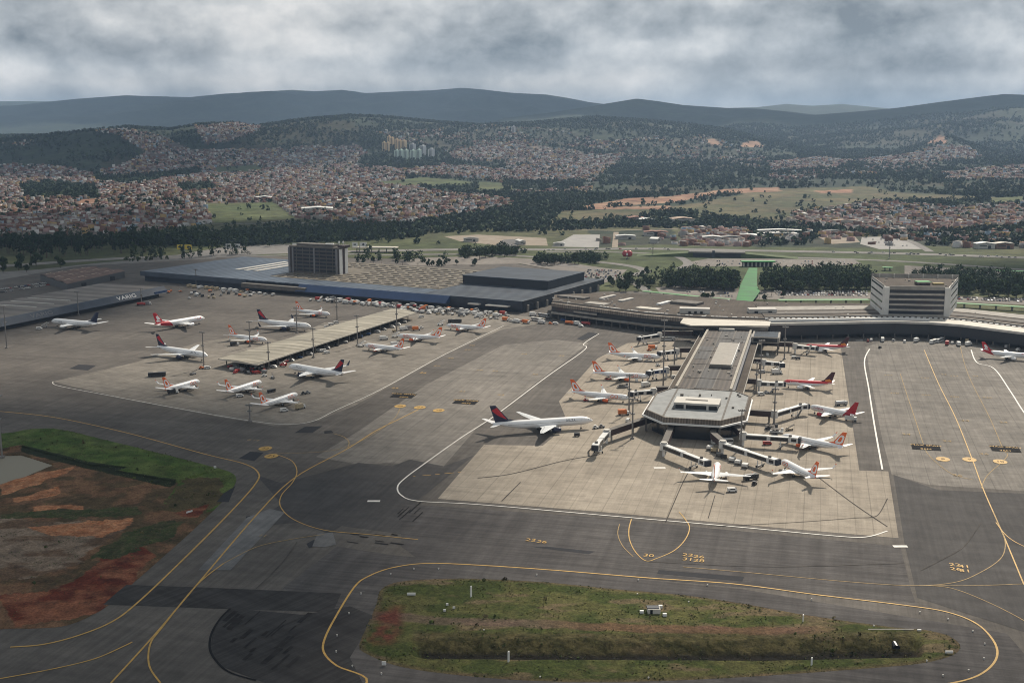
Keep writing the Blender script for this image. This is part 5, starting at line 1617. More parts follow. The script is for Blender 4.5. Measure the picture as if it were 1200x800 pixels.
# ---- red balloon
p = G(735, 303)
bl_ = thing('balloon', 'big red advertising balloon tethered on the grass by the slip road', 'balloon', p)
for dx, m, r in ((-2.9, 'a', 3.9), (2.6, 'b', 4.2)):
    mb = MB(); rings = []
    for i in range(1, 12):
        t = math.pi * i / 12; rings.append([(dx + r * math.sin(t) * math.cos(f), r * math.sin(t) * math.sin(f), 6.5 - 1.05 * r * math.cos(t)) for f in (2 * math.pi * k / 16 for k in range(16))])
    mb.loft(rings); en = part_l('envelope', mb, mat('red balloon fabric', (0.42, 0.035, 0.04), 0.5), bl_, True)
mb = MB(); mb.box((-0.6, -3.9, 6.2), (2.2, 0.4, 3.0)); part_l('emblem', mb, M_whitep, bl_)
mb = MB(); mb.tube([(0, 0, 0), (0, 0, 3)], 0.3); mb.box((0, 0, .6), (2.4, 2.4, 1.2)); part_l('tether', mb, M_steel, bl_)

# ---- boarding bridges
M_jb = mat('bridge white paint', (0.60, 0.59, 0.565), 0.5, 0.15, 0.4)
def jet_bridge(label, fixed, tunnel, cab, zf=5.4, band=M_glassb, leg=True):
    """fixed: pixel path of the brown walkway; tunnel: two pixel ends; cab: pixel of the cab"""
    F = [G(*q, zf) for q in fixed]; T = [G(*q, zf) for q in tunnel]; C = G(*cab, zf)
    t = thing('boarding_bridge', label, 'boarding bridge', (*T[0][:2], 0), 0, 'boarding bridges around the pier')
    mb = MB()
    for a, b in zip(F, F[1:]): mb.beam(a, b, 3.2, 3.2)
    wk = part('walkway', mb, M_maroon, t)
    mb = MB()
    for a, b in zip(F, F[1:]):
        u = Vector((0, 0, 1.75)); mb.beam(a + u, b + u, 3.5, 0.25)
    sub('roof', mb, M_concd, wk)
    for a, b in zip(F, F[1:]):
        q = a.lerp(b, .85); mb = MB(); mb.box((q.x, q.y, 1.9), (1.0, 1.0, 3.8)); sub('support', mb, M_concw, wk)
    mb = MB(); a, b = T; d = (b - a).normalized(); m_ = a.lerp(b, .55)
    mb.beam(a, m_, 3.0, 2.8); mb.beam(m_ - d, b, 2.6, 2.45)
    tn = part('tunnel', mb, M_jb, t)
    nside = Vector((d.y, -d.x, 0)).normalized()
    for s in (1, -1):
        for (p_, q_, o) in ((a + d * 1.2, m_ - d * 1.2, 1.52), (m_ + d * .8, b - d * 1.2, 1.32)):
            mb = MB(); mb.beam(p_ + nside * s * o + Vector((0, 0, -.1)), q_ + nside * s * o + Vector((0, 0, -.1)), 0.12, 1.9); sub('window', mb, band, tn)
    mb = MB(); mb.disc(a, (0, 0, 1), 2.2, 3.7, 14); ro = part('rotunda', mb, M_jb, t)
    mb = MB(); mb.tube([(a.x, a.y, 0), (a.x, a.y, 3.4)], 0.7); sub('column', mb, M_whitep, ro)
    mb = MB(); mb.disc((a.x, a.y, zf + 2.3), (0, 0, 1), 1.8, 0.5, 12); sub('cap', mb, M_concp, ro)
    dc = (C - b); dc.z = 0
    dc = dc.normalized() if dc.length > .1 else d
    mb = MB(); mb.beam(b - dc * .6, b + dc * 4.4, 3.7, 3.1); cb = part('cab', mb, M_jb, t)
    mb = MB(); mb.beam(b + dc * 4.6, b + dc * 5.8, 3.6, 3.0); sub('bellows', mb, mat('bellows', (0.03, 0.032, 0.04), 0.9), cb)
    nn = Vector((dc.y, -dc.x, 0))
    for s in (1, -1):
        mb = MB(); mb.beam(b + dc * .8 + nn * s * 1.9, b + dc * 3.6 + nn * s * 1.9, 0.12, 1.6); sub('window', mb, M_glassb, cb)
    mb = MB(); mb.box((b.x, b.y, zf + 2.0), (1.4, 1.4, 0.9)); sub('roof_unit', mb, M_concd, cb)
    w = a.lerp(b, .8); mb = MB()
    for s in (1, -1): mb.tube([w + nside * s * 1.5 + Vector((0, 0, -1.5)), (w.x + nside.x * s * 1.5, w.y + nside.y * s * 1.5, 1.0)], 0.28)
    mb.beam((w.x - nside.x * 2, w.y - nside.y * 2, 1.0), (w.x + nside.x * 2, w.y + nside.y * 2, 1.0), 0.6, 0.5); dr = part('drive_leg', mb, M_whitep, t)
    for s in (1, -1):
        mb = MB(); mb.disc((w.x + nside.x * s * 2.2, w.y + nside.y * s * 2.2, .6), nside, .6, .5, 12); sub('wheel', mb, M_rubber, dr)
    # service stair
    e = b - dc * 1.0 + nn * 2.4
    mb = MB(); mb.beam((e.x, e.y, 4.0), (e.x + nn.x * 3 - dc.x * 5, e.y + nn.y * 3 - dc.y * 5, 0.2), 1.0, 0.35); part('stair', mb, M_steel, t)
    return t
JB = [('empty white bridge with a dark cab mouth, left of the pier head', [(768, 489), (737, 499), (713, 507)], [(711, 508), (699, 522)], (695, 528)),
      ('white bridge meeting the airliner parked nose in below the pier head', [(789, 497), (779, 521)], [(778, 523), (822, 540)], (830, 543)),
      ('longest white bridge, sloping right to the airliner with white engines', [(836, 498), (835.5, 510), (846, 519)], [(847, 521), (902, 539)], (910, 541)),
      ('white bridge in two glazed spans to the orange engined airliner right of the head', [(853, 494), (869, 508)], [(871, 511), (926, 514.5)], (931, 515)),
      ('white bridge sloping up to the red tailed white airliner', [(876, 483), (906, 485)], [(907.5, 485.5), (938, 476.5)], (943, 476)),
      ('short white bridge to the red topped airliner in the middle of the right side', [(864, 445.5), (888, 447)], [(889.5, 449), (910, 450)], (914, 450)),
      ('short white bridge with steps and no airliner on the right side', [(871, 422), (894, 423.5)], [(895, 425), (915, 426.5)], (918, 429)),
      ('white bridge at the farthest airliner on the right side of the pier', [(893, 402), (930, 404)], [(932, 406), (950, 407.5)], (955, 408)),
      ('empty white bridge at the far end of the left side of the pier', [(812, 390.5), (776, 390)], [(773, 393), (752, 396)], (749, 397)),
      ('white bridge at the farthest airliner on the left side of the pier', [(815, 410), (795, 410)], [(793, 412), (778, 413.5)], (775, 414)),
      ('blue banded bridge at the middle airliner on the left side of the pier', [(806, 431), (783, 431)], [(781, 434), (764, 436)], (761, 437)),
      ('white bridge with a dark band at the nearest airliner on the left side', [(793, 456), (769, 456)], [(766, 459), (745, 460.5)], (741, 461.5))]
for k, (lab, f, tn, cb) in enumerate(JB):
    jet_bridge(lab, f, tn, cb, band=mat('deep blue band', (0.015, 0.03, 0.10), 0.4) if k == 10 else M_glassb)

# ---- light masts
def mast(px, pb, pt, label, x_arm=True):
    p = G(px, pb); h = max(8.0, height_at(pt, p.y))
    t = thing('light_mast', label, 'light mast', p, random.uniform(-.4, .4), 'floodlight masts on the apron')
    mb = MB(); mb.tube([(0, 0, 0), (0, 0, h)], [0.55, 0.32], 8); mb.box((0, 0, .5), (2.0, 2.0, 1.0)); part_l('pole', mb, M_steel, t)
    for z in ((h - .6, h * .62) if x_arm else (h - .6,)):
        w = 4.6 if z > h * .8 else 2.6
        mb = MB(); mb.box((0, 0, z), (w, .5, .5)); ar = part_l('crossbar', mb, M_steel, t)
        for k in range(4 if w > 4 else 2):
            x = -w / 2 + w * (k + .5) / (4 if w > 4 else 2); mb = MB(); mb.box((x, -.6, z - .1), (.8, .9, .9)); part_l('lamp', mb, M_lampc, ar)
MASTS = [(8, 408, 358, 'on the left edge in front of the hangars'), (92, 369, 341, 'in front of the hangar lettering'), (166, 357, 338, 'at the right end of the hangar row'), (230, 334, 315, 'before the left end of the cargo hall'), (239, 431, 388, 'by the nose of the tall dark tailed airliner'),
         (293, 406, 376, 'behind the near end of the open shed'), (315, 432, 400, 'at the near corner of the open shed'), (293, 494, 473, 'low and close to the three small airliners in a row'), (348, 390, 360, 'behind the shed beside the winglet airliner'), (367.5, 419, 384, 'in front of the shed near its middle'),
         (395, 376, 349, 'behind the far half of the open shed'), (419, 405, 369, 'in front of the shed near the small airliners'), (465, 390, 354, 'at the far corner of the open shed'), (737, 484, 438, 'beside the nearest airliner left of the pier'), (741, 514, 466, 'with a yellow stained foot left of the pier head'),
         (777, 455, 374, 'tallest of all, left of the pier'), (790, 431, 395, 'close against the left side of the pier'), (868, 526, 479, 'below the right corner of the pier head'), (907, 498, 454, 'beside the bridge of the red tailed airliner'), (919, 421, 382, 'on the far right side of the pier'),
         (886, 461, 424, 'hard against the right side of the pier, nearer of two'), (891, 446, 398, 'hard against the right side of the pier, farther of two'), (2.5, 536, 462, 'standing in the verge at the left edge'), (1042, 303, 282, 'by the highway behind the office block'), (765, 300, 285, 'beside the slip road loop')]
for px, pb, pt, lab in MASTS: mast(px, pb, pt, 'steel floodlight mast ' + lab)
# ================================================================== airliners
def livery_fuselage(name, rules, L, R_, zc):
    """white body with colour fields bounded in the fuselage's own coordinates; window rows and cockpit panes are part of the skin.
    rules: list of (kind, value, colour): 'aft' x < value, 'top' z > value, 'belly' z < value"""
    if name in MATS: return MATS[name]
    m = bpy.data.materials.new(name); m.use_nodes = True; MATS[name] = m
    nt = m.node_tree; b = nt.nodes['Principled BSDF']; N, L_ = nt.nodes.new, nt.links.new
    b.inputs['Roughness'].default_value = 0.35
    tc = N('ShaderNodeTexCoord'); sp = N('ShaderNodeSeparateXYZ'); L_(tc.outputs['Object'], sp.inputs[0])
    def math_(op, a, c=None):
        k = N('ShaderNodeMath'); k.operation = op
        for s, v in ((k.inputs[0], a), (k.inputs[1], c)):
            if v is None: continue
            if isinstance(v, (int, float)): s.default_value = v
            else: L_(v, s)
        return k.outputs[0]
    cur = (0.84, 0.83, 0.815)
    def mix(f, a, c):
        k = N('ShaderNodeMix'); k.data_type = 'RGBA'; L_(f, k.inputs[0])
        for s, v in ((k.inputs[6], a), (k.inputs[7], c)):
            if isinstance(v, tuple): s.default_value = (*v, 1)
            else: L_(v, s)
        return k.outputs[2]
    X, Y, Z = sp.outputs
    for kind, v, col in rules:
        if kind == 'aft':      # slanted edge, rising aft
            f = math_('LESS_THAN', math_('ADD', X, math_('MULTIPLY', math_('SUBTRACT', Z, zc), 0.9)), v)
        elif kind == 'top':
            f = math_('GREATER_THAN', Z, v)
        else:
            f = math_('LESS_THAN', Z, v)
        cur = mix(f, cur, col)
    # windows
    wz = zc + R_ * 0.22
    band = math_('LESS_THAN', math_('ABSOLUTE', math_('SUBTRACT', Z, wz)), 0.17)
    step = math_('LESS_THAN', math_('PINGPONG', X, 0.26), 0.14)
    mid = math_('LESS_THAN', math_('ABSOLUTE', math_('SUBTRACT', X, L * 0.02)), L * 0.36)
    f = math_('MULTIPLY', math_('MULTIPLY', band, step), mid)
    cur = mix(f, cur, (0.05, 0.055, 0.065))
    L_(cur, b.inputs['Base Color'])
    return m


M_wing = mat('wing grey', (0.66, 0.67, 0.67), 0.4)
M_awhite = mat('airliner white', (0.84, 0.83, 0.815), 0.35)
M_orange = mat('airliner orange', (0.80, 0.15, 0.035), 0.4)
M_anavy = mat('airliner navy', (0.010, 0.014, 0.045), 0.35)
M_ared = mat('airliner red', (0.48, 0.012, 0.022), 0.4)
M_ared2 = mat('airliner light red', (0.58, 0.035, 0.04), 0.4)
M_acrim = mat('airliner crimson', (0.40, 0.008, 0.018), 0.4)
M_adark = mat('airliner dark maroon', (0.055, 0.008, 0.012), 0.4)
M_aflame = mat('airliner flame orange', (0.70, 0.22, 0.03), 0.4)
M_chrome = mat('bare engine metal', (0.45, 0.45, 0.45), 0.3, metal=0.8)
M_intake = mat('engine intake', (0.02, 0.02, 0.022), 0.6)
M_strut = mat('gear strut', (0.45, 0.45, 0.45), 0.5)
M_cockpit = mat('cockpit glass', (0.02, 0.025, 0.03), 0.15)

TYPES = {  # length, fuselage radius, span, axis height, fin top, root chord, tip chord, sweep, engine x (fraction from nose), engine y fraction, engine radius, engine length
    'mid': (39.5, 1.95, 34.4, 3.5, 12.5, 7.6, 1.7, 27, .36, .29, 1.05, 4.6),
    'short': (33.6, 1.95, 34.4, 3.5, 12.4, 7.6, 1.7, 27, .35, .29, 1.05, 4.6),
    'wide': (54.9, 2.55, 47.6, 4.8, 15.9, 10.6, 2.5, 33, .37, .33, 1.5, 6.2),
    'long': (61.4, 2.55, 51.9, 4.9, 16.9, 11.2, 2.2, 33, .38, .32, 1.5, 6.4),
    'bus': (37.6, 2.0, 34.1, 3.8, 11.9, 7.2, 1.7, 27, .36, .33, 1.15, 4.6),
    'busy': (32.4, 2.0, 34.1, 3.8, 12.2, 7.2, 1.7, 27, .33, .33, 1.15, 4.6),
}
LIV = {
    'orange': dict(rules=[('belly', 2.3, (0.60, 0.60, 0.60))], fin=M_orange, eng=M_orange, wl=M_awhite, wlt=M_orange, text=('GOL', 3.0, M_orange), emblem='ring', dorsal=M_orange),
    'orange_white': dict(rules=[('belly', 2.3, (0.60, 0.60, 0.60))], fin=M_orange, eng=M_awhite, wl=M_awhite, wlt=M_orange, text=('GOL', 3.0, M_orange), emblem='ring', dorsal=M_orange),
    'navy': dict(rules=[('belly', 3.1, (0.62, 0.62, 0.63))], fin=M_anavy, eng=M_anavy, wl=M_anavy, wlt=None, text=('DELTA', 1.7, M_anavy), emblem='widget', dorsal=None),
    'navy_clean': dict(rules=[('belly', 3.1, (0.62, 0.62, 0.63))], fin=M_anavy, eng=M_anavy, wl=None, wlt=None, text=('DELTA', 1.7, M_anavy), emblem='widget', dorsal=None),
    'navy_plain': dict(rules=[('belly', 3.1, (0.62, 0.62, 0.63))], fin=M_anavy, eng=M_awhite, wl=None, wlt=None, text=('VARIG', 1.6, M_anavy), emblem=None, dorsal=None),
    'red': dict(rules=[('aft', -10.5, (0.48, 0.012, 0.022))], fin=M_ared, eng=M_awhite, wl=None, wlt=None, text=('TAM', 3.2, M_ared), emblem='block', dorsal=M_ared),
    'red_small': dict(rules=[('aft', -10.5, (0.48, 0.012, 0.022))], fin=M_ared, eng=M_awhite, wl=None, wlt=None, text=('TAM', 2.6, M_ared), emblem='block', dorsal=M_ared),
    'redtop': dict(rules=[('top', 4.1, (0.58, 0.035, 0.04))], fin=M_adark, eng=M_awhite, wl=None, wlt=None, text=('Avianca', 1.6, M_awhite), emblem='flame', dorsal=None),
    'crimson': dict(rules=[('aft', -8.8, (0.40, 0.008, 0.018))], fin=M_acrim, eng=M_acrim, wl=None, wlt=None, text=('Avianca', 1.9, M_acrim), emblem=None, dorsal=None),
}


def airfoil(le, chord, t, n=5):
    """closed section in the x-z plane starting at the leading edge point le, chord running aft (-x)"""
    pts = []
    for i in range(n + 1):
        u = (i / n) ** 1.5
        pts.append((u, t * chord * (1.5 * math.sqrt(u) * (1 - u) + 0.02)))
    up = [Vector((le[0] - u * chord, le[1], le[2] + h * 0.62)) for u, h in pts]
    lo = [Vector((le[0] - u * chord, le[1], le[2] - h * 0.38)) for u, h in pts[-1:0:-1]]
    return up + lo


def make_airliner(typ, liv):
    L, R_, span, zc, ztop, rc, tcd, sw, ex, ey, er, el = TYPES[typ]
    lv = LIV[liv]
    root = empty('airliner')
    nose = L / 2
    st = [(0.0, .03, -.22), (.006, .16, -.21), (.018, .34, -.17), (.04, .58, -.1), (.065, .78, -.04), (.095, .92, -.01), (.13, 1, 0), (.30, 1, 0), (.5, 1, 0), (.64, 1, 0), (.72, .95, .05), (.79, .82, .17), (.86, .62, .33), (.92, .42, .47), (.965, .25, .56), (1.0, .08, .62)]
    if typ == 'short': st = [(t if t < .3 else t, r, z) for t, r, z in st]
    mb = MB(); n = 20; rings = []
    for t, r, z in st:
        x = nose - t * L
        rings.append([(x, R_ * r * math.cos(a), zc + R_ * z + R_ * r * math.sin(a)) for a in (2 * math.pi * k / n for k in range(n))])
    mb.loft(rings)
    fus = mb.build('fuselage', livery_fuselage(f'{liv} fuselage {typ}', lv['rules'], L, R_, zc), root, True)
    # cockpit panes wrapped on the nose
    def skin(x, a, off=0.03):
        t = (nose - x) / L
        for (t0, r0, z0), (t1, r1, z1) in zip(st, st[1:]):
            if t0 <= t <= t1:
                k = (t - t0) / (t1 - t0); r = r0 + (r1 - r0) * k; z = z0 + (z1 - z0) * k
                return (x, (R_ * r + off) * math.cos(a), zc + R_ * z + (R_ * r + off) * math.sin(a))
    mb = MB()
    for a0, a1, x0, x1 in ((52, 88, .022, .045), (92, 128, .022, .045), (24, 48, .03, .058), (132, 156, .03, .058)):
        A0, A1 = R(a0), R(a1)
        mb.face([skin(nose - x0 * L, A0), skin(nose - x1 * L, A0), skin(nose - x1 * L, A1), skin(nose - x0 * L, A1)])
    mb.build('cockpit_window', M_cockpit, fus)
    # lettering on both sides of the forward fuselage
    body, size, tm = lv['text']
    vs, fs = text_mesh(body, size, 0.02)
    xc = nose - L * (0.235 if body != 'TAM' else 0.17)
    for s in (1, -1):
        mb = MB()
        for f in fs:
            pts = []
            for i in f:
                x, y, _ = vs[i]
                dz = y + R_ * (.30 if body in ('TAM', 'Avianca') else (.42 if body == 'DELTA' else .1))
                dz = max(-R_ * .97, min(R_ * .97, dz))
                pts.append((xc - x * 1.0 * (1 if s > 0 else -1) * 1.15, s * (math.sqrt(max(R_ ** 2 - dz ** 2, 0)) + .04), zc + dz))
            mb.face(pts)
        mb.build('lettering', tm, fus)
    # wings
    h = span / 2
    for s in (1, -1):
        def sec(y, chord, thick):
            yy = y * h
            xle = nose - L * .355 - math.tan(R(sw)) * (yy - R_ * .6)
            if y < .36: xle -= 0
            return airfoil((xle, s * yy, zc - R_ * .52 + math.tan(R(5.5)) * (yy - R_ * .6)), chord, thick)
        ck = rc * .62
        secs = [sec(.08, rc * 1.02, .13), sec(.36, ck, .115), sec(.7, ck * .55 + tcd * .45, .10), sec(.985, tcd, .09), sec(1.0, tcd * .7, .05)]
        mb = MB(); mb.loft(secs if s > 0 else [q[::-1] for q in secs])
        wg = mb.build('wing', M_wing, root, False)
        # flap and aileron lines
        mb = MB()
        for y0, y1, c in ((.12, .34, .24), (.38, .68, .25), (.70, .95, .27)):
            pa = []
            for y in (y0, y1):
                yy = y * h; ch = np.interp(y, [.08, .36, .7, .985], [rc * 1.02, ck, ck * .55 + tcd * .45, tcd])
                xle = nose - L * .355 - math.tan(R(sw)) * (yy - R_ * .6)
                z = zc - R_ * .52 + math.tan(R(5.5)) * (yy - R_ * .6)
                pa.append((xle - ch * (1 - c), yy * s, z + ch * .055)); pa.append((xle - ch * (1 - c) - .12, yy * s, z + ch * .053))
            mb.face([pa[0], pa[1], pa[3], pa[2]])
        mb.build('flap_line', M_concd, wg)
        if lv['wl']:
            yy = h; xle = nose - L * .355 - math.tan(R(sw)) * (yy - R_ * .6); z = zc - R_ * .52 + math.tan(R(5.5)) * (yy - R_ * .6)
            hh = 2.7 if typ in ('mid', 'short') else 3.4
            w0 = airfoil((xle - .1, s * (yy - .05), z), tcd * .92, .07)
            def up(k, inn, back, zz, c):
                return [Vector((xle - back - u * c, s * (yy + inn + o), z + zz)) for u, o in ((0, 0), (.3, .09), (1, 0), (.3, -.09))]
            mb = MB(); r0 = up(0, 0, .1, 0, tcd * .9); r1 = up(1, .35, .9, hh * .35, tcd * .75); r2 = up(1, .6, 1.7, hh * .72, tcd * .5); r3 = up(2, .78, 2.5, hh, tcd * .32)
            mb.loft([r0, r1, r2]); wl = mb.build('winglet', lv['wl'], wg)
            mb = MB(); mb.loft([r2, r3]); mb.build('winglet', lv['wlt'] or lv['wl'], wg)
        # engine
        y = ey * h; x0 = nose - L * ex + 1.0; z = zc - R_ * .52 + math.tan(R(5.5)) * (y - R_ * .6) - er * 1.18
        prof = [(0, .82), (.05, .95), (.25, 1.0), (.55, .97), (.8, .78), (.82, .55), (1.0, .36), (1.12, .05)]
        mb = MB(); n2 = 16
        mb.loft([[(x0 - t * el, s * y + er * r * math.cos(a), z + er * r * math.sin(a)) for a in (2 * math.pi * k / n2 for k in range(n2))] for t, r in prof[:5]])
        en = mb.build('engine', lv['eng'], root, True)
        mb = MB(); mb.loft([[(x0 - t * el, s * y + er * r * math.cos(a), z + er * r * math.sin(a)) for a in (2 * math.pi * k / n2 for k in range(n2))] for t, r in prof[5:]]); mb.build('exhaust', M_chrome, en, True)
        mb = MB(); mb.disc((x0 + .02, s * y, z), (1, 0, 0), er * .74, .06, 16); mb.build('intake', M_intake, en)
        mb = MB(); mb.hexa([(x0 - el * .2, s * y - .18, z + er * .8), (x0 - el * 1.25, s * y - .18, z + er * .8), (x0 - el * 1.25, s * y + .18, z + er * .8), (x0 - el * .2, s * y + .18, z + er * .8), (x0 - el * .35, s * y - .18, z + er * 1.35), (x0 - el * 1.3, s * y - .18, z + er * 1.4), (x0 - el * 1.3, s * y + .18, z + er * 1.4), (x0 - el * .35, s * y + .18, z + er * 1.35)]); mb.build('pylon', M_wing, en)
        # tailplane
        tc_, ts = rc * .5, h * .40
        xr = nose - L * .885; zr = zc + R_ * .42
        A = airfoil((xr, s * R_ * .15, zr), tc_, .10); B = airfoil((xr - math.tan(R(sw + 5)) * ts, s * ts, zr + math.tan(R(6)) * ts), tc_ * .38, .09)
        mb = MB(); mb.loft([A, B] if s > 0 else [A[::-1], B[::-1]]); mb.build('tailplane', M_wing if liv == 'navy_plain' else M_awhite, root)
        # main gear
        gx, gy = nose - L * (.515 if typ != 'short' else .52), h * .165
        zt_ = zc - R_ * .6
        mb = MB(); mb.tube([(gx, s * gy, zt_), (gx, s * gy, .55)], .22); lg = mb.build('main_gear', M_strut, root)
        for dx in ((0,) if R_ < 2.2 else (-.75, .75)):
            for dy in (-.45, .45):
                mb = MB(); mb.disc((gx + dx, s * gy + dy, .58), (0, 1, 0), .58, .4, 12); mb.build('wheel', M_rubber, lg)
    mb = MB(); gx = nose - L * .12; mb.tube([(gx, 0, zc - R_ * .8), (gx, 0, .4)], .16); lg = mb.build('nose_gear', M_strut, root)
    for dy in (-.28, .28):
        mb = MB(); mb.disc((gx, dy, .42), (0, 1, 0), .42, .28, 12); mb.build('wheel', M_rubber, lg)
    # belly fairing
    mb = MB(); mb.loft([[(x, w * R_ * math.cos(a), zc - R_ * .62 + R_ * .5 * w * math.sin(a)) for a in (2 * math.pi * k / 12 for k in range(12))] for x, w in ((nose - L * .34, .55), (nose - L * .39, .98), (nose - L * .5, 1.03), (nose - L * .57, .9), (nose - L * .62, .4))]); mb.build('belly_fairing', M_wing, root, True)
    # fin with a dorsal fillet
    zb = zc + R_ * .75
    xr = nose - L * (.80 if R_ < 2.2 else .81); fc = rc * (.86 if R_ < 2.2 else .82); ht = ztop - zb
    def fsec(k, x, c):
        z = zb + ht * k; t = .055
        return [Vector((x, 0, z)), Vector((x - c * .3, c * t, z)), Vector((x - c, .02, z)), Vector((x - c, -.02, z)), Vector((x - c * .3, -c * t, z))]
    xs = math.tan(R(40 if R_ < 2.2 else 42)) * ht
    F0, F1 = (xr, fc), (xr - xs, fc * .38)
    def fx(k): return F0[0] + (F1[0] - F0[0]) * k, F0[1] + (F1[1] - F0[1]) * k
    mb = MB(); mb.loft([fsec(-.18, xr + .4, fc * 1.04), fsec(0, *fx(0)), fsec(.5, *fx(.5)), fsec(1, *fx(1))])
    fin = mb.build('tail_fin', lv['fin'], root)
    mb = MB(); mb.loft([[Vector((xr + 3.6, 0, zb + .0)), Vector((xr + 3.4, .02, zb - .3)), Vector((xr + 3.4, -.02, zb - .3))], [Vector((xr - .9, 0, zb + ht * .17)), Vector((xr - .7, .2, zb - .4)), Vector((xr - .7, -.2, zb - .4))]]); mb.build('dorsal_fillet', lv['dorsal'] or lv['fin'], fin)
    class Marks(MB):
        def face(self, pts, m=0):
            # lay the mark on the fin in narrow strips so that it follows the thickness of the fin
            if isinstance(pts[0], tuple) and len(pts[0]) == 2:
                n = 14
                ks = [p[0] for p in pts]; lo, hi = min(ks), max(ks)
                def span_(k):
                    us = []
                    for (k0, u0), (k1, u1) in zip(pts, pts[1:] + pts[:1]):
                        if (k0 - k) * (k1 - k) <= 0 and abs(k1 - k0) > 1e-9: us.append(u0 + (u1 - u0) * (k - k0) / (k1 - k0))
                    return (min(us), max(us)) if us else None
                rows = []
                for i in range(n + 1):
                    k = lo + (hi - lo) * min(max(i / n, .002), .998); sp_ = span_(k)
                    if sp_: rows.append((k, sp_))
                for (k0, a0), (k1, a1) in zip(rows, rows[1:]):
                    for j in range(6):
                        t0, t1 = j / 6, (j + 1) / 6
                        MB.face(self, [on_(k0, a0[0] + (a0[1] - a0[0]) * t0), on_(k0, a0[0] + (a0[1] - a0[0]) * t1), on_(k1, a1[0] + (a1[1] - a1[0]) * t1), on_(k1, a1[0] + (a1[1] - a1[0]) * t0)])
            else: MB.face(self, pts, m)
    mb = Marks()
    for s in (1, -1):
        def on(k, u): return (k, u)
        def on_(k, u, off=.05):
            x, c = fx(k); t = .055
            y = c * t * (u / .3 if u < .3 else (1 - u) / .7) + off
            return (x - c * u, s * y, zb + ht * k)
        if lv['emblem'] == 'ring':
            # orange fin field round a white loop
            O = [(.10, .30), (.20, .16), (.66, .14), (.76, .30), (.74, .70), (.64, .88), (.20, .90), (.08, .70)]
            I = [(.24, .42), (.30, .34), (.56, .32), (.62, .42), (.60, .60), (.52, .68), (.28, .70), (.22, .60)]
            for i in range(8):
                j = (i + 1) % 8; mb.face([on(*O[i]), on(*O[j]), on(*I[j]), on(*I[i])])
        elif lv['emblem'] == 'widget':
            mb.face([on(.16, .10), on(.88, .10), on(.74, .95), on(.44, .62)])
        elif lv['emblem'] == 'block':
            mb.face([on(.35, .15), on(.72, .2), on(.66, .62), on(.28, .7)])
            mb.face([on(.10, .25), on(.28, .45), on(.24, .9), on(.12, .8)])
        elif lv['emblem'] == 'flame':
            mb.face([on(.02, .25), on(.22, .1), on(.30, .55), on(.10, .98), on(.02, .8)])
    if mb.v: mb.build('emblem', {'ring': M_awhite, 'widget': M_ared, 'block': M_awhite, 'flame': M_aflame}[lv['emblem']], fin)
    return root


ROWS = 'airliners parked on the apron'
# type, livery, nose pixel, tail pixel, anchor ('n' nose, 't' tail, 'm' middle), label
AIR = [
    ('wide', 'navy_plain', (58.5, 375.5), (117, 380), 'm', 'white airliner with plain dark blue tail by the hangar row, nose to the left'),
    ('wide', 'red', (240.5, 372), (180, 381), 'm', 'white airliner with red tail and rear body, left of the open shed'),
    ('wide', 'navy_clean', (248, 417), (180, 406), 'm', 'large white airliner with navy and red tail, left of the shed end'),
    ('mid', 'orange', (311.6, 398), (270, 392.5), 'm', 'small white airliner with orange engines just behind the near end of the shed'),
    ('wide', 'navy', (364, 382), (303, 376), 'm', 'white airliner with navy tail and dark winglets behind the open shed'),
    ('mid', 'orange', (388, 368), (346, 363), 'm', 'small orange engined airliner farthest back behind the shed'),
    ('short', 'orange_white', (234, 446), (193, 456), 'm', 'short white airliner, leftmost of three in a row before the shed'),
    ('mid', 'orange_white', (309, 446), (262, 460), 'm', 'white orange tailed airliner in the middle of the three in a row'),
    ('mid', 'orange_white', (349.5, 461), (304, 475), 'm', 'white orange tailed airliner, rightmost and nearest of the three in a row'),
    ('wide', 'navy', (335, 428), (406, 439), 'm', 'large navy tailed airliner in front of the shed, nose left with red stairs'),
    ('mid', 'orange', (426, 404), (474, 409), 'm', 'orange tailed airliner nose left, nearest of three right of the shed'),
    ('mid', 'orange', (467, 393), (516, 395), 'm', 'orange tailed airliner nose left, middle of three right of the shed'),
    ('mid', 'orange', (524, 381), (568, 384), 'm', 'orange tailed airliner nose left, farthest of three right of the shed'),
    ('long', 'navy_clean', (697.4, 491.4), (573, 498), 'm', 'longest white airliner with navy tail standing alone left of the pier head'),
    ('mid', 'orange_white', (774, 418), (714, 414), 'm', 'orange tailed airliner left of the pier, farthest of three nosed in'),
    ('mid', 'orange', (762, 441), (694, 436.5), 'm', 'orange tailed airliner left of the pier, middle of three nosed in'),
    ('mid', 'orange', (738, 466), (670, 459), 'm', 'orange tailed airliner left of the pier, nearest of three nosed in'),
    ('short', 'orange_white', (841, 543), (835, 572), 'n', 'white airliner seen from behind, nosed in below the pier head'),
    ('short', 'orange_white', (916, 540), (956, 559), 'm', 'white airliner with white engines angled away, lower right of the pier head'),
    ('mid', 'orange', (930, 513.5), (990, 524), 't', 'orange engined airliner right of the pier head between two long bridges'),
    ('busy', 'crimson', (947.5, 476), (1004, 486), 'm', 'white airliner with crimson engines and tail, right of the pier head'),
    ('busy', 'redtop', (917.5, 447.5), (975, 449), 'm', 'red topped airliner with flame marked tail, nearer of two right of the pier'),
    ('busy', 'redtop', (948, 406), (992.5, 406), 't', 'red topped airliner with flame marked tail, farther of two right of the pier'),
    ('bus', 'red_small', (1205, 417), (1150, 411.5), 't', 'white airliner with red tail cut by the right edge'),
]
PROTO = {}
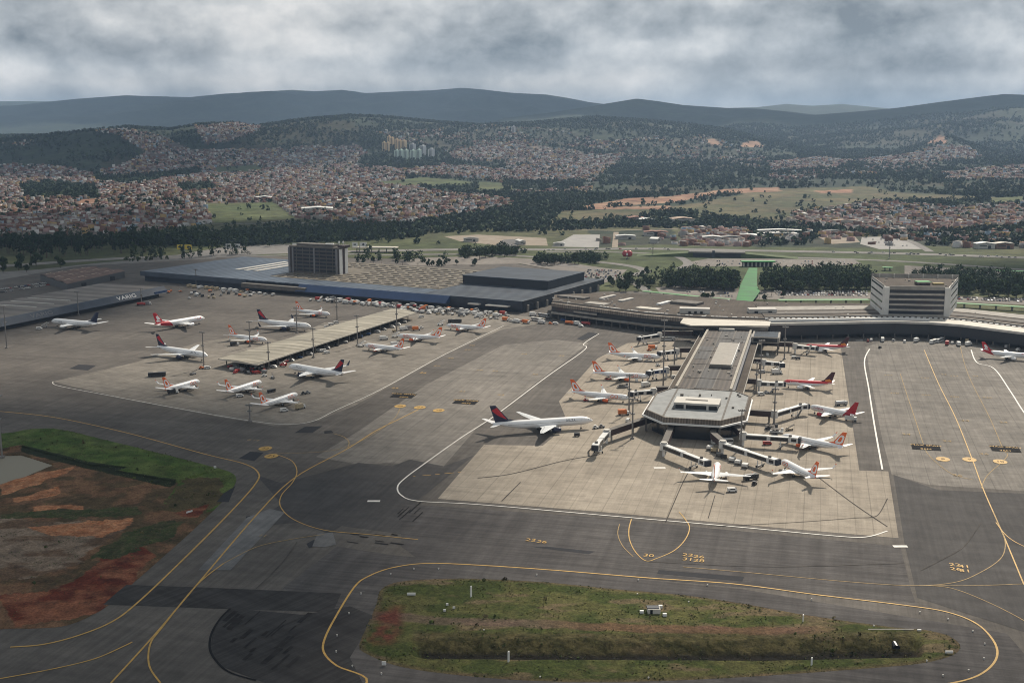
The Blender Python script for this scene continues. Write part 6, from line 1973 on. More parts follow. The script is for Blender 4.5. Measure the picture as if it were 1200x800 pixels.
for typ, liv, n_, t_, anc, lab in AIR:
    key = (typ, liv)
    if key in PROTO: o = copy_tree(PROTO[key])
    else: o = PROTO[key] = make_airliner(typ, liv)
    L = TYPES[typ][0]; zc = TYPES[typ][3]
    a, b = G(*n_, zc), G(*t_, zc + .8)
    d = Vector((a.x - b.x, a.y - b.y, 0)).normalized()
    c = (a + b) / 2 if anc == 'm' else (a - d * L / 2 if anc == 'n' else b + d * L / 2)
    o.location = (c.x, c.y, 0.06); o.rotation_euler = (0, 0, math.atan2(d.y, d.x))
    tag(o, lab, 'airliner', ROWS)
AIR_OBJ = [o for o in COL.objects if o.get('category') == 'airliner']
# ================================================================== ground vehicles
VC = {
    'white': (0.66, 0.65, 0.62), 'orange': (0.62, 0.17, 0.04), 'red': (0.36, 0.035, 0.03), 'grey': (0.22, 0.22, 0.22), 'dark': (0.035, 0.036, 0.04), 'yellow': (0.58, 0.40, 0.05), 'blue': (0.04, 0.09, 0.22), 'silver': (0.42, 0.42, 0.42), 'tan': (0.42, 0.34, 0.22)}
def vm(c): return mat(f'{c} vehicle paint', VC[c], 0.4)
VPROTO = {}


def wheels(root, xs, w, r=.42):
    for x in xs:
        for s in (-1, 1):
            mb = MB(); mb.disc((x, s * w, r), (0, 1, 0), r, .3, 10); mb.build('wheel', M_rubber, root)


def veh(kind, c):
    """a vehicle on the ground at the origin, front towards +x; copied for every repeat"""
    if (kind, c) in VPROTO: return copy_tree(VPROTO[(kind, c)])
    m = vm(c); root = empty(kind)
    if kind == 'baggage_cart':
        mb = MB(); mb.box((0, 0, .55), (3.2, 1.7, .25)); mb.beam((1.6, 0, .5), (2.6, 0, .4), .14, .14); mb.build('chassis', M_concd, root)
        mb = MB(); mb.box((0, 0, 1.95), (3.2, 1.8, .12)); mb.box((-1.5, 0, 1.3), (.1, 1.7, 1.4)); mb.box((1.5, 0, 1.3), (.1, 1.7, 1.4)); mb.box((0, .3, 1.2), (2.9, 1.0, 1.1)); mb.build('canopy', m, root)
        wheels(root, (-1.1, 1.1), .75, .3)
    elif kind == 'cargo_container':
        mb = MB(); mb.loft([[(-1.5, -1.0, .6), (-1.5, 1.0, .6), (-1.5, 1.6, 1.1), (-1.5, 1.6, 2.4), (-1.5, -1.6, 2.4), (-1.5, -1.6, 1.1)], [(1.5, -1.0, .6), (1.5, 1.0, .6), (1.5, 1.6, 1.1), (1.5, 1.6, 2.4), (1.5, -1.6, 2.4), (1.5, -1.6, 1.1)]]); mb.build('shell', m, root)
        mb = MB(); mb.box((1.55, 0, 1.5), (.08, 2.2, 1.3)); mb.build('door', M_concw, root)
        mb = MB(); mb.box((0, 0, .45), (3.4, 2.6, .2)); mb.build('dolly', M_concd, root); wheels(root, (-1.2, 1.2), 1.0, .3)
    elif kind == 'tow_tractor':
        mb = MB(); mb.box((0, 0, .75), (3.4, 1.7, .7)); mb.box((-.2, 0, 1.25), (1.4, 1.6, .4)); mb.build('body', m, root)
        mb = MB(); mb.box((-.4, 0, 1.95), (1.5, 1.6, .1)); mb.build('cab_roof', m, root); mb = MB(); mb.box((-.4, 0, 1.6), (1.2, 1.4, .6)); mb.build('window', M_glassb, root); wheels(root, (-1.1, 1.1), .8, .4)
    elif kind == 'van':
        mb = MB(); mb.loft([[(2.5, y * .85, .45) for y in (-1, 1)] + [(2.4, .85, 1.1), (2.4, -.85, 1.1)], [(1.6, -.95, .4), (1.6, .95, .4), (1.3, .9, 2.0), (1.3, -.9, 2.0)], [(-2.4, -.95, .4), (-2.4, .95, .4), (-2.4, .9, 2.1), (-2.4, -.9, 2.1)]]); mb.build('body', m, root)
        mb = MB(); mb.box((1.7, 0, 1.55), (.5, 1.6, .55)); mb.box((0, 0, 1.6), (2.4, 1.95, .45)); mb.build('window', M_glassb, root); wheels(root, (-1.6, 1.6), .85, .38)
    elif kind == 'truck':
        mb = MB(); mb.box((-1.0, 0, 2.1), (5.2, 2.4, 2.6)); mb.build('box_body', m, root)
        mb = MB(); mb.loft([[(1.8, -1.1, .6), (1.8, 1.1, .6), (1.8, 1.1, 2.5), (1.8, -1.1, 2.5)], [(3.6, -1.1, .6), (3.6, 1.1, .6), (3.2, 1.05, 2.4), (3.2, -1.05, 2.4)]]); cb = mb.build('cab', vm('white') if c != 'white' else m, root)
        mb = MB(); mb.box((3.35, 0, 1.95), (.3, 1.9, .7)); mb.build('windscreen', M_glassb, cb); mb = MB(); mb.box((0, 0, .6), (6.8, 1.0, .3)); mb.build('chassis', M_concd, root); wheels(root, (-2.6, 2.5), 1.05, .5)
    elif kind == 'bus':
        mb = MB(); mb.box((0, 0, 1.7), (12, 2.7, 2.6)); mb.build('body', m, root); mb = MB(); mb.box((0, 0, 2.05), (11.6, 2.76, .95)); mb.box((5.9, 0, 1.9), (.3, 2.4, 1.3)); mb.build('window', M_glassb, root); wheels(root, (-3.8, 3.8), 1.2, .5)
        mb = MB(); mb.box((-1, 0, 3.1), (3, 1.6, .25)); mb.build('roof_unit', M_concw, root)
    elif kind == 'stair_truck':
        mb = MB(); mb.box((0, 0, .9), (5.2, 2.0, .6)); mb.box((2.0, 0, 1.6), (1.4, 1.9, 1.0)); mb.build('body', m, root)
        mb = MB(); mb.beam((-2.6, 0, .9), (2.6, 0, 3.9), 1.5, .3); mb.box((3.2, 0, 4.0), (1.6, 1.7, .2)); st = mb.build('stair', m, root)
        for s in (-.8, .8):
            mb = MB(); mb.beam((-2.6, s, 1.9), (2.6, s, 4.9), .08, .5); mb.build('handrail', M_concp, st)
        wheels(root, (-1.8, 1.8), .9, .45)
    elif kind == 'fuel_truck':
        mb = MB(); mb.tube([(-3.6, 0, 2.0), (2.2, 0, 2.0)], 1.25, 14); mb.build('tank', m, root); mb = MB(); mb.box((3.4, 0, 1.7), (1.9, 2.3, 2.2)); cb = mb.build('cab', m, root); mb = MB(); mb.box((4.36, 0, 2.1), (.1, 2.0, .8)); mb.build('windscreen', M_glassb, cb)
        mb = MB(); mb.box((0, 0, .75), (8, 1.4, .3)); mb.build('chassis', M_concd, root); wheels(root, (-2.8, -1.6, 3.2), 1.05, .52)
    elif kind == 'belt_loader':
        mb = MB(); mb.box((0, 0, .8), (5, 1.8, .6)); mb.box((-1.2, .6, 1.4), (1.2, .7, .8)); mb.build('body', m, root); mb = MB(); mb.beam((-3.4, -.2, 1.0), (3.6, -.2, 3.0), 1.0, .3); mb.build('conveyor', M_concd, root); wheels(root, (-1.6, 1.6), .85, .4)
    elif kind == 'pallet_loader':
        mb = MB(); mb.box((0, 0, .8), (7.5, 3.2, .7)); mb.box((3.0, 1.2, 1.9), (1.5, 1.0, 1.6)); mb.build('body', m, root); mb = MB(); mb.box((-.8, 0, 2.2), (5.2, 3.0, .25)); mb.build('platform', M_concd, root)
        for s in (-1.2, 1.2):
            mb = MB(); mb.beam((-3, s, 1.0), (1.4, s, 2.1), .2, .25); mb.beam((-3, s, 2.1), (1.4, s, 1.0), .2, .25); mb.build('scissor_arm', M_concd, root)
        wheels(root, (-2.6, 2.6), 1.4, .45)
    VPROTO[(kind, c)] = root
    return root


NICE = {'baggage_cart': 'baggage cart', 'cargo_container': 'cargo container', 'tow_tractor': 'tow tractor', 'van': 'van', 'truck': 'box truck', 'bus': 'apron bus', 'stair_truck': 'stair truck', 'fuel_truck': 'fuel truck', 'belt_loader': 'belt loader', 'pallet_loader': 'pallet loader'}
PLACED = []


def put(kind, c, x, y, rz, place, label=None, group='vehicles on the apron', z=0.08):
    for X, Y, r in PLACED:
        if (X - x) ** 2 + (Y - y) ** 2 < (r + RAD[kind]) ** 2 * .55 and label is None: return None
    PLACED.append((x, y, RAD[kind]))
    o = veh(kind, c); o.location = (x, y, z); o.rotation_euler = (0, 0, rz)
    if label: tag(o, label, NICE[kind].split(' on ')[0], group)
    else: reg(o, f'{c} {NICE[kind]}', place, NICE[kind].split(' on ')[0], group)
    return o


RAD = {'baggage_cart': 2, 'cargo_container': 2, 'tow_tractor': 2, 'van': 2.6, 'truck': 3.6, 'bus': 6, 'stair_truck': 3.4, 'fuel_truck': 4.5, 'belt_loader': 3, 'pallet_loader': 4}
WH = ['white'] * 9 + ['orange', 'red', 'grey', 'silver', 'silver', 'dark', 'grey', 'tan']
def rc(): return random.choice(WH)
def rk(): return random.choice(['cargo_container'] * 5 + ['baggage_cart'] * 4 + ['truck', 'truck', 'van', 'tow_tractor', 'belt_loader'])
# before the cargo hall
n = 0
while n < 150:
    a, b = random.uniform(-225, -3), random.uniform(-46, -13)
    if b < -34 and a < -110: continue
    q = CF(a, b); k = rk()
    seg = 'by the blue cargo fascia' if a < -150 else ('by the cargo hall middle' if a < -75 else 'by the right cargo hall corner')
    if put(k, rc(), q.x, q.y, -R(28) + random.choice((0, math.pi / 2)) + random.uniform(-.15, .15), seg, group='ramp equipment before the cargo hall'): n += 1
for k in range(15):
    q = CF(-402 + k * 8.6 + random.uniform(-1, 1), -15 - k * .5 + random.uniform(-1, 1)); put(random.choice(('truck', 'truck', 'van', 'cargo_container')), random.choice(('white', 'white', 'white', 'tan')), q.x, q.y, R(62) + random.uniform(-.1, .1), 'before the left cargo hall', group='ramp equipment before the cargo hall')
n = 0
while n < 22:
    p = G(random.uniform(196, 300), random.uniform(340, 350))
    if put(rk(), random.choice(('tan', 'grey', 'white', 'orange', 'dark')), p.x, p.y, random.uniform(0, 6), 'between hangars and cargo hall', group='ramp equipment before the cargo hall'): n += 1
# shed surroundings
n = 0
while n < 26:
    p = G(random.uniform(268, 314), random.uniform(429, 438))
    if put(random.choice(('baggage_cart', 'baggage_cart', 'tow_tractor', 'cargo_container', 'van')), random.choice(('red', 'dark', 'dark', 'orange', 'white', 'grey', 'silver', 'grey')), p.x, p.y, random.uniform(0, 6), 'at the near shed end', group='carts around the open shed'): n += 1
for k in range(17):
    q = SQ[1].lerp(SQ[2], .08 + k * .052) + Vector((-2.0 + random.uniform(-1, 1.5), -.5, 0)); put(random.choice(('van', 'van', 'tow_tractor', 'baggage_cart')), random.choice(('white', 'silver', 'dark', 'blue', 'white')), q.x + 1.2, q.y, R(-20) + random.uniform(-.1, .1), 'along the open shed', group='carts around the open shed')
for px, py in ((383, 384), (388, 381), (394, 379), (380, 412), (383, 414)):
    p = G(px, py); put('van', 'white', p.x, p.y, R(20), 'behind the open shed' if py < 390 else 'in front of the open shed')
# orange and white crowd between the cargo hall and the terminal
for px, py, k, c in ((593, 376, 'truck', 'orange'), (600, 377, 'van', 'white'), (606, 378, 'truck', 'white'), (613, 377, 'tow_tractor', 'red'), (617, 379, 'truck', 'orange'), (629, 376, 'bus', 'white'), (635, 379, 'truck', 'white'), (645, 380, 'tow_tractor', 'orange'), (651, 380, 'van', 'white'), (667, 380, 'fuel_truck', 'orange'),
                      (673, 379, 'van', 'white'), (677, 381, 'truck', 'white'), (681, 383, 'van', 'white'), (686, 381, 'fuel_truck', 'red'), (637, 371, 'bus', 'silver'), (643, 374, 'van', 'dark'), (625, 370, 'truck', 'white'), (660, 376, 'van', 'blue')):
    p = G(px, py); put(k, c, p.x, p.y, R(-35) + random.uniform(-.3, .3), 'between cargo hall and terminal')
# right terminal front
for px, py, k, c in ((1017, 400.5, 'tow_tractor', 'red'), (1021, 399.5, 'van', 'white'), (1034, 400, 'truck', 'white'), (1038, 399.5, 'van', 'white'), (1047, 400, 'tow_tractor', 'silver'), (1060, 401, 'van', 'white'), (1066, 401, 'truck', 'white'), (1074, 400.5, 'truck', 'white'), (1094, 402, 'bus', 'white'), (1101, 400.5, 'bus', 'white'),
                      (1110, 404, 'truck', 'red'), (1116, 403, 'van', 'white'), (1123, 405, 'truck', 'white'), (1135, 405, 'truck', 'white'), (1133, 402, 'truck', 'tan'), (1031, 408, 'tow_tractor', 'dark'), (1193, 411, 'van', 'white'), (1180, 407, 'van', 'silver')):
    p = G(px, py); put(k, c, p.x, p.y, R(50) if k == 'bus' else random.uniform(.6, 1.4), 'before the black terminal front')
# around the parked airliners
AR = [(332, 429, 'stair_truck', 'red', 0.2, 'dark red stair truck at the door of the navy tailed airliner'), (320, 443, 'belt_loader', 'silver', 2.0, 'silver belt loader standing clear of three small airliners'), (310, 441, 'tow_tractor', 'white', .4, 'white tow tractor beside the silver belt loader'),
      (320, 459, 'baggage_cart', 'dark', .6, 'dark baggage cart left of the nearest small airliner'), (316, 460, 'baggage_cart', 'dark', .6, 'second dark baggage cart left of the nearest small airliner'), (333, 482, 'van', 'white', .4, 'white van under the wing of the nearest small airliner'), (356, 462, 'tow_tractor', 'dark', .2, 'dark tow tractor at the nose of the nearest small airliner'), (361, 461, 'tow_tractor', 'grey', .2, 'grey tow tractor just right of the dark one'),
      (352, 479, 'truck', 'tan', .9, 'tan box truck on the stand line right of the small airliner'), (281, 465, 'van', 'white', .3, 'white van beneath the wing of the middle small airliner'), (203, 461, 'truck', 'dark', .2, 'dark box truck under the leftmost small airliner'), (184, 441, 'bus', 'dark', .25, 'long dark trailer behind the leftmost small airliner'),
      (236, 432, 'tow_tractor', 'orange', .2, 'orange tow tractor at a mast foot by the tall navy tail'), (243, 432, 'van', 'white', .2, 'white van beside the orange tow tractor'), (226, 439, 'belt_loader', 'grey', 1.0, 'grey belt loader near the leftmost small airliner'), (46, 386, 'van', 'white', .1, 'small white van at the nose of the hangar airliner'), (52, 384, 'stair_truck', 'grey', .3, 'grey stair truck at the hangar airliner'),
      (165, 358, 'fuel_truck', 'red', .2, 'small red fuel truck at the right end of the hangars'), (173, 357, 'truck', 'grey', .2, 'grey truck beside the red fuel truck'), (275, 405, 'truck', 'dark', .3, 'dark truck under the wing of the airliner by the shed'),
      (450, 398, 'truck', 'white', .3, 'white box truck alone right of the open shed'), (473, 387, 'truck', 'white', .4, 'white truck by the far mast of the shed'), (480, 386, 'truck', 'grey', .3, 'grey truck second by the far mast'), (488, 387, 'truck', 'orange', .3, 'orange truck third by the far mast'), (494, 385, 'tow_tractor', 'white', .3, 'white tow tractor right of the orange truck'),
      (463, 405, 'truck', 'white', .5, 'white truck tight behind the nearest orange tailed airliner'), (463, 389, 'van', 'tan', .3, 'tan van at the foot of the far mast'), (494, 372, 'van', 'white', .3, 'white van off the far tip of the open shed'), (533, 378, 'bus', 'dark', .1, 'dark apron bus behind the farthest orange tailed airliner'), (516, 381, 'stair_truck', 'white', .2, 'white stair truck at the farthest orange tailed airliner'), (463, 395, 'stair_truck', 'white', .2, 'white stair truck at the middle orange tailed airliner'), (423, 406, 'stair_truck', 'white', .3, 'white stair truck at the nearest orange tailed airliner'),
      (698, 502, 'tow_tractor', 'white', .2, 'white pushback tractor at the nose of the longest airliner'), (705, 501, 'tow_tractor', 'grey', .2, 'grey tow tractor ahead of the white pushback tractor'), (676, 511, 'baggage_cart', 'dark', .1, 'dark baggage cart below the longest airliner'), (731, 486, 'truck', 'orange', .1, 'orange truck at the foot of the double masts'), (736, 494, 'van', 'white', 1.2, 'white van by the mast left of the pier head'),
      (730, 454, 'pallet_loader', 'grey', .2, 'grey pallet loader between the two nearest left side airliners'), (757, 453, 'truck', 'white', .6, 'white truck between bridges left of the pier'), (746, 447, 'van', 'white', 1.5, 'white van at the belly of the middle left airliner'), (771, 429, 'tow_tractor', 'white', .5, 'white tow tractor by the blue banded bridge'), (760, 424, 'belt_loader', 'white', .2, 'white belt loader under the farthest left airliner'), (765, 409, 'truck', 'orange', .1, 'orange truck beyond the farthest left airliner'), (761, 411, 'tow_tractor', 'orange', .1, 'orange tow tractor beside the orange truck'),
      (791, 443, 'van', 'white', .2, 'white van in the shade of the pier wall'), (782, 399, 'bus', 'white', .1, 'white bus under the far left bridge'), (713, 445, 'belt_loader', 'red', .4, 'red belt loader at the tail of the middle left airliner'), (687, 470, 'tow_tractor', 'red', .3, 'red tow tractor by the wing of the nearest left airliner'),
      (832, 527, 'cargo_container', 'white', -.5, 'white cargo container nearest the pier head columns'), (837, 530, 'cargo_container', 'tan', -.5, 'tan cargo container in the row under the bridge'), (843, 535, 'baggage_cart', 'grey', -.6, 'grey baggage cart at the row under the bridge'), (848, 537, 'baggage_cart', 'dark', -.6, 'dark baggage cart ending the row under the bridge'), (858, 541, 'cargo_container', 'white', -.5, 'white cargo container first of three below the longest bridge'), (865, 544, 'cargo_container', 'white', -.5, 'white cargo container in the middle of three below the longest bridge'), (873, 548, 'cargo_container', 'white', -.4, 'white cargo container last of three below the longest bridge'),
      (879, 562, 'fuel_truck', 'dark', .4, 'dark fuel truck off the wing tip of the airliner below the head'), (884, 568, 'tow_tractor', 'dark', 1.0, 'dark tow tractor just below the dark fuel truck'), (858, 576, 'van', 'white', .1, 'white van behind the airliner below the pier head'), (904, 503, 'pallet_loader', 'dark', -.1, 'dark pallet loader beside the two span bridge'), (910, 507, 'pallet_loader', 'white', -.3, 'white pallet loader beside the dark one'), (925, 504, 'belt_loader', 'tan', .6, 'tan belt loader raised beside the two span bridge'), (899, 521, 'van', 'red', 0, 'red van under the two span bridge'),
      (997, 493, 'truck', 'white', -.3, 'white truck at the tail of the crimson tailed airliner'), (985, 475, 'fuel_truck', 'silver', .3, 'silver fuel truck beyond the crimson tailed airliner'), (892, 463, 'van', 'white', .1, 'white van beside the pier right of the head'), (898, 461, 'tow_tractor', 'silver', .1, 'silver tow tractor beside that white van'), (910, 438, 'truck', 'white', .1, 'white truck by the bridge without an airliner'), (912, 433, 'stair_truck', 'white', .8, 'white stair truck by the bridge without an airliner'), (893, 437, 'van', 'silver', .1, 'silver van between the bridges right of the pier'),
      (882, 417, 'van', 'white', 1.5, 'white van in the shade at the root of the pier, left of two'), (899, 417, 'van', 'white', 1.5, 'white van in the shade at the root of the pier, right of two'), (930, 420, 'baggage_cart', 'white', .05, 'white baggage cart left of two below the far bridge'), (935, 421, 'baggage_cart', 'dark', .05, 'dark baggage cart right of two below the far bridge'), (846, 520, 'bus', 'white', .1, 'white bus in the dark under the pier head'), (815, 512, 'truck', 'grey', .05, 'grey truck in the dark under the pier head')]
for px, py, k, c, rz, lab in AR:
    p = G(px, py); put(k, c, p.x, p.y, rz, '', lab)

# small white signs and lamps beside the taxiways
def sign(px, py, w, h, lab, rz=0.0, m=None):
    p = G(px, py); t = thing('taxiway_sign', lab, 'sign', (p.x, p.y, .1), rz)
    mb = MB(); mb.box((0, 0, h / 2 + .3), (w, .35, h)); part_l('panel', mb, m or M_whitep, t)
    for s in (-.35, .35):
        mb = MB(); mb.tube([(w * s, 0, -.1), (w * s, 0, .5)], .06, 6); part_l('leg', mb, M_steel, t)
sign(482, 698, 3.2, .9, 'long low white board on the upper left of the grass island')
sign(552, 700, 1.0, 4.2, 'white upright post board on the upper grass left of the hut', 1.2)
sign(596, 776, 1.0, 3.6, 'white upright post board on the lower grass strip', 1.2); sign(941, 729, .9, 2.6, 'white upright post board at the right part of the upper grass', 1.2); sign(951, 780, .9, 2.6, 'tilted white post board on the lower right grass', 1.0)
sign(1112, 766, 2.6, .8, 'white board at the right tip of the grass island'); sign(1077, 740, 1.4, .6, 'small white board on the right culvert wall'); sign(450, 780, 1.4, 1.2, 'white marker at the lower left tip of the island'); sign(222, 601, 3.2, .7, 'orange and white board at the edge of the worked verge', .9)
sign(252, 549, 1.2, 1.0, 'small white lamp board on the tip of the green bank')
for px, py, lab in ((524, 710, 'left'), (521, 717, 'lower left'), (532, 714, 'right')):
    sign(px, py, .9, .8, f'small white box, {lab} of the cluster of three on the grass')
def light(px, py):
    p = G(px, py); t = empty('taxi_light', (p.x, p.y, .05))
    mb = MB(); mb.tube([(0, 0, 0), (0, 0, .35)], .18, 8); part_l('base', mb, M_whitep, t); mb = MB(); mb.disc((0, 0, .5), (0, 0, 1), .28, .3, 10); part_l('lamp', mb, M_concp, t)
    return t
for px, py in ((423, 696), (485, 667), (514, 667), (629, 674), (748, 680), (409, 719), (395, 745), (394, 764), (413, 781), (447, 790), (458, 673), (807, 706), (829, 686), (951, 703), (1024, 734), (1078, 718), (1111, 726), (1140, 740), (1154, 755), (1153, 772), (1135, 786), (1105, 792), (747, 697), (567, 739), (633, 794), (760, 795), (1086, 775)):
    reg(light(px, py), 'small white taxiway light', 'round the grass island', 'light', 'taxiway lights')
p = G(766, 718); t = thing('equipment_hut', 'small dark roofed equipment hut with white cabinets on the grass island', 'hut', (p.x, p.y, .3))
mb = MB(); mb.box((0, 0, .9), (4.6, 3.0, 1.8)); part_l('wall', mb, M_concp, t); mb = MB(); mb.box((-.3, .4, 1.9), (4.4, 2.6, .25)); part_l('roof', mb, M_navy, t); mb = MB(); mb.box((-1, -1.52, .8), (.9, .08, 1.5)); part_l('door', mb, M_glassb, t)
for dx, dy in ((-4.4, -.6), (3.6, -3.2), (3.0, 4.2)):
    mb = MB(); mb.box((dx, dy, .5), (1.4, 1.0, 1.0)); part_l('cabinet', mb, M_whitep, t)
p = G(1034, 738); t = thing('culvert_wall', 'concrete culvert wall with a dark arch at the right end of the drain', 'wall', (p.x, p.y, 0))
mb = MB(); mb.box((3, 0, .2), (16, .5, .5)); part_l('coping', mb, M_concw, t); mb = MB(); mb.box((3, -.2, -1.2), (15.6, .3, 2.4)); part_l('wall', mb, mat('wet brown wall', (.06, .045, .035), .9, .3, .5), t)
p = G(1050, 752); mb = MB(); mb.tube([(p.x - t.location.x, p.y - t.location.y + 2, -1.6), (p.x - t.location.x, p.y - t.location.y - 1, -1.9)], 1.3, 14); part_l('pipe_mouth', mb, M_glassb, t)

# ================================================================== parked and passing cars
CARP = {}
def car(c):
    if c not in CARP:
        mb = MB()
        mb.loft([[(2.1, -.8, .35), (2.1, .8, .35), (2.05, .75, .75), (2.05, -.75, .75)], [(1.0, -.85, .3), (1.0, .85, .3), (1.0, .82, .95), (1.0, -.82, .95)], [(-1.9, -.85, .3), (-1.9, .85, .3), (-1.9, .8, 1.0), (-1.9, -.8, 1.0)], [(-2.1, -.8, .4), (-2.1, .8, .4), (-2.1, .75, .8), (-2.1, -.75, .8)]], 0)
        mb.loft([[(.9, -.75, .9), (.9, .75, .9), (.85, .74, .95), (.85, -.74, .95)], [(.3, -.65, .95), (.3, .65, .95), (.3, .6, 1.4), (.3, -.6, 1.4)], [(-1.2, -.65, .95), (-1.2, .65, .95), (-1.2, .6, 1.42), (-1.2, -.6, 1.42)], [(-1.75, -.7, .95), (-1.75, .7, .95), (-1.7, .68, 1.0), (-1.7, -.68, 1.0)]], 1)
        mb.box((-.45, 0, 1.43), (1.4, 1.15, .06), 0, 0)
        for x in (-1.3, 1.3):
            for s in (-.78, .78): mb.disc((x, s, .32), (0, 1, 0), .32, .2, 8, 2)
        CARP[c] = mb.build('parked_car', [vm(c), M_glassb, M_rubber])
        return CARP[c]
    o = CARP[c].copy(); COL.objects.link(o); return o
CC = ['white'] * 5 + ['silver'] * 4 + ['dark'] * 5 + ['red', 'blue', 'grey', 'grey']
def park(x, y, rz, place, group):
    c = random.choice(CC); o = car(c); o.location = (x, y, .12); o.rotation_euler = (0, 0, rz); o['kind'] = 'thing'
    reg(o, f'{c} car', place, 'car', group)
def lot(corners, rows, per, fill, rz, place, group):
    P = [G(*c) for c in corners]
    for r in range(rows):
        t = (r + .5) / rows
        a, b = P[0].lerp(P[3], t), P[1].lerp(P[2], t)
        n = min(per, int((b - a).length / 2.7))
        for k in range(n):
            if random.random() < fill:
                q = a.lerp(b, (k + .5) / n); park(q.x + random.uniform(-.2, .2), q.y + random.uniform(-.3, .3), rz + random.choice((0, math.pi)), f'in {ordn(r, rows)} {place}', group)
def ordn(r, n): return 'the nearest row' if r == 0 else ('the farthest row' if r == n - 1 else f'the {ordinal(r + 1)} row')
lot([(668, 328), (716, 328.5), (732, 317), (690, 316)], 6, 24, .62, R(70), 'beside the cargo hall', 'cars in the car park by the cargo hall')
lot([(912, 347), (1017, 347.5), (1017, 341.6), (905, 341)], 3, 38, .92, R(85), 'behind the terminal', 'cars in the car park behind the terminal')
lot([(1122, 352), (1205, 355), (1205, 350.5), (1122, 347.5)], 2, 28, .75, R(85), 'beyond the office block', 'cars in the car park behind the terminal')
lot([(800, 348), (858, 349), (862, 343), (805, 340)], 2, 18, .4, R(80), 'beside the green ramp', 'cars in the car park behind the terminal')
lot([(832, 311), (868, 311), (868, 305), (838, 305)], 2, 12, .4, R(80), 'at the toll gate', 'cars near the toll gate')
lot([(908, 310), (1000, 311), (1000, 306), (908, 305)], 2, 22, .4, R(80), 'past the toll gate', 'cars near the toll gate')
lot([(0, 345), (60, 335), (58, 330), (0, 338)], 2, 26, .6, R(20), 'behind the hangars on the left', 'cars behind the hangars')
for k in range(40):
    x = random.choice((random.uniform(640, 800), random.uniform(880, 1200), random.uniform(1000, 1200)))
    y = np.interp(x, [640, 760, 900, 1050, 1200], [292.5, 291.5, 294, 297, 302]) + random.uniform(-.9, .9)
    p = G(x, y); park(p.x, p.y, R(-3) + random.choice((0, math.pi)), 'on the highway', 'cars on the highway')
for k in range(14):
    p = G(1020 + k * 3.2 + random.uniform(-1, 1), random.choice((281, 284.5, 288)) + random.uniform(-.4, .4)); park(p.x, p.y, R(85), 'in the far gravel lot', 'cars beyond the highway')
# ================================================================== trees
M_leaf = attr_mat('leaves', 0.9, 0.15)
M_bark = mat('bark', (0.10, 0.075, 0.055), 0.95, 0.3, 0.6)


def quads_cloud(C, Rr, nq, size, rng, flat=1.0):
    """leaf clumps: nq small faces spread over balls with centres C and radii Rr"""
    n = len(C)
    d = rng.normal(size=(n, nq, 3)); d /= np.linalg.norm(d, axis=2, keepdims=True)
    rad = Rr[:, None, None] * (0.55 + 0.5 * rng.random((n, nq, 1)))
    P = C[:, None, :] + d * rad * np.array([1, 1, flat])
    nrm = d + rng.normal(size=d.shape) * 0.55; nrm /= np.linalg.norm(nrm, axis=2, keepdims=True)
    a = np.cross(nrm, rng.normal(size=d.shape)); a /= np.linalg.norm(a, axis=2, keepdims=True) + 1e-9
    b = np.cross(nrm, a)
    s = (np.asarray(size).reshape(-1, 1, 1) if np.ndim(size) else size) * (0.6 + 0.8 * rng.random((n, nq, 1)))
    a, b = a * s, b * s * 0.75
    V = np.stack([P - a - b, P + a - b * 0.6, P + a * 0.8 + b, P - a * 0.7 + b * 1.1], 2)
    return V.reshape(-1, 3)


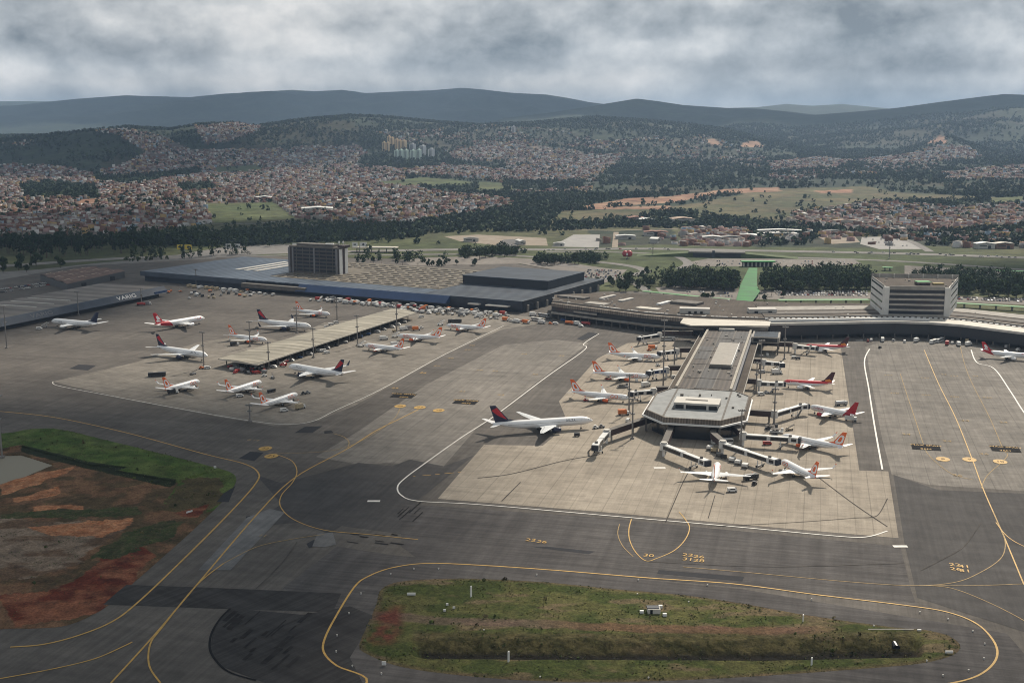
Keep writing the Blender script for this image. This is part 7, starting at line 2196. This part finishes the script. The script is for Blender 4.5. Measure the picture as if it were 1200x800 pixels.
TREEP = {}
def make_tree(kind, seed):
    rng = np.random.default_rng(seed)
    tall = {'tall': 21, 'broad': 13, 'round': 9, 'palm': 11, 'shrub': 5}[kind]
    root = empty({'tall': 'eucalyptus_tree', 'broad': 'broadleaf_tree', 'round': 'broadleaf_tree', 'palm': 'palm_tree', 'shrub': 'shrub'}[kind])
    mb = MB()
    lean = rng.normal(size=2) * tall * .02
    mb.tube([(0, 0, -.3), (lean[0] * .5, lean[1] * .5, tall * .4), (lean[0], lean[1], tall * .8)], [tall * .020 + .12, tall * .015 + .06, .06], 6)
    C, Rr = [], []
    if kind == 'palm':
        V = []
        for k in range(22):
            a = rng.random() * 6.28; dz = rng.random()
            p = np.array([lean[0], lean[1], tall * .8]); L = 3.6
            for j in range(3):
                q = p + np.array([math.cos(a) * L / 3, math.sin(a) * L / 3, (1.0 - j * .75) * (.3 + dz)])
                w = np.array([-math.sin(a), math.cos(a), 0]) * (.75 - j * .2)
                V += [p - w, p + w, q + w * .6, q - w * .6]; p = q
        V = np.array(V); cols = np.tile(np.array([0.045, 0.065, 0.022]), (len(V) // 4, 1)) * (0.7 + .6 * rng.random((len(V) // 4, 1)))
    else:
        w = {'tall': 4.6, 'broad': 6.2, 'round': 4.4, 'shrub': 2.6}[kind]
        z0 = tall * {'tall': .30, 'broad': .34, 'round': .3, 'shrub': .15}[kind]
        n = {'tall': 24, 'broad': 26, 'round': 16, 'shrub': 9}[kind]
        for k in range(n):
            t = rng.random() ** .8; z = z0 + (tall - z0) * t
            prof = math.sin(math.pi * min(.98, .16 + .8 * t)) if kind != 'tall' else (0.55 + .6 * math.sin(math.pi * min(.97, .1 + .85 * t))) * .8
            a = rng.random() * 6.28; r = w * prof * math.sqrt(rng.random()) * .85
            C.append((math.cos(a) * r + lean[0], math.sin(a) * r + lean[1], z)); Rr.append(w * (.24 + .16 * rng.random()))
            if k % 4 == 0: mb.tube([(lean[0] * .5, lean[1] * .5, max(tall * .3, z - r * .8)), C[-1]], [.12 + tall * .004, .05], 5)
        C, Rr = np.array(C), np.array(Rr)
        nq = 34
        V = quads_cloud(C, Rr, nq, {'tall': .62, 'broad': .72, 'round': .6, 'shrub': .45}[kind], rng)
        base = {'tall': (0.032, 0.050, 0.024), 'broad': (0.042, 0.064, 0.024), 'round': (0.040, 0.058, 0.022), 'shrub': (0.050, 0.068, 0.025)}[kind]
        cl = (0.65 + .8 * rng.random(len(C)))[:, None] * np.array(base)
        cl[:, 0] *= 0.85 + .35 * rng.random(len(C))
        cols = np.repeat(cl, nq, 0) * (0.8 + .4 * rng.random((len(C) * nq, 1)))
    mb.build('trunk', M_bark, root)
    F = np.arange(len(V)).reshape(-1, 4)
    np_mesh('crown', V, F, M_leaf, cols, parent=root)
    return root


def tree(kind, x, y, s, place, group, z=0.0):
    v = random.randrange(4)
    o = copy_tree(TREEP[(kind, v)]) if (kind, v) in TREEP else TREEP.setdefault((kind, v), make_tree(kind, 100 + v * 7 + len(kind)))
    k = s * random.uniform(.62, 1.3)
    o.location = (x, y, z - .05); o.rotation_euler = (0, 0, random.uniform(0, 6.28)); o.scale = (k * random.uniform(.9, 1.15), k * random.uniform(.9, 1.15), k)
    big = 'large' if k > 1.06 else ('small' if k < .88 else 'middling')
    nm = {'tall': 'dark eucalyptus', 'broad': 'broad tree', 'round': 'round tree', 'palm': 'palm', 'shrub': 'shrub'}[kind]
    reg(o, f'{big} {nm}', place, 'shrub' if kind == 'shrub' else 'tree', group)


def rand_in(poly):
    xs = [p[0] for p in poly]; ys = [p[1] for p in poly]
    while True:
        x, y = random.uniform(min(xs), max(xs)), random.uniform(min(ys), max(ys))
        if in_poly([x], [y], poly)[0]: return x, y


EXTRA = []   # the rest of the belts, past three hundred trees
def belt(poly, n, kinds, s, place, group, extra=0, sep=4.0):
    W_ = [tuple(G(*p)[:2]) for p in poly]
    pts = []
    tries = 0
    ramp = gp([(853, 360), (883, 360), (892, 308), (873, 308)])
    while len(pts) < n + extra and tries < 6000:
        tries += 1
        x, y = rand_in(W_)
        if random.random() < .5: x, y = x + random.gauss(0, 6), y + random.gauss(0, 9)
        if in_poly([x], [y], ramp)[0]: continue
        if all((x - a) ** 2 + (y - b) ** 2 > sep * sep for a, b in pts): pts.append((x, y))
    pts.sort(key=lambda p: p[1])
    for i, (x, y) in enumerate(pts):
        if i < n:
            row = 'edging' if i < n * .5 else 'deep in'
            tree(random.choice(kinds), x, y, s, f'{row} {place}', group)
        else: EXTRA.append((x, y, s))
    return pts


belt([(-20, 288), (-20, 305), (60, 303), (200, 294), (330, 288), (462, 284), (464, 270), (390, 268), (300, 272), (150, 280)], 88, ['tall'], 1.0, 'the left tree belt', 'tall trees of the left belt', 330, 5.0)
belt([(-5, 321), (72, 315), (74, 307), (-5, 312)], 9, ['broad', 'round'], 1.0, 'the clump behind the hangars', 'trees behind the hangars', 0, 7)
belt([(538, 297), (604, 293), (606, 300), (542, 304)], 18, ['broad', 'round'], .8, 'the clump by the highway', 'trees by the highway', 40, 5)
belt([(626, 304), (700, 302), (706, 309), (634, 311)], 16, ['round', 'broad'], .75, 'the hedge clump by the slip road', 'trees by the highway', 40, 4.5)
belt([(418, 301), (470, 300), (565, 311), (480, 314), (420, 311)], 20, ['palm', 'round', 'round'], .75, 'the strip behind the cargo hall', 'palms and trees behind the cargo hall', 16, 6)
belt([(788, 326), (868, 328), (862, 341), (782, 338)], 30, ['broad'], 1.05, 'the grove left of the ramp', 'groves beside the green ramp', 100, 5)
belt([(893, 325), (1016, 321), (1016, 341), (900, 343)], 42, ['broad'], 1.05, 'the grove right of the ramp', 'groves beside the green ramp', 130, 5)
belt([(1062, 328), (1100, 322), (1212, 330), (1212, 349), (1122, 347)], 34, ['broad'], 1.0, 'the grove beyond the office block', 'groves beside the green ramp', 120, 5)
belt([(690, 341), (700, 332), (760, 328), (774, 336), (760, 342), (700, 345)], 13, ['round', 'broad'], .85, 'the planting behind the terminal', 'trees behind the terminal', 6, 6)
belt([(820, 352), (836, 352), (836, 348), (820, 348)], 4, ['round'], .7, 'the pair of gaps by the ramp', 'trees behind the terminal', 0, 5)
belt([(884, 354), (902, 353), (900, 346), (886, 346)], 5, ['round', 'palm'], .8, 'the corner right of the ramp', 'trees behind the terminal', 0, 5)
belt([(736, 324), (788, 313), (794, 317), (748, 328)], 10, ['shrub', 'round'], .8, 'the slope by the slip road', 'bushes by the slip road', 0, 5)
belt([(130, 304), (280, 297), (282, 300), (135, 308)], 10, ['shrub'], 1.0, 'the verge of the left road', 'bushes by the left road', 20, 5)

# ================================================================== woods, far trees and the town
def scatter_cover():
    n = 90000
    T = RNG.uniform(-0.50, 0.50, n); D = np.sqrt(RNG.uniform(1700 ** 2, 7200 ** 2, n))
    # thicker nearer, where trees read one by one
    T2 = RNG.uniform(-0.50, 0.50, 26000); D2 = np.sqrt(RNG.uniform(1680 ** 2, 2900 ** 2, 26000))
    T, D = np.concatenate([T, T2]), np.concatenate([D, D2])
    X = T * D; Z = terrain_h(X, D)
    c, s = math.cos(PITCH), math.sin(PITCH)
    f = D * c - (Z - CAM_H) * s
    PX = 600 + FPX * X / f; PY = 400 - FPX * (D * s + (Z - CAM_H) * c) / f
    inn = lambda polys: np.any([in_poly(PX, PY, p) for p in polys], axis=0)
    town, sparse, wood, open_ = inn(TOWN), inn(TOWN_SPARSE), inn(WOODS), inn(FIELD) | inn(DRYGRASS) | inn(DIRT)
    n3 = fbm(X / 260, D / 260, 92, 4)
    p = np.where(D > 2300, np.clip((n3 - .28) * 5.0, 0.12, 1), 0.0)
    scrub = inn([[(455, 264), (600, 244), (660, 249), (640, 262), (700, 259), (830, 254), (920, 264), (1060, 275), (1200, 266), (1330, 264), (1330, 281), (1080, 281), (880, 273), (760, 266), (640, 271), (520, 272), (462, 282)],
                 [(-50, 285), (0, 282), (200, 278), (400, 268), (470, 262), (470, 280), (200, 292), (-50, 300)], [(870, 288), (960, 290), (960, 277), (880, 274)], [(1090, 292), (1200, 290), (1330, 290), (1330, 270), (1080, 276)]])
    p = np.where(scrub, 0.85, p)
    p = np.where(town & ~wood, .10, p); p = np.where(sparse & ~town, .40, p); p = np.where(open_ & ~wood, .013, p); p = np.where(wood, 1.0, p)
    p = np.where((D < 2250) & ~scrub & ~wood, 0.012, p)
    p = np.where(in_poly(X, D, AIR_POLY) | ((PY > 288.5) & (D < 2000)), 0, p)
    # keep yards and roads clear
    yards = inn([[(640, 291), (668, 273), (706, 273), (706, 292)], [(515, 279), (560, 273), (645, 277), (648, 292), (530, 290)], [(950, 288), (955, 273), (1010, 273), (1090, 294), (1000, 294)], [(700, 292), (700, 270), (790, 268), (795, 292)], [(800, 291), (800, 268), (875, 270), (880, 291)]])
    p = np.where(yards, p * .08, p)
    k = RNG.random(len(p)) < p
    X, D, Z = X[k], D[k], Z[k]
    m = len(X)
    sz = RNG.uniform(2.6, 5.6, m) * np.where(D > 3500, 1.25, 1.0)
    C = np.stack([X, D, Z + sz * .85], 1)
    nq = 11
    V = quads_cloud(C, sz, nq, sz * .5, RNG, 1.15)
    tone = (0.55 + .9 * RNG.random(m))[:, None] * np.where((RNG.random(m) < .3)[:, None], np.array([[0.044, 0.062, 0.026]]), np.array([[0.026, 0.042, 0.021]]))
    cols = np.repeat(tone, nq, 0)
    o = np_mesh('woods', V, np.arange(len(V)).reshape(-1, 4), M_leaf, cols)
    o['kind'] = 'stuff'; o['label'] = 'dark woods and scattered trees covering the hills beyond the airport'
    # rest of the belts
    E = np.array(EXTRA)
    big = np.repeat(E, 9, 0)
    hh = np.tile(np.linspace(.15, .95, 9), len(E)) * big[:, 2] * np.repeat(RNG.uniform(.55, 1.3, len(E)), 9) * np.where(big[:, 0] < -150, 20, 12) * RNG.uniform(.8, 1.1, len(big))
    w = np.where(big[:, 0] < -150, 2.4, 3.0)
    C = np.stack([big[:, 0] + RNG.normal(size=len(big)) * w * .8, big[:, 1] + RNG.normal(size=len(big)) * w * .8, hh], 1)
    V = quads_cloud(C, w * RNG.uniform(.7, 1.2, len(big)), 14, .85, RNG)
    tone = (0.6 + .5 * RNG.random(len(C)) + .5 * np.repeat(RNG.random(len(E)), 9))[:, None] * np.array([[0.036, 0.055, 0.023]])
    o = np_mesh('woods', V, np.arange(len(V)).reshape(-1, 4), M_leaf, np.repeat(tone, 14, 0))
    o['kind'] = 'stuff'; o['label'] = 'mass of trees filling the belts behind the front ones'


scatter_cover()


def tufts():
    """tussocks, weeds and low scrub on the worked verge and the grass island"""
    P, Z_, T_ = [], [], []
    for o in COL.objects:
        if o.name.startswith(('verge', 'grass_field')):
            n = len(o.data.vertices); co = np.empty(n * 3, np.float32); o.data.vertices.foreach_get('co', co); co = co.reshape(-1, 3)
            ca = np.empty(n * 4, np.float32); o.data.attributes['Col'].data.foreach_get('color', ca); ca = ca.reshape(-1, 4)[:, :3]
            green = (ca[:, 1] > ca[:, 0] * .72) & (ca.max(1) < .2)
            dens = fbm(co[:, 0] / 6, co[:, 1] / 6, 77, 4)
            p = np.where(green, np.clip((dens - .40) * .45, 0, .08), np.clip((dens - .58) * .25, 0, .02))
            k = RNG.random(n) < p
            P.append(co[k]); T_.append(ca[k])
    P, T_ = np.concatenate(P), np.concatenate(T_)
    m = len(P); sz = RNG.uniform(.10, .30, m) * (1 + 2.2 * (RNG.random(m) < .02))
    nq = 7
    V = quads_cloud(P + np.stack([np.zeros(m), np.zeros(m), sz * .5], 1), sz, nq, sz * .55, RNG, .8)
    base = np.where((RNG.random(m) < .3)[:, None], np.array([[.13, .11, .055]]), np.array([[.075, .095, .030]]))
    col = np.repeat(base * (0.5 + .9 * RNG.random((m, 1))), nq, 0)
    o = np_mesh('grass', V, np.arange(len(V)).reshape(-1, 4), M_leaf, col)
    o['kind'] = 'stuff'


tufts()

ROOFC = [((0.175, 0.072, 0.050), 'red'), ((0.13, 0.055, 0.040), 'rust'), ((0.20, 0.105, 0.072), 'orange'), ((0.17, 0.158, 0.15), 'grey'), ((0.15, 0.14, 0.135), 'dark'), ((0.56, 0.54, 0.51), 'white')]
WALLC = [((0.19, 0.10, 0.07), 'brick'), ((0.36, 0.32, 0.27), 'cream'), ((0.58, 0.56, 0.53), 'white'), ((0.42, 0.29, 0.13), 'ochre'), ((0.25, 0.33, 0.40), 'blue'), ((0.40, 0.27, 0.25), 'pink'), ((0.28, 0.26, 0.24), 'grey')]


def build_town():
    ang = R(22)
    gx, gy = np.meshgrid(np.arange(-3600, 3600, 10.2), np.arange(-1500, 7500, 11.2))
    gx, gy = gx.ravel(), gy.ravel()
    street = (np.floor(gx / 10.2).astype(int) % 9 == 0) | (np.floor(gy / 11.2).astype(int) % 5 == 0)
    wx = (fbm(gx / 500, gy / 500, 12, 3) - .5) * 160; wy = (fbm(gx / 500, gy / 500, 13, 3) - .5) * 160
    x = (gx + wx) * math.cos(ang) + (gy + wy) * math.sin(ang); y = -(gx + wx) * math.sin(ang) + (gy + wy) * math.cos(ang)
    x = x + RNG.normal(size=len(x)) * 1.3; y = y + RNG.normal(size=len(x)) * 1.3
    ok = (~street) & (y > 1650) & (y < 7400) & (np.abs(x) < y * .5)
    x, y = x[ok], y[ok]
    z = terrain_h(x, y)
    c, s = math.cos(PITCH), math.sin(PITCH)
    f = y * c - (z - CAM_H) * s
    PX = 600 + FPX * x / f; PY = 400 - FPX * (y * s + (z - CAM_H) * c) / f
    inn = lambda polys: np.any([in_poly(PX, PY, p) for p in polys], axis=0)
    town, sparse = inn(TOWN), inn(TOWN_SPARSE)
    bad = inn(WOODS) | inn(FIELD) | inn(DIRT)
    n3 = fbm(x / 140, y / 140, 66, 3)
    p = np.where(town, np.clip((n3 - .22) * 6, .25, .95), np.where(sparse, np.clip((n3 - .42) * 5, .03, .55), 0))
    p = np.where(bad, 0, p) * np.where(y > 3800, .75, 1)
    p = np.where((PY > 291) | in_poly(x, y, AIR_POLY), 0, p)
    k = RNG.random(len(p)) < p
    x, y, z, PX, PY = x[k], y[k], z[k], PX[k], PY[k]
    o = np.argsort(y); x, y, z, PX, PY = x[o], y[o], z[o], PX[o], PY[o]
    n = len(x)
    w, d = RNG.uniform(5, 9.6, n), RNG.uniform(6, 10.8, n); h = RNG.choice([3.2, 3.6, 5.8, 6.4, 8.6], n, p=[.28, .27, .22, .16, .07])
    sl = RNG.uniform(.2, 1.5, n); rot = ang + np.round(RNG.random(n) * 3) * math.pi / 2 + RNG.normal(size=n) * .07
    ca, sa = np.cos(rot), np.sin(rot)
    def corner(a, b, zz): return np.stack([x + a * ca - b * sa, y + a * sa + b * ca, zz], 1)
    ri = RNG.choice(len(ROOFC), n, p=[.28, .23, .12, .20, .09, .08]); wi = RNG.choice(len(WALLC), n, p=[.35, .20, .14, .09, .05, .10, .07])
    b0, t0, t1 = z - 1.5, z + h, z + h + sl
    P = np.stack([corner(-w / 2, -d / 2, b0), corner(w / 2, -d / 2, b0), corner(w / 2, d / 2, b0), corner(-w / 2, d / 2, b0),
                  corner(-w / 2, -d / 2, t0), corner(w / 2, -d / 2, t0), corner(w / 2, d / 2, t1), corner(-w / 2, d / 2, t1)], 1)
    FQ = np.array([(0, 1, 5, 4), (1, 2, 6, 5), (2, 3, 7, 6), (3, 0, 4, 7), (4, 5, 6, 7)])
    j = (0.7 + .4 * RNG.random((n, 1)))
    RC = np.array([c_ for c_, _ in ROOFC])[ri] * j; WC = np.array([c_ for c_, _ in WALLC])[wi] * (0.72 + .35 * RNG.random((n, 1)))
    cols = np.concatenate([np.repeat(WC[:, None], 4, 1), RC[:, None]], 1)
    m = attr_mat('house paint and tiles', 0.85, 0.2)
    vis = np.where((PX > -5) & (PX < 1205))[0]
    first = vis[:300]
    rest = np.setdiff1d(np.arange(n), first)
    V = P[rest].reshape(-1, 3); F = (np.arange(len(rest))[:, None, None] * 8 + FQ[None]).reshape(-1, 4)
    ob_ = np_mesh('houses', V, F, m, cols[rest].reshape(-1, 3))
    ob_['kind'] = 'stuff'; ob_['label'] = 'mass of small red roofed houses covering the hillsides beyond the airport'
    for i in first:
        org = np.array([x[i], y[i], z[i]])
        hse = np_mesh('house', P[i] - org, FQ, m, cols[i])
        hse.location = org
        zone = 'above the road bridge' if 795 < PX[i] < 900 and PY[i] > 262 else ('in the yards beyond the highway' if 680 < PX[i] <= 800 else ('in the right hand roadside strip' if PX[i] >= 900 and PY[i] > 271 else ('on the right hand town edge' if PX[i] >= 880 else 'on the left town edge')))
        reg(hse, f'{ROOFC[ri[i]][1]} roofed {WALLC[wi[i]][1]} house', zone, 'house', 'small houses beyond the highway')


build_town()

# ================================================================== air and clouds
def haze():
    mb = MB()
    x0, x1, y0, y1, z0, z1 = -19000, 19000, -600, 25500, -8, 660
    mb.hexa([(x0, y0, z0), (x1, y0, z0), (x1, y1, z0), (x0, y1, z0), (x0, y0, z1), (x1, y0, z1), (x1, y1, z1), (x0, y1, z1)])
    m = bpy.data.materials.new('haze'); m.use_nodes = True
    nt = m.node_tree
    for n in list(nt.nodes): nt.nodes.remove(n)
    out = nt.nodes.new('ShaderNodeOutputMaterial'); v = nt.nodes.new('ShaderNodeVolumePrincipled')
    v.inputs['Color'].default_value = (0.50, 0.70, 0.98, 1)
    v.inputs['Density'].default_value = HAZE_DENSITY
    v.inputs['Anisotropy'].default_value = 0.1
    nt.links.new(v.outputs['Volume'], out.inputs['Volume'])
    o = mb.build('haze', m); o['kind'] = 'stuff'
    return o


HAZE_DENSITY = 5.0e-5
haze()


def clouds():
    """cumulus above the airport and the hills, high outside the frame; their shade falls on the ground the photograph shows dark"""
    rng = np.random.default_rng(5)
    VV, FF, nv = [], [], 0
    nu, nw = 18, 10
    for cx, cy, rx, ry, zc in SHADE:
        ox, oy = sun_dir.x / sun_dir.z * zc, sun_dir.y / sun_dir.z * zc
        for k in range(9):
            a = rng.random() * 6.28; q = math.sqrt(rng.random()) * .62 if k else 0
            px, py = cx + ox + math.cos(a) * q * rx, cy + oy + math.sin(a) * q * ry
            r1, r2 = rx * rng.uniform(.35, .6), ry * rng.uniform(.35, .6); r3 = min(rx, ry) * rng.uniform(.22, .4)
            th = np.linspace(0.05, math.pi - .05, nw); ph = np.linspace(0, 2 * math.pi, nu, endpoint=False)
            T, Pp = np.meshgrid(th, ph, indexing='ij')
            bump = 1 + .16 * np.sin(3 * Pp + k) * np.sin(2 * T + k) + .1 * np.sin(7 * Pp + 2 * k)
            V = np.stack([px + r1 * np.sin(T) * np.cos(Pp) * bump, py + r2 * np.sin(T) * np.sin(Pp) * bump, zc + r3 * np.cos(T) * np.where(T > math.pi / 2, .3, 1)], -1).reshape(-1, 3)
            I = np.arange(nw * nu).reshape(nw, nu)
            F = np.stack([I[:-1], np.roll(I, -1, 1)[:-1], np.roll(I, -1, 1)[1:], I[1:]], -1).reshape(-1, 4) + nv
            VV.append(V); FF.append(F); nv += len(V)
    o = np_mesh('clouds', np.concatenate(VV), np.concatenate(FF), mat('cloud', (0.85, 0.86, 0.88), 1.0), smooth=True)
    o['kind'] = 'stuff'


SHADE = [(-360, 520, 380, 330, 1500), (120, 250, 520, 200, 1500), (-620, 1250, 330, 420, 1500), (-620, 2000, 520, 420, 1500), (-1700, 4300, 1200, 900, 1700),
         (-2500, 11500, 4200, 2600, 2300), (2800, 8000, 2600, 1500, 2100), (500, 8600, 1200, 1300, 2100), (900, 1500, 380, 200, 1500)]
clouds()
label_all()
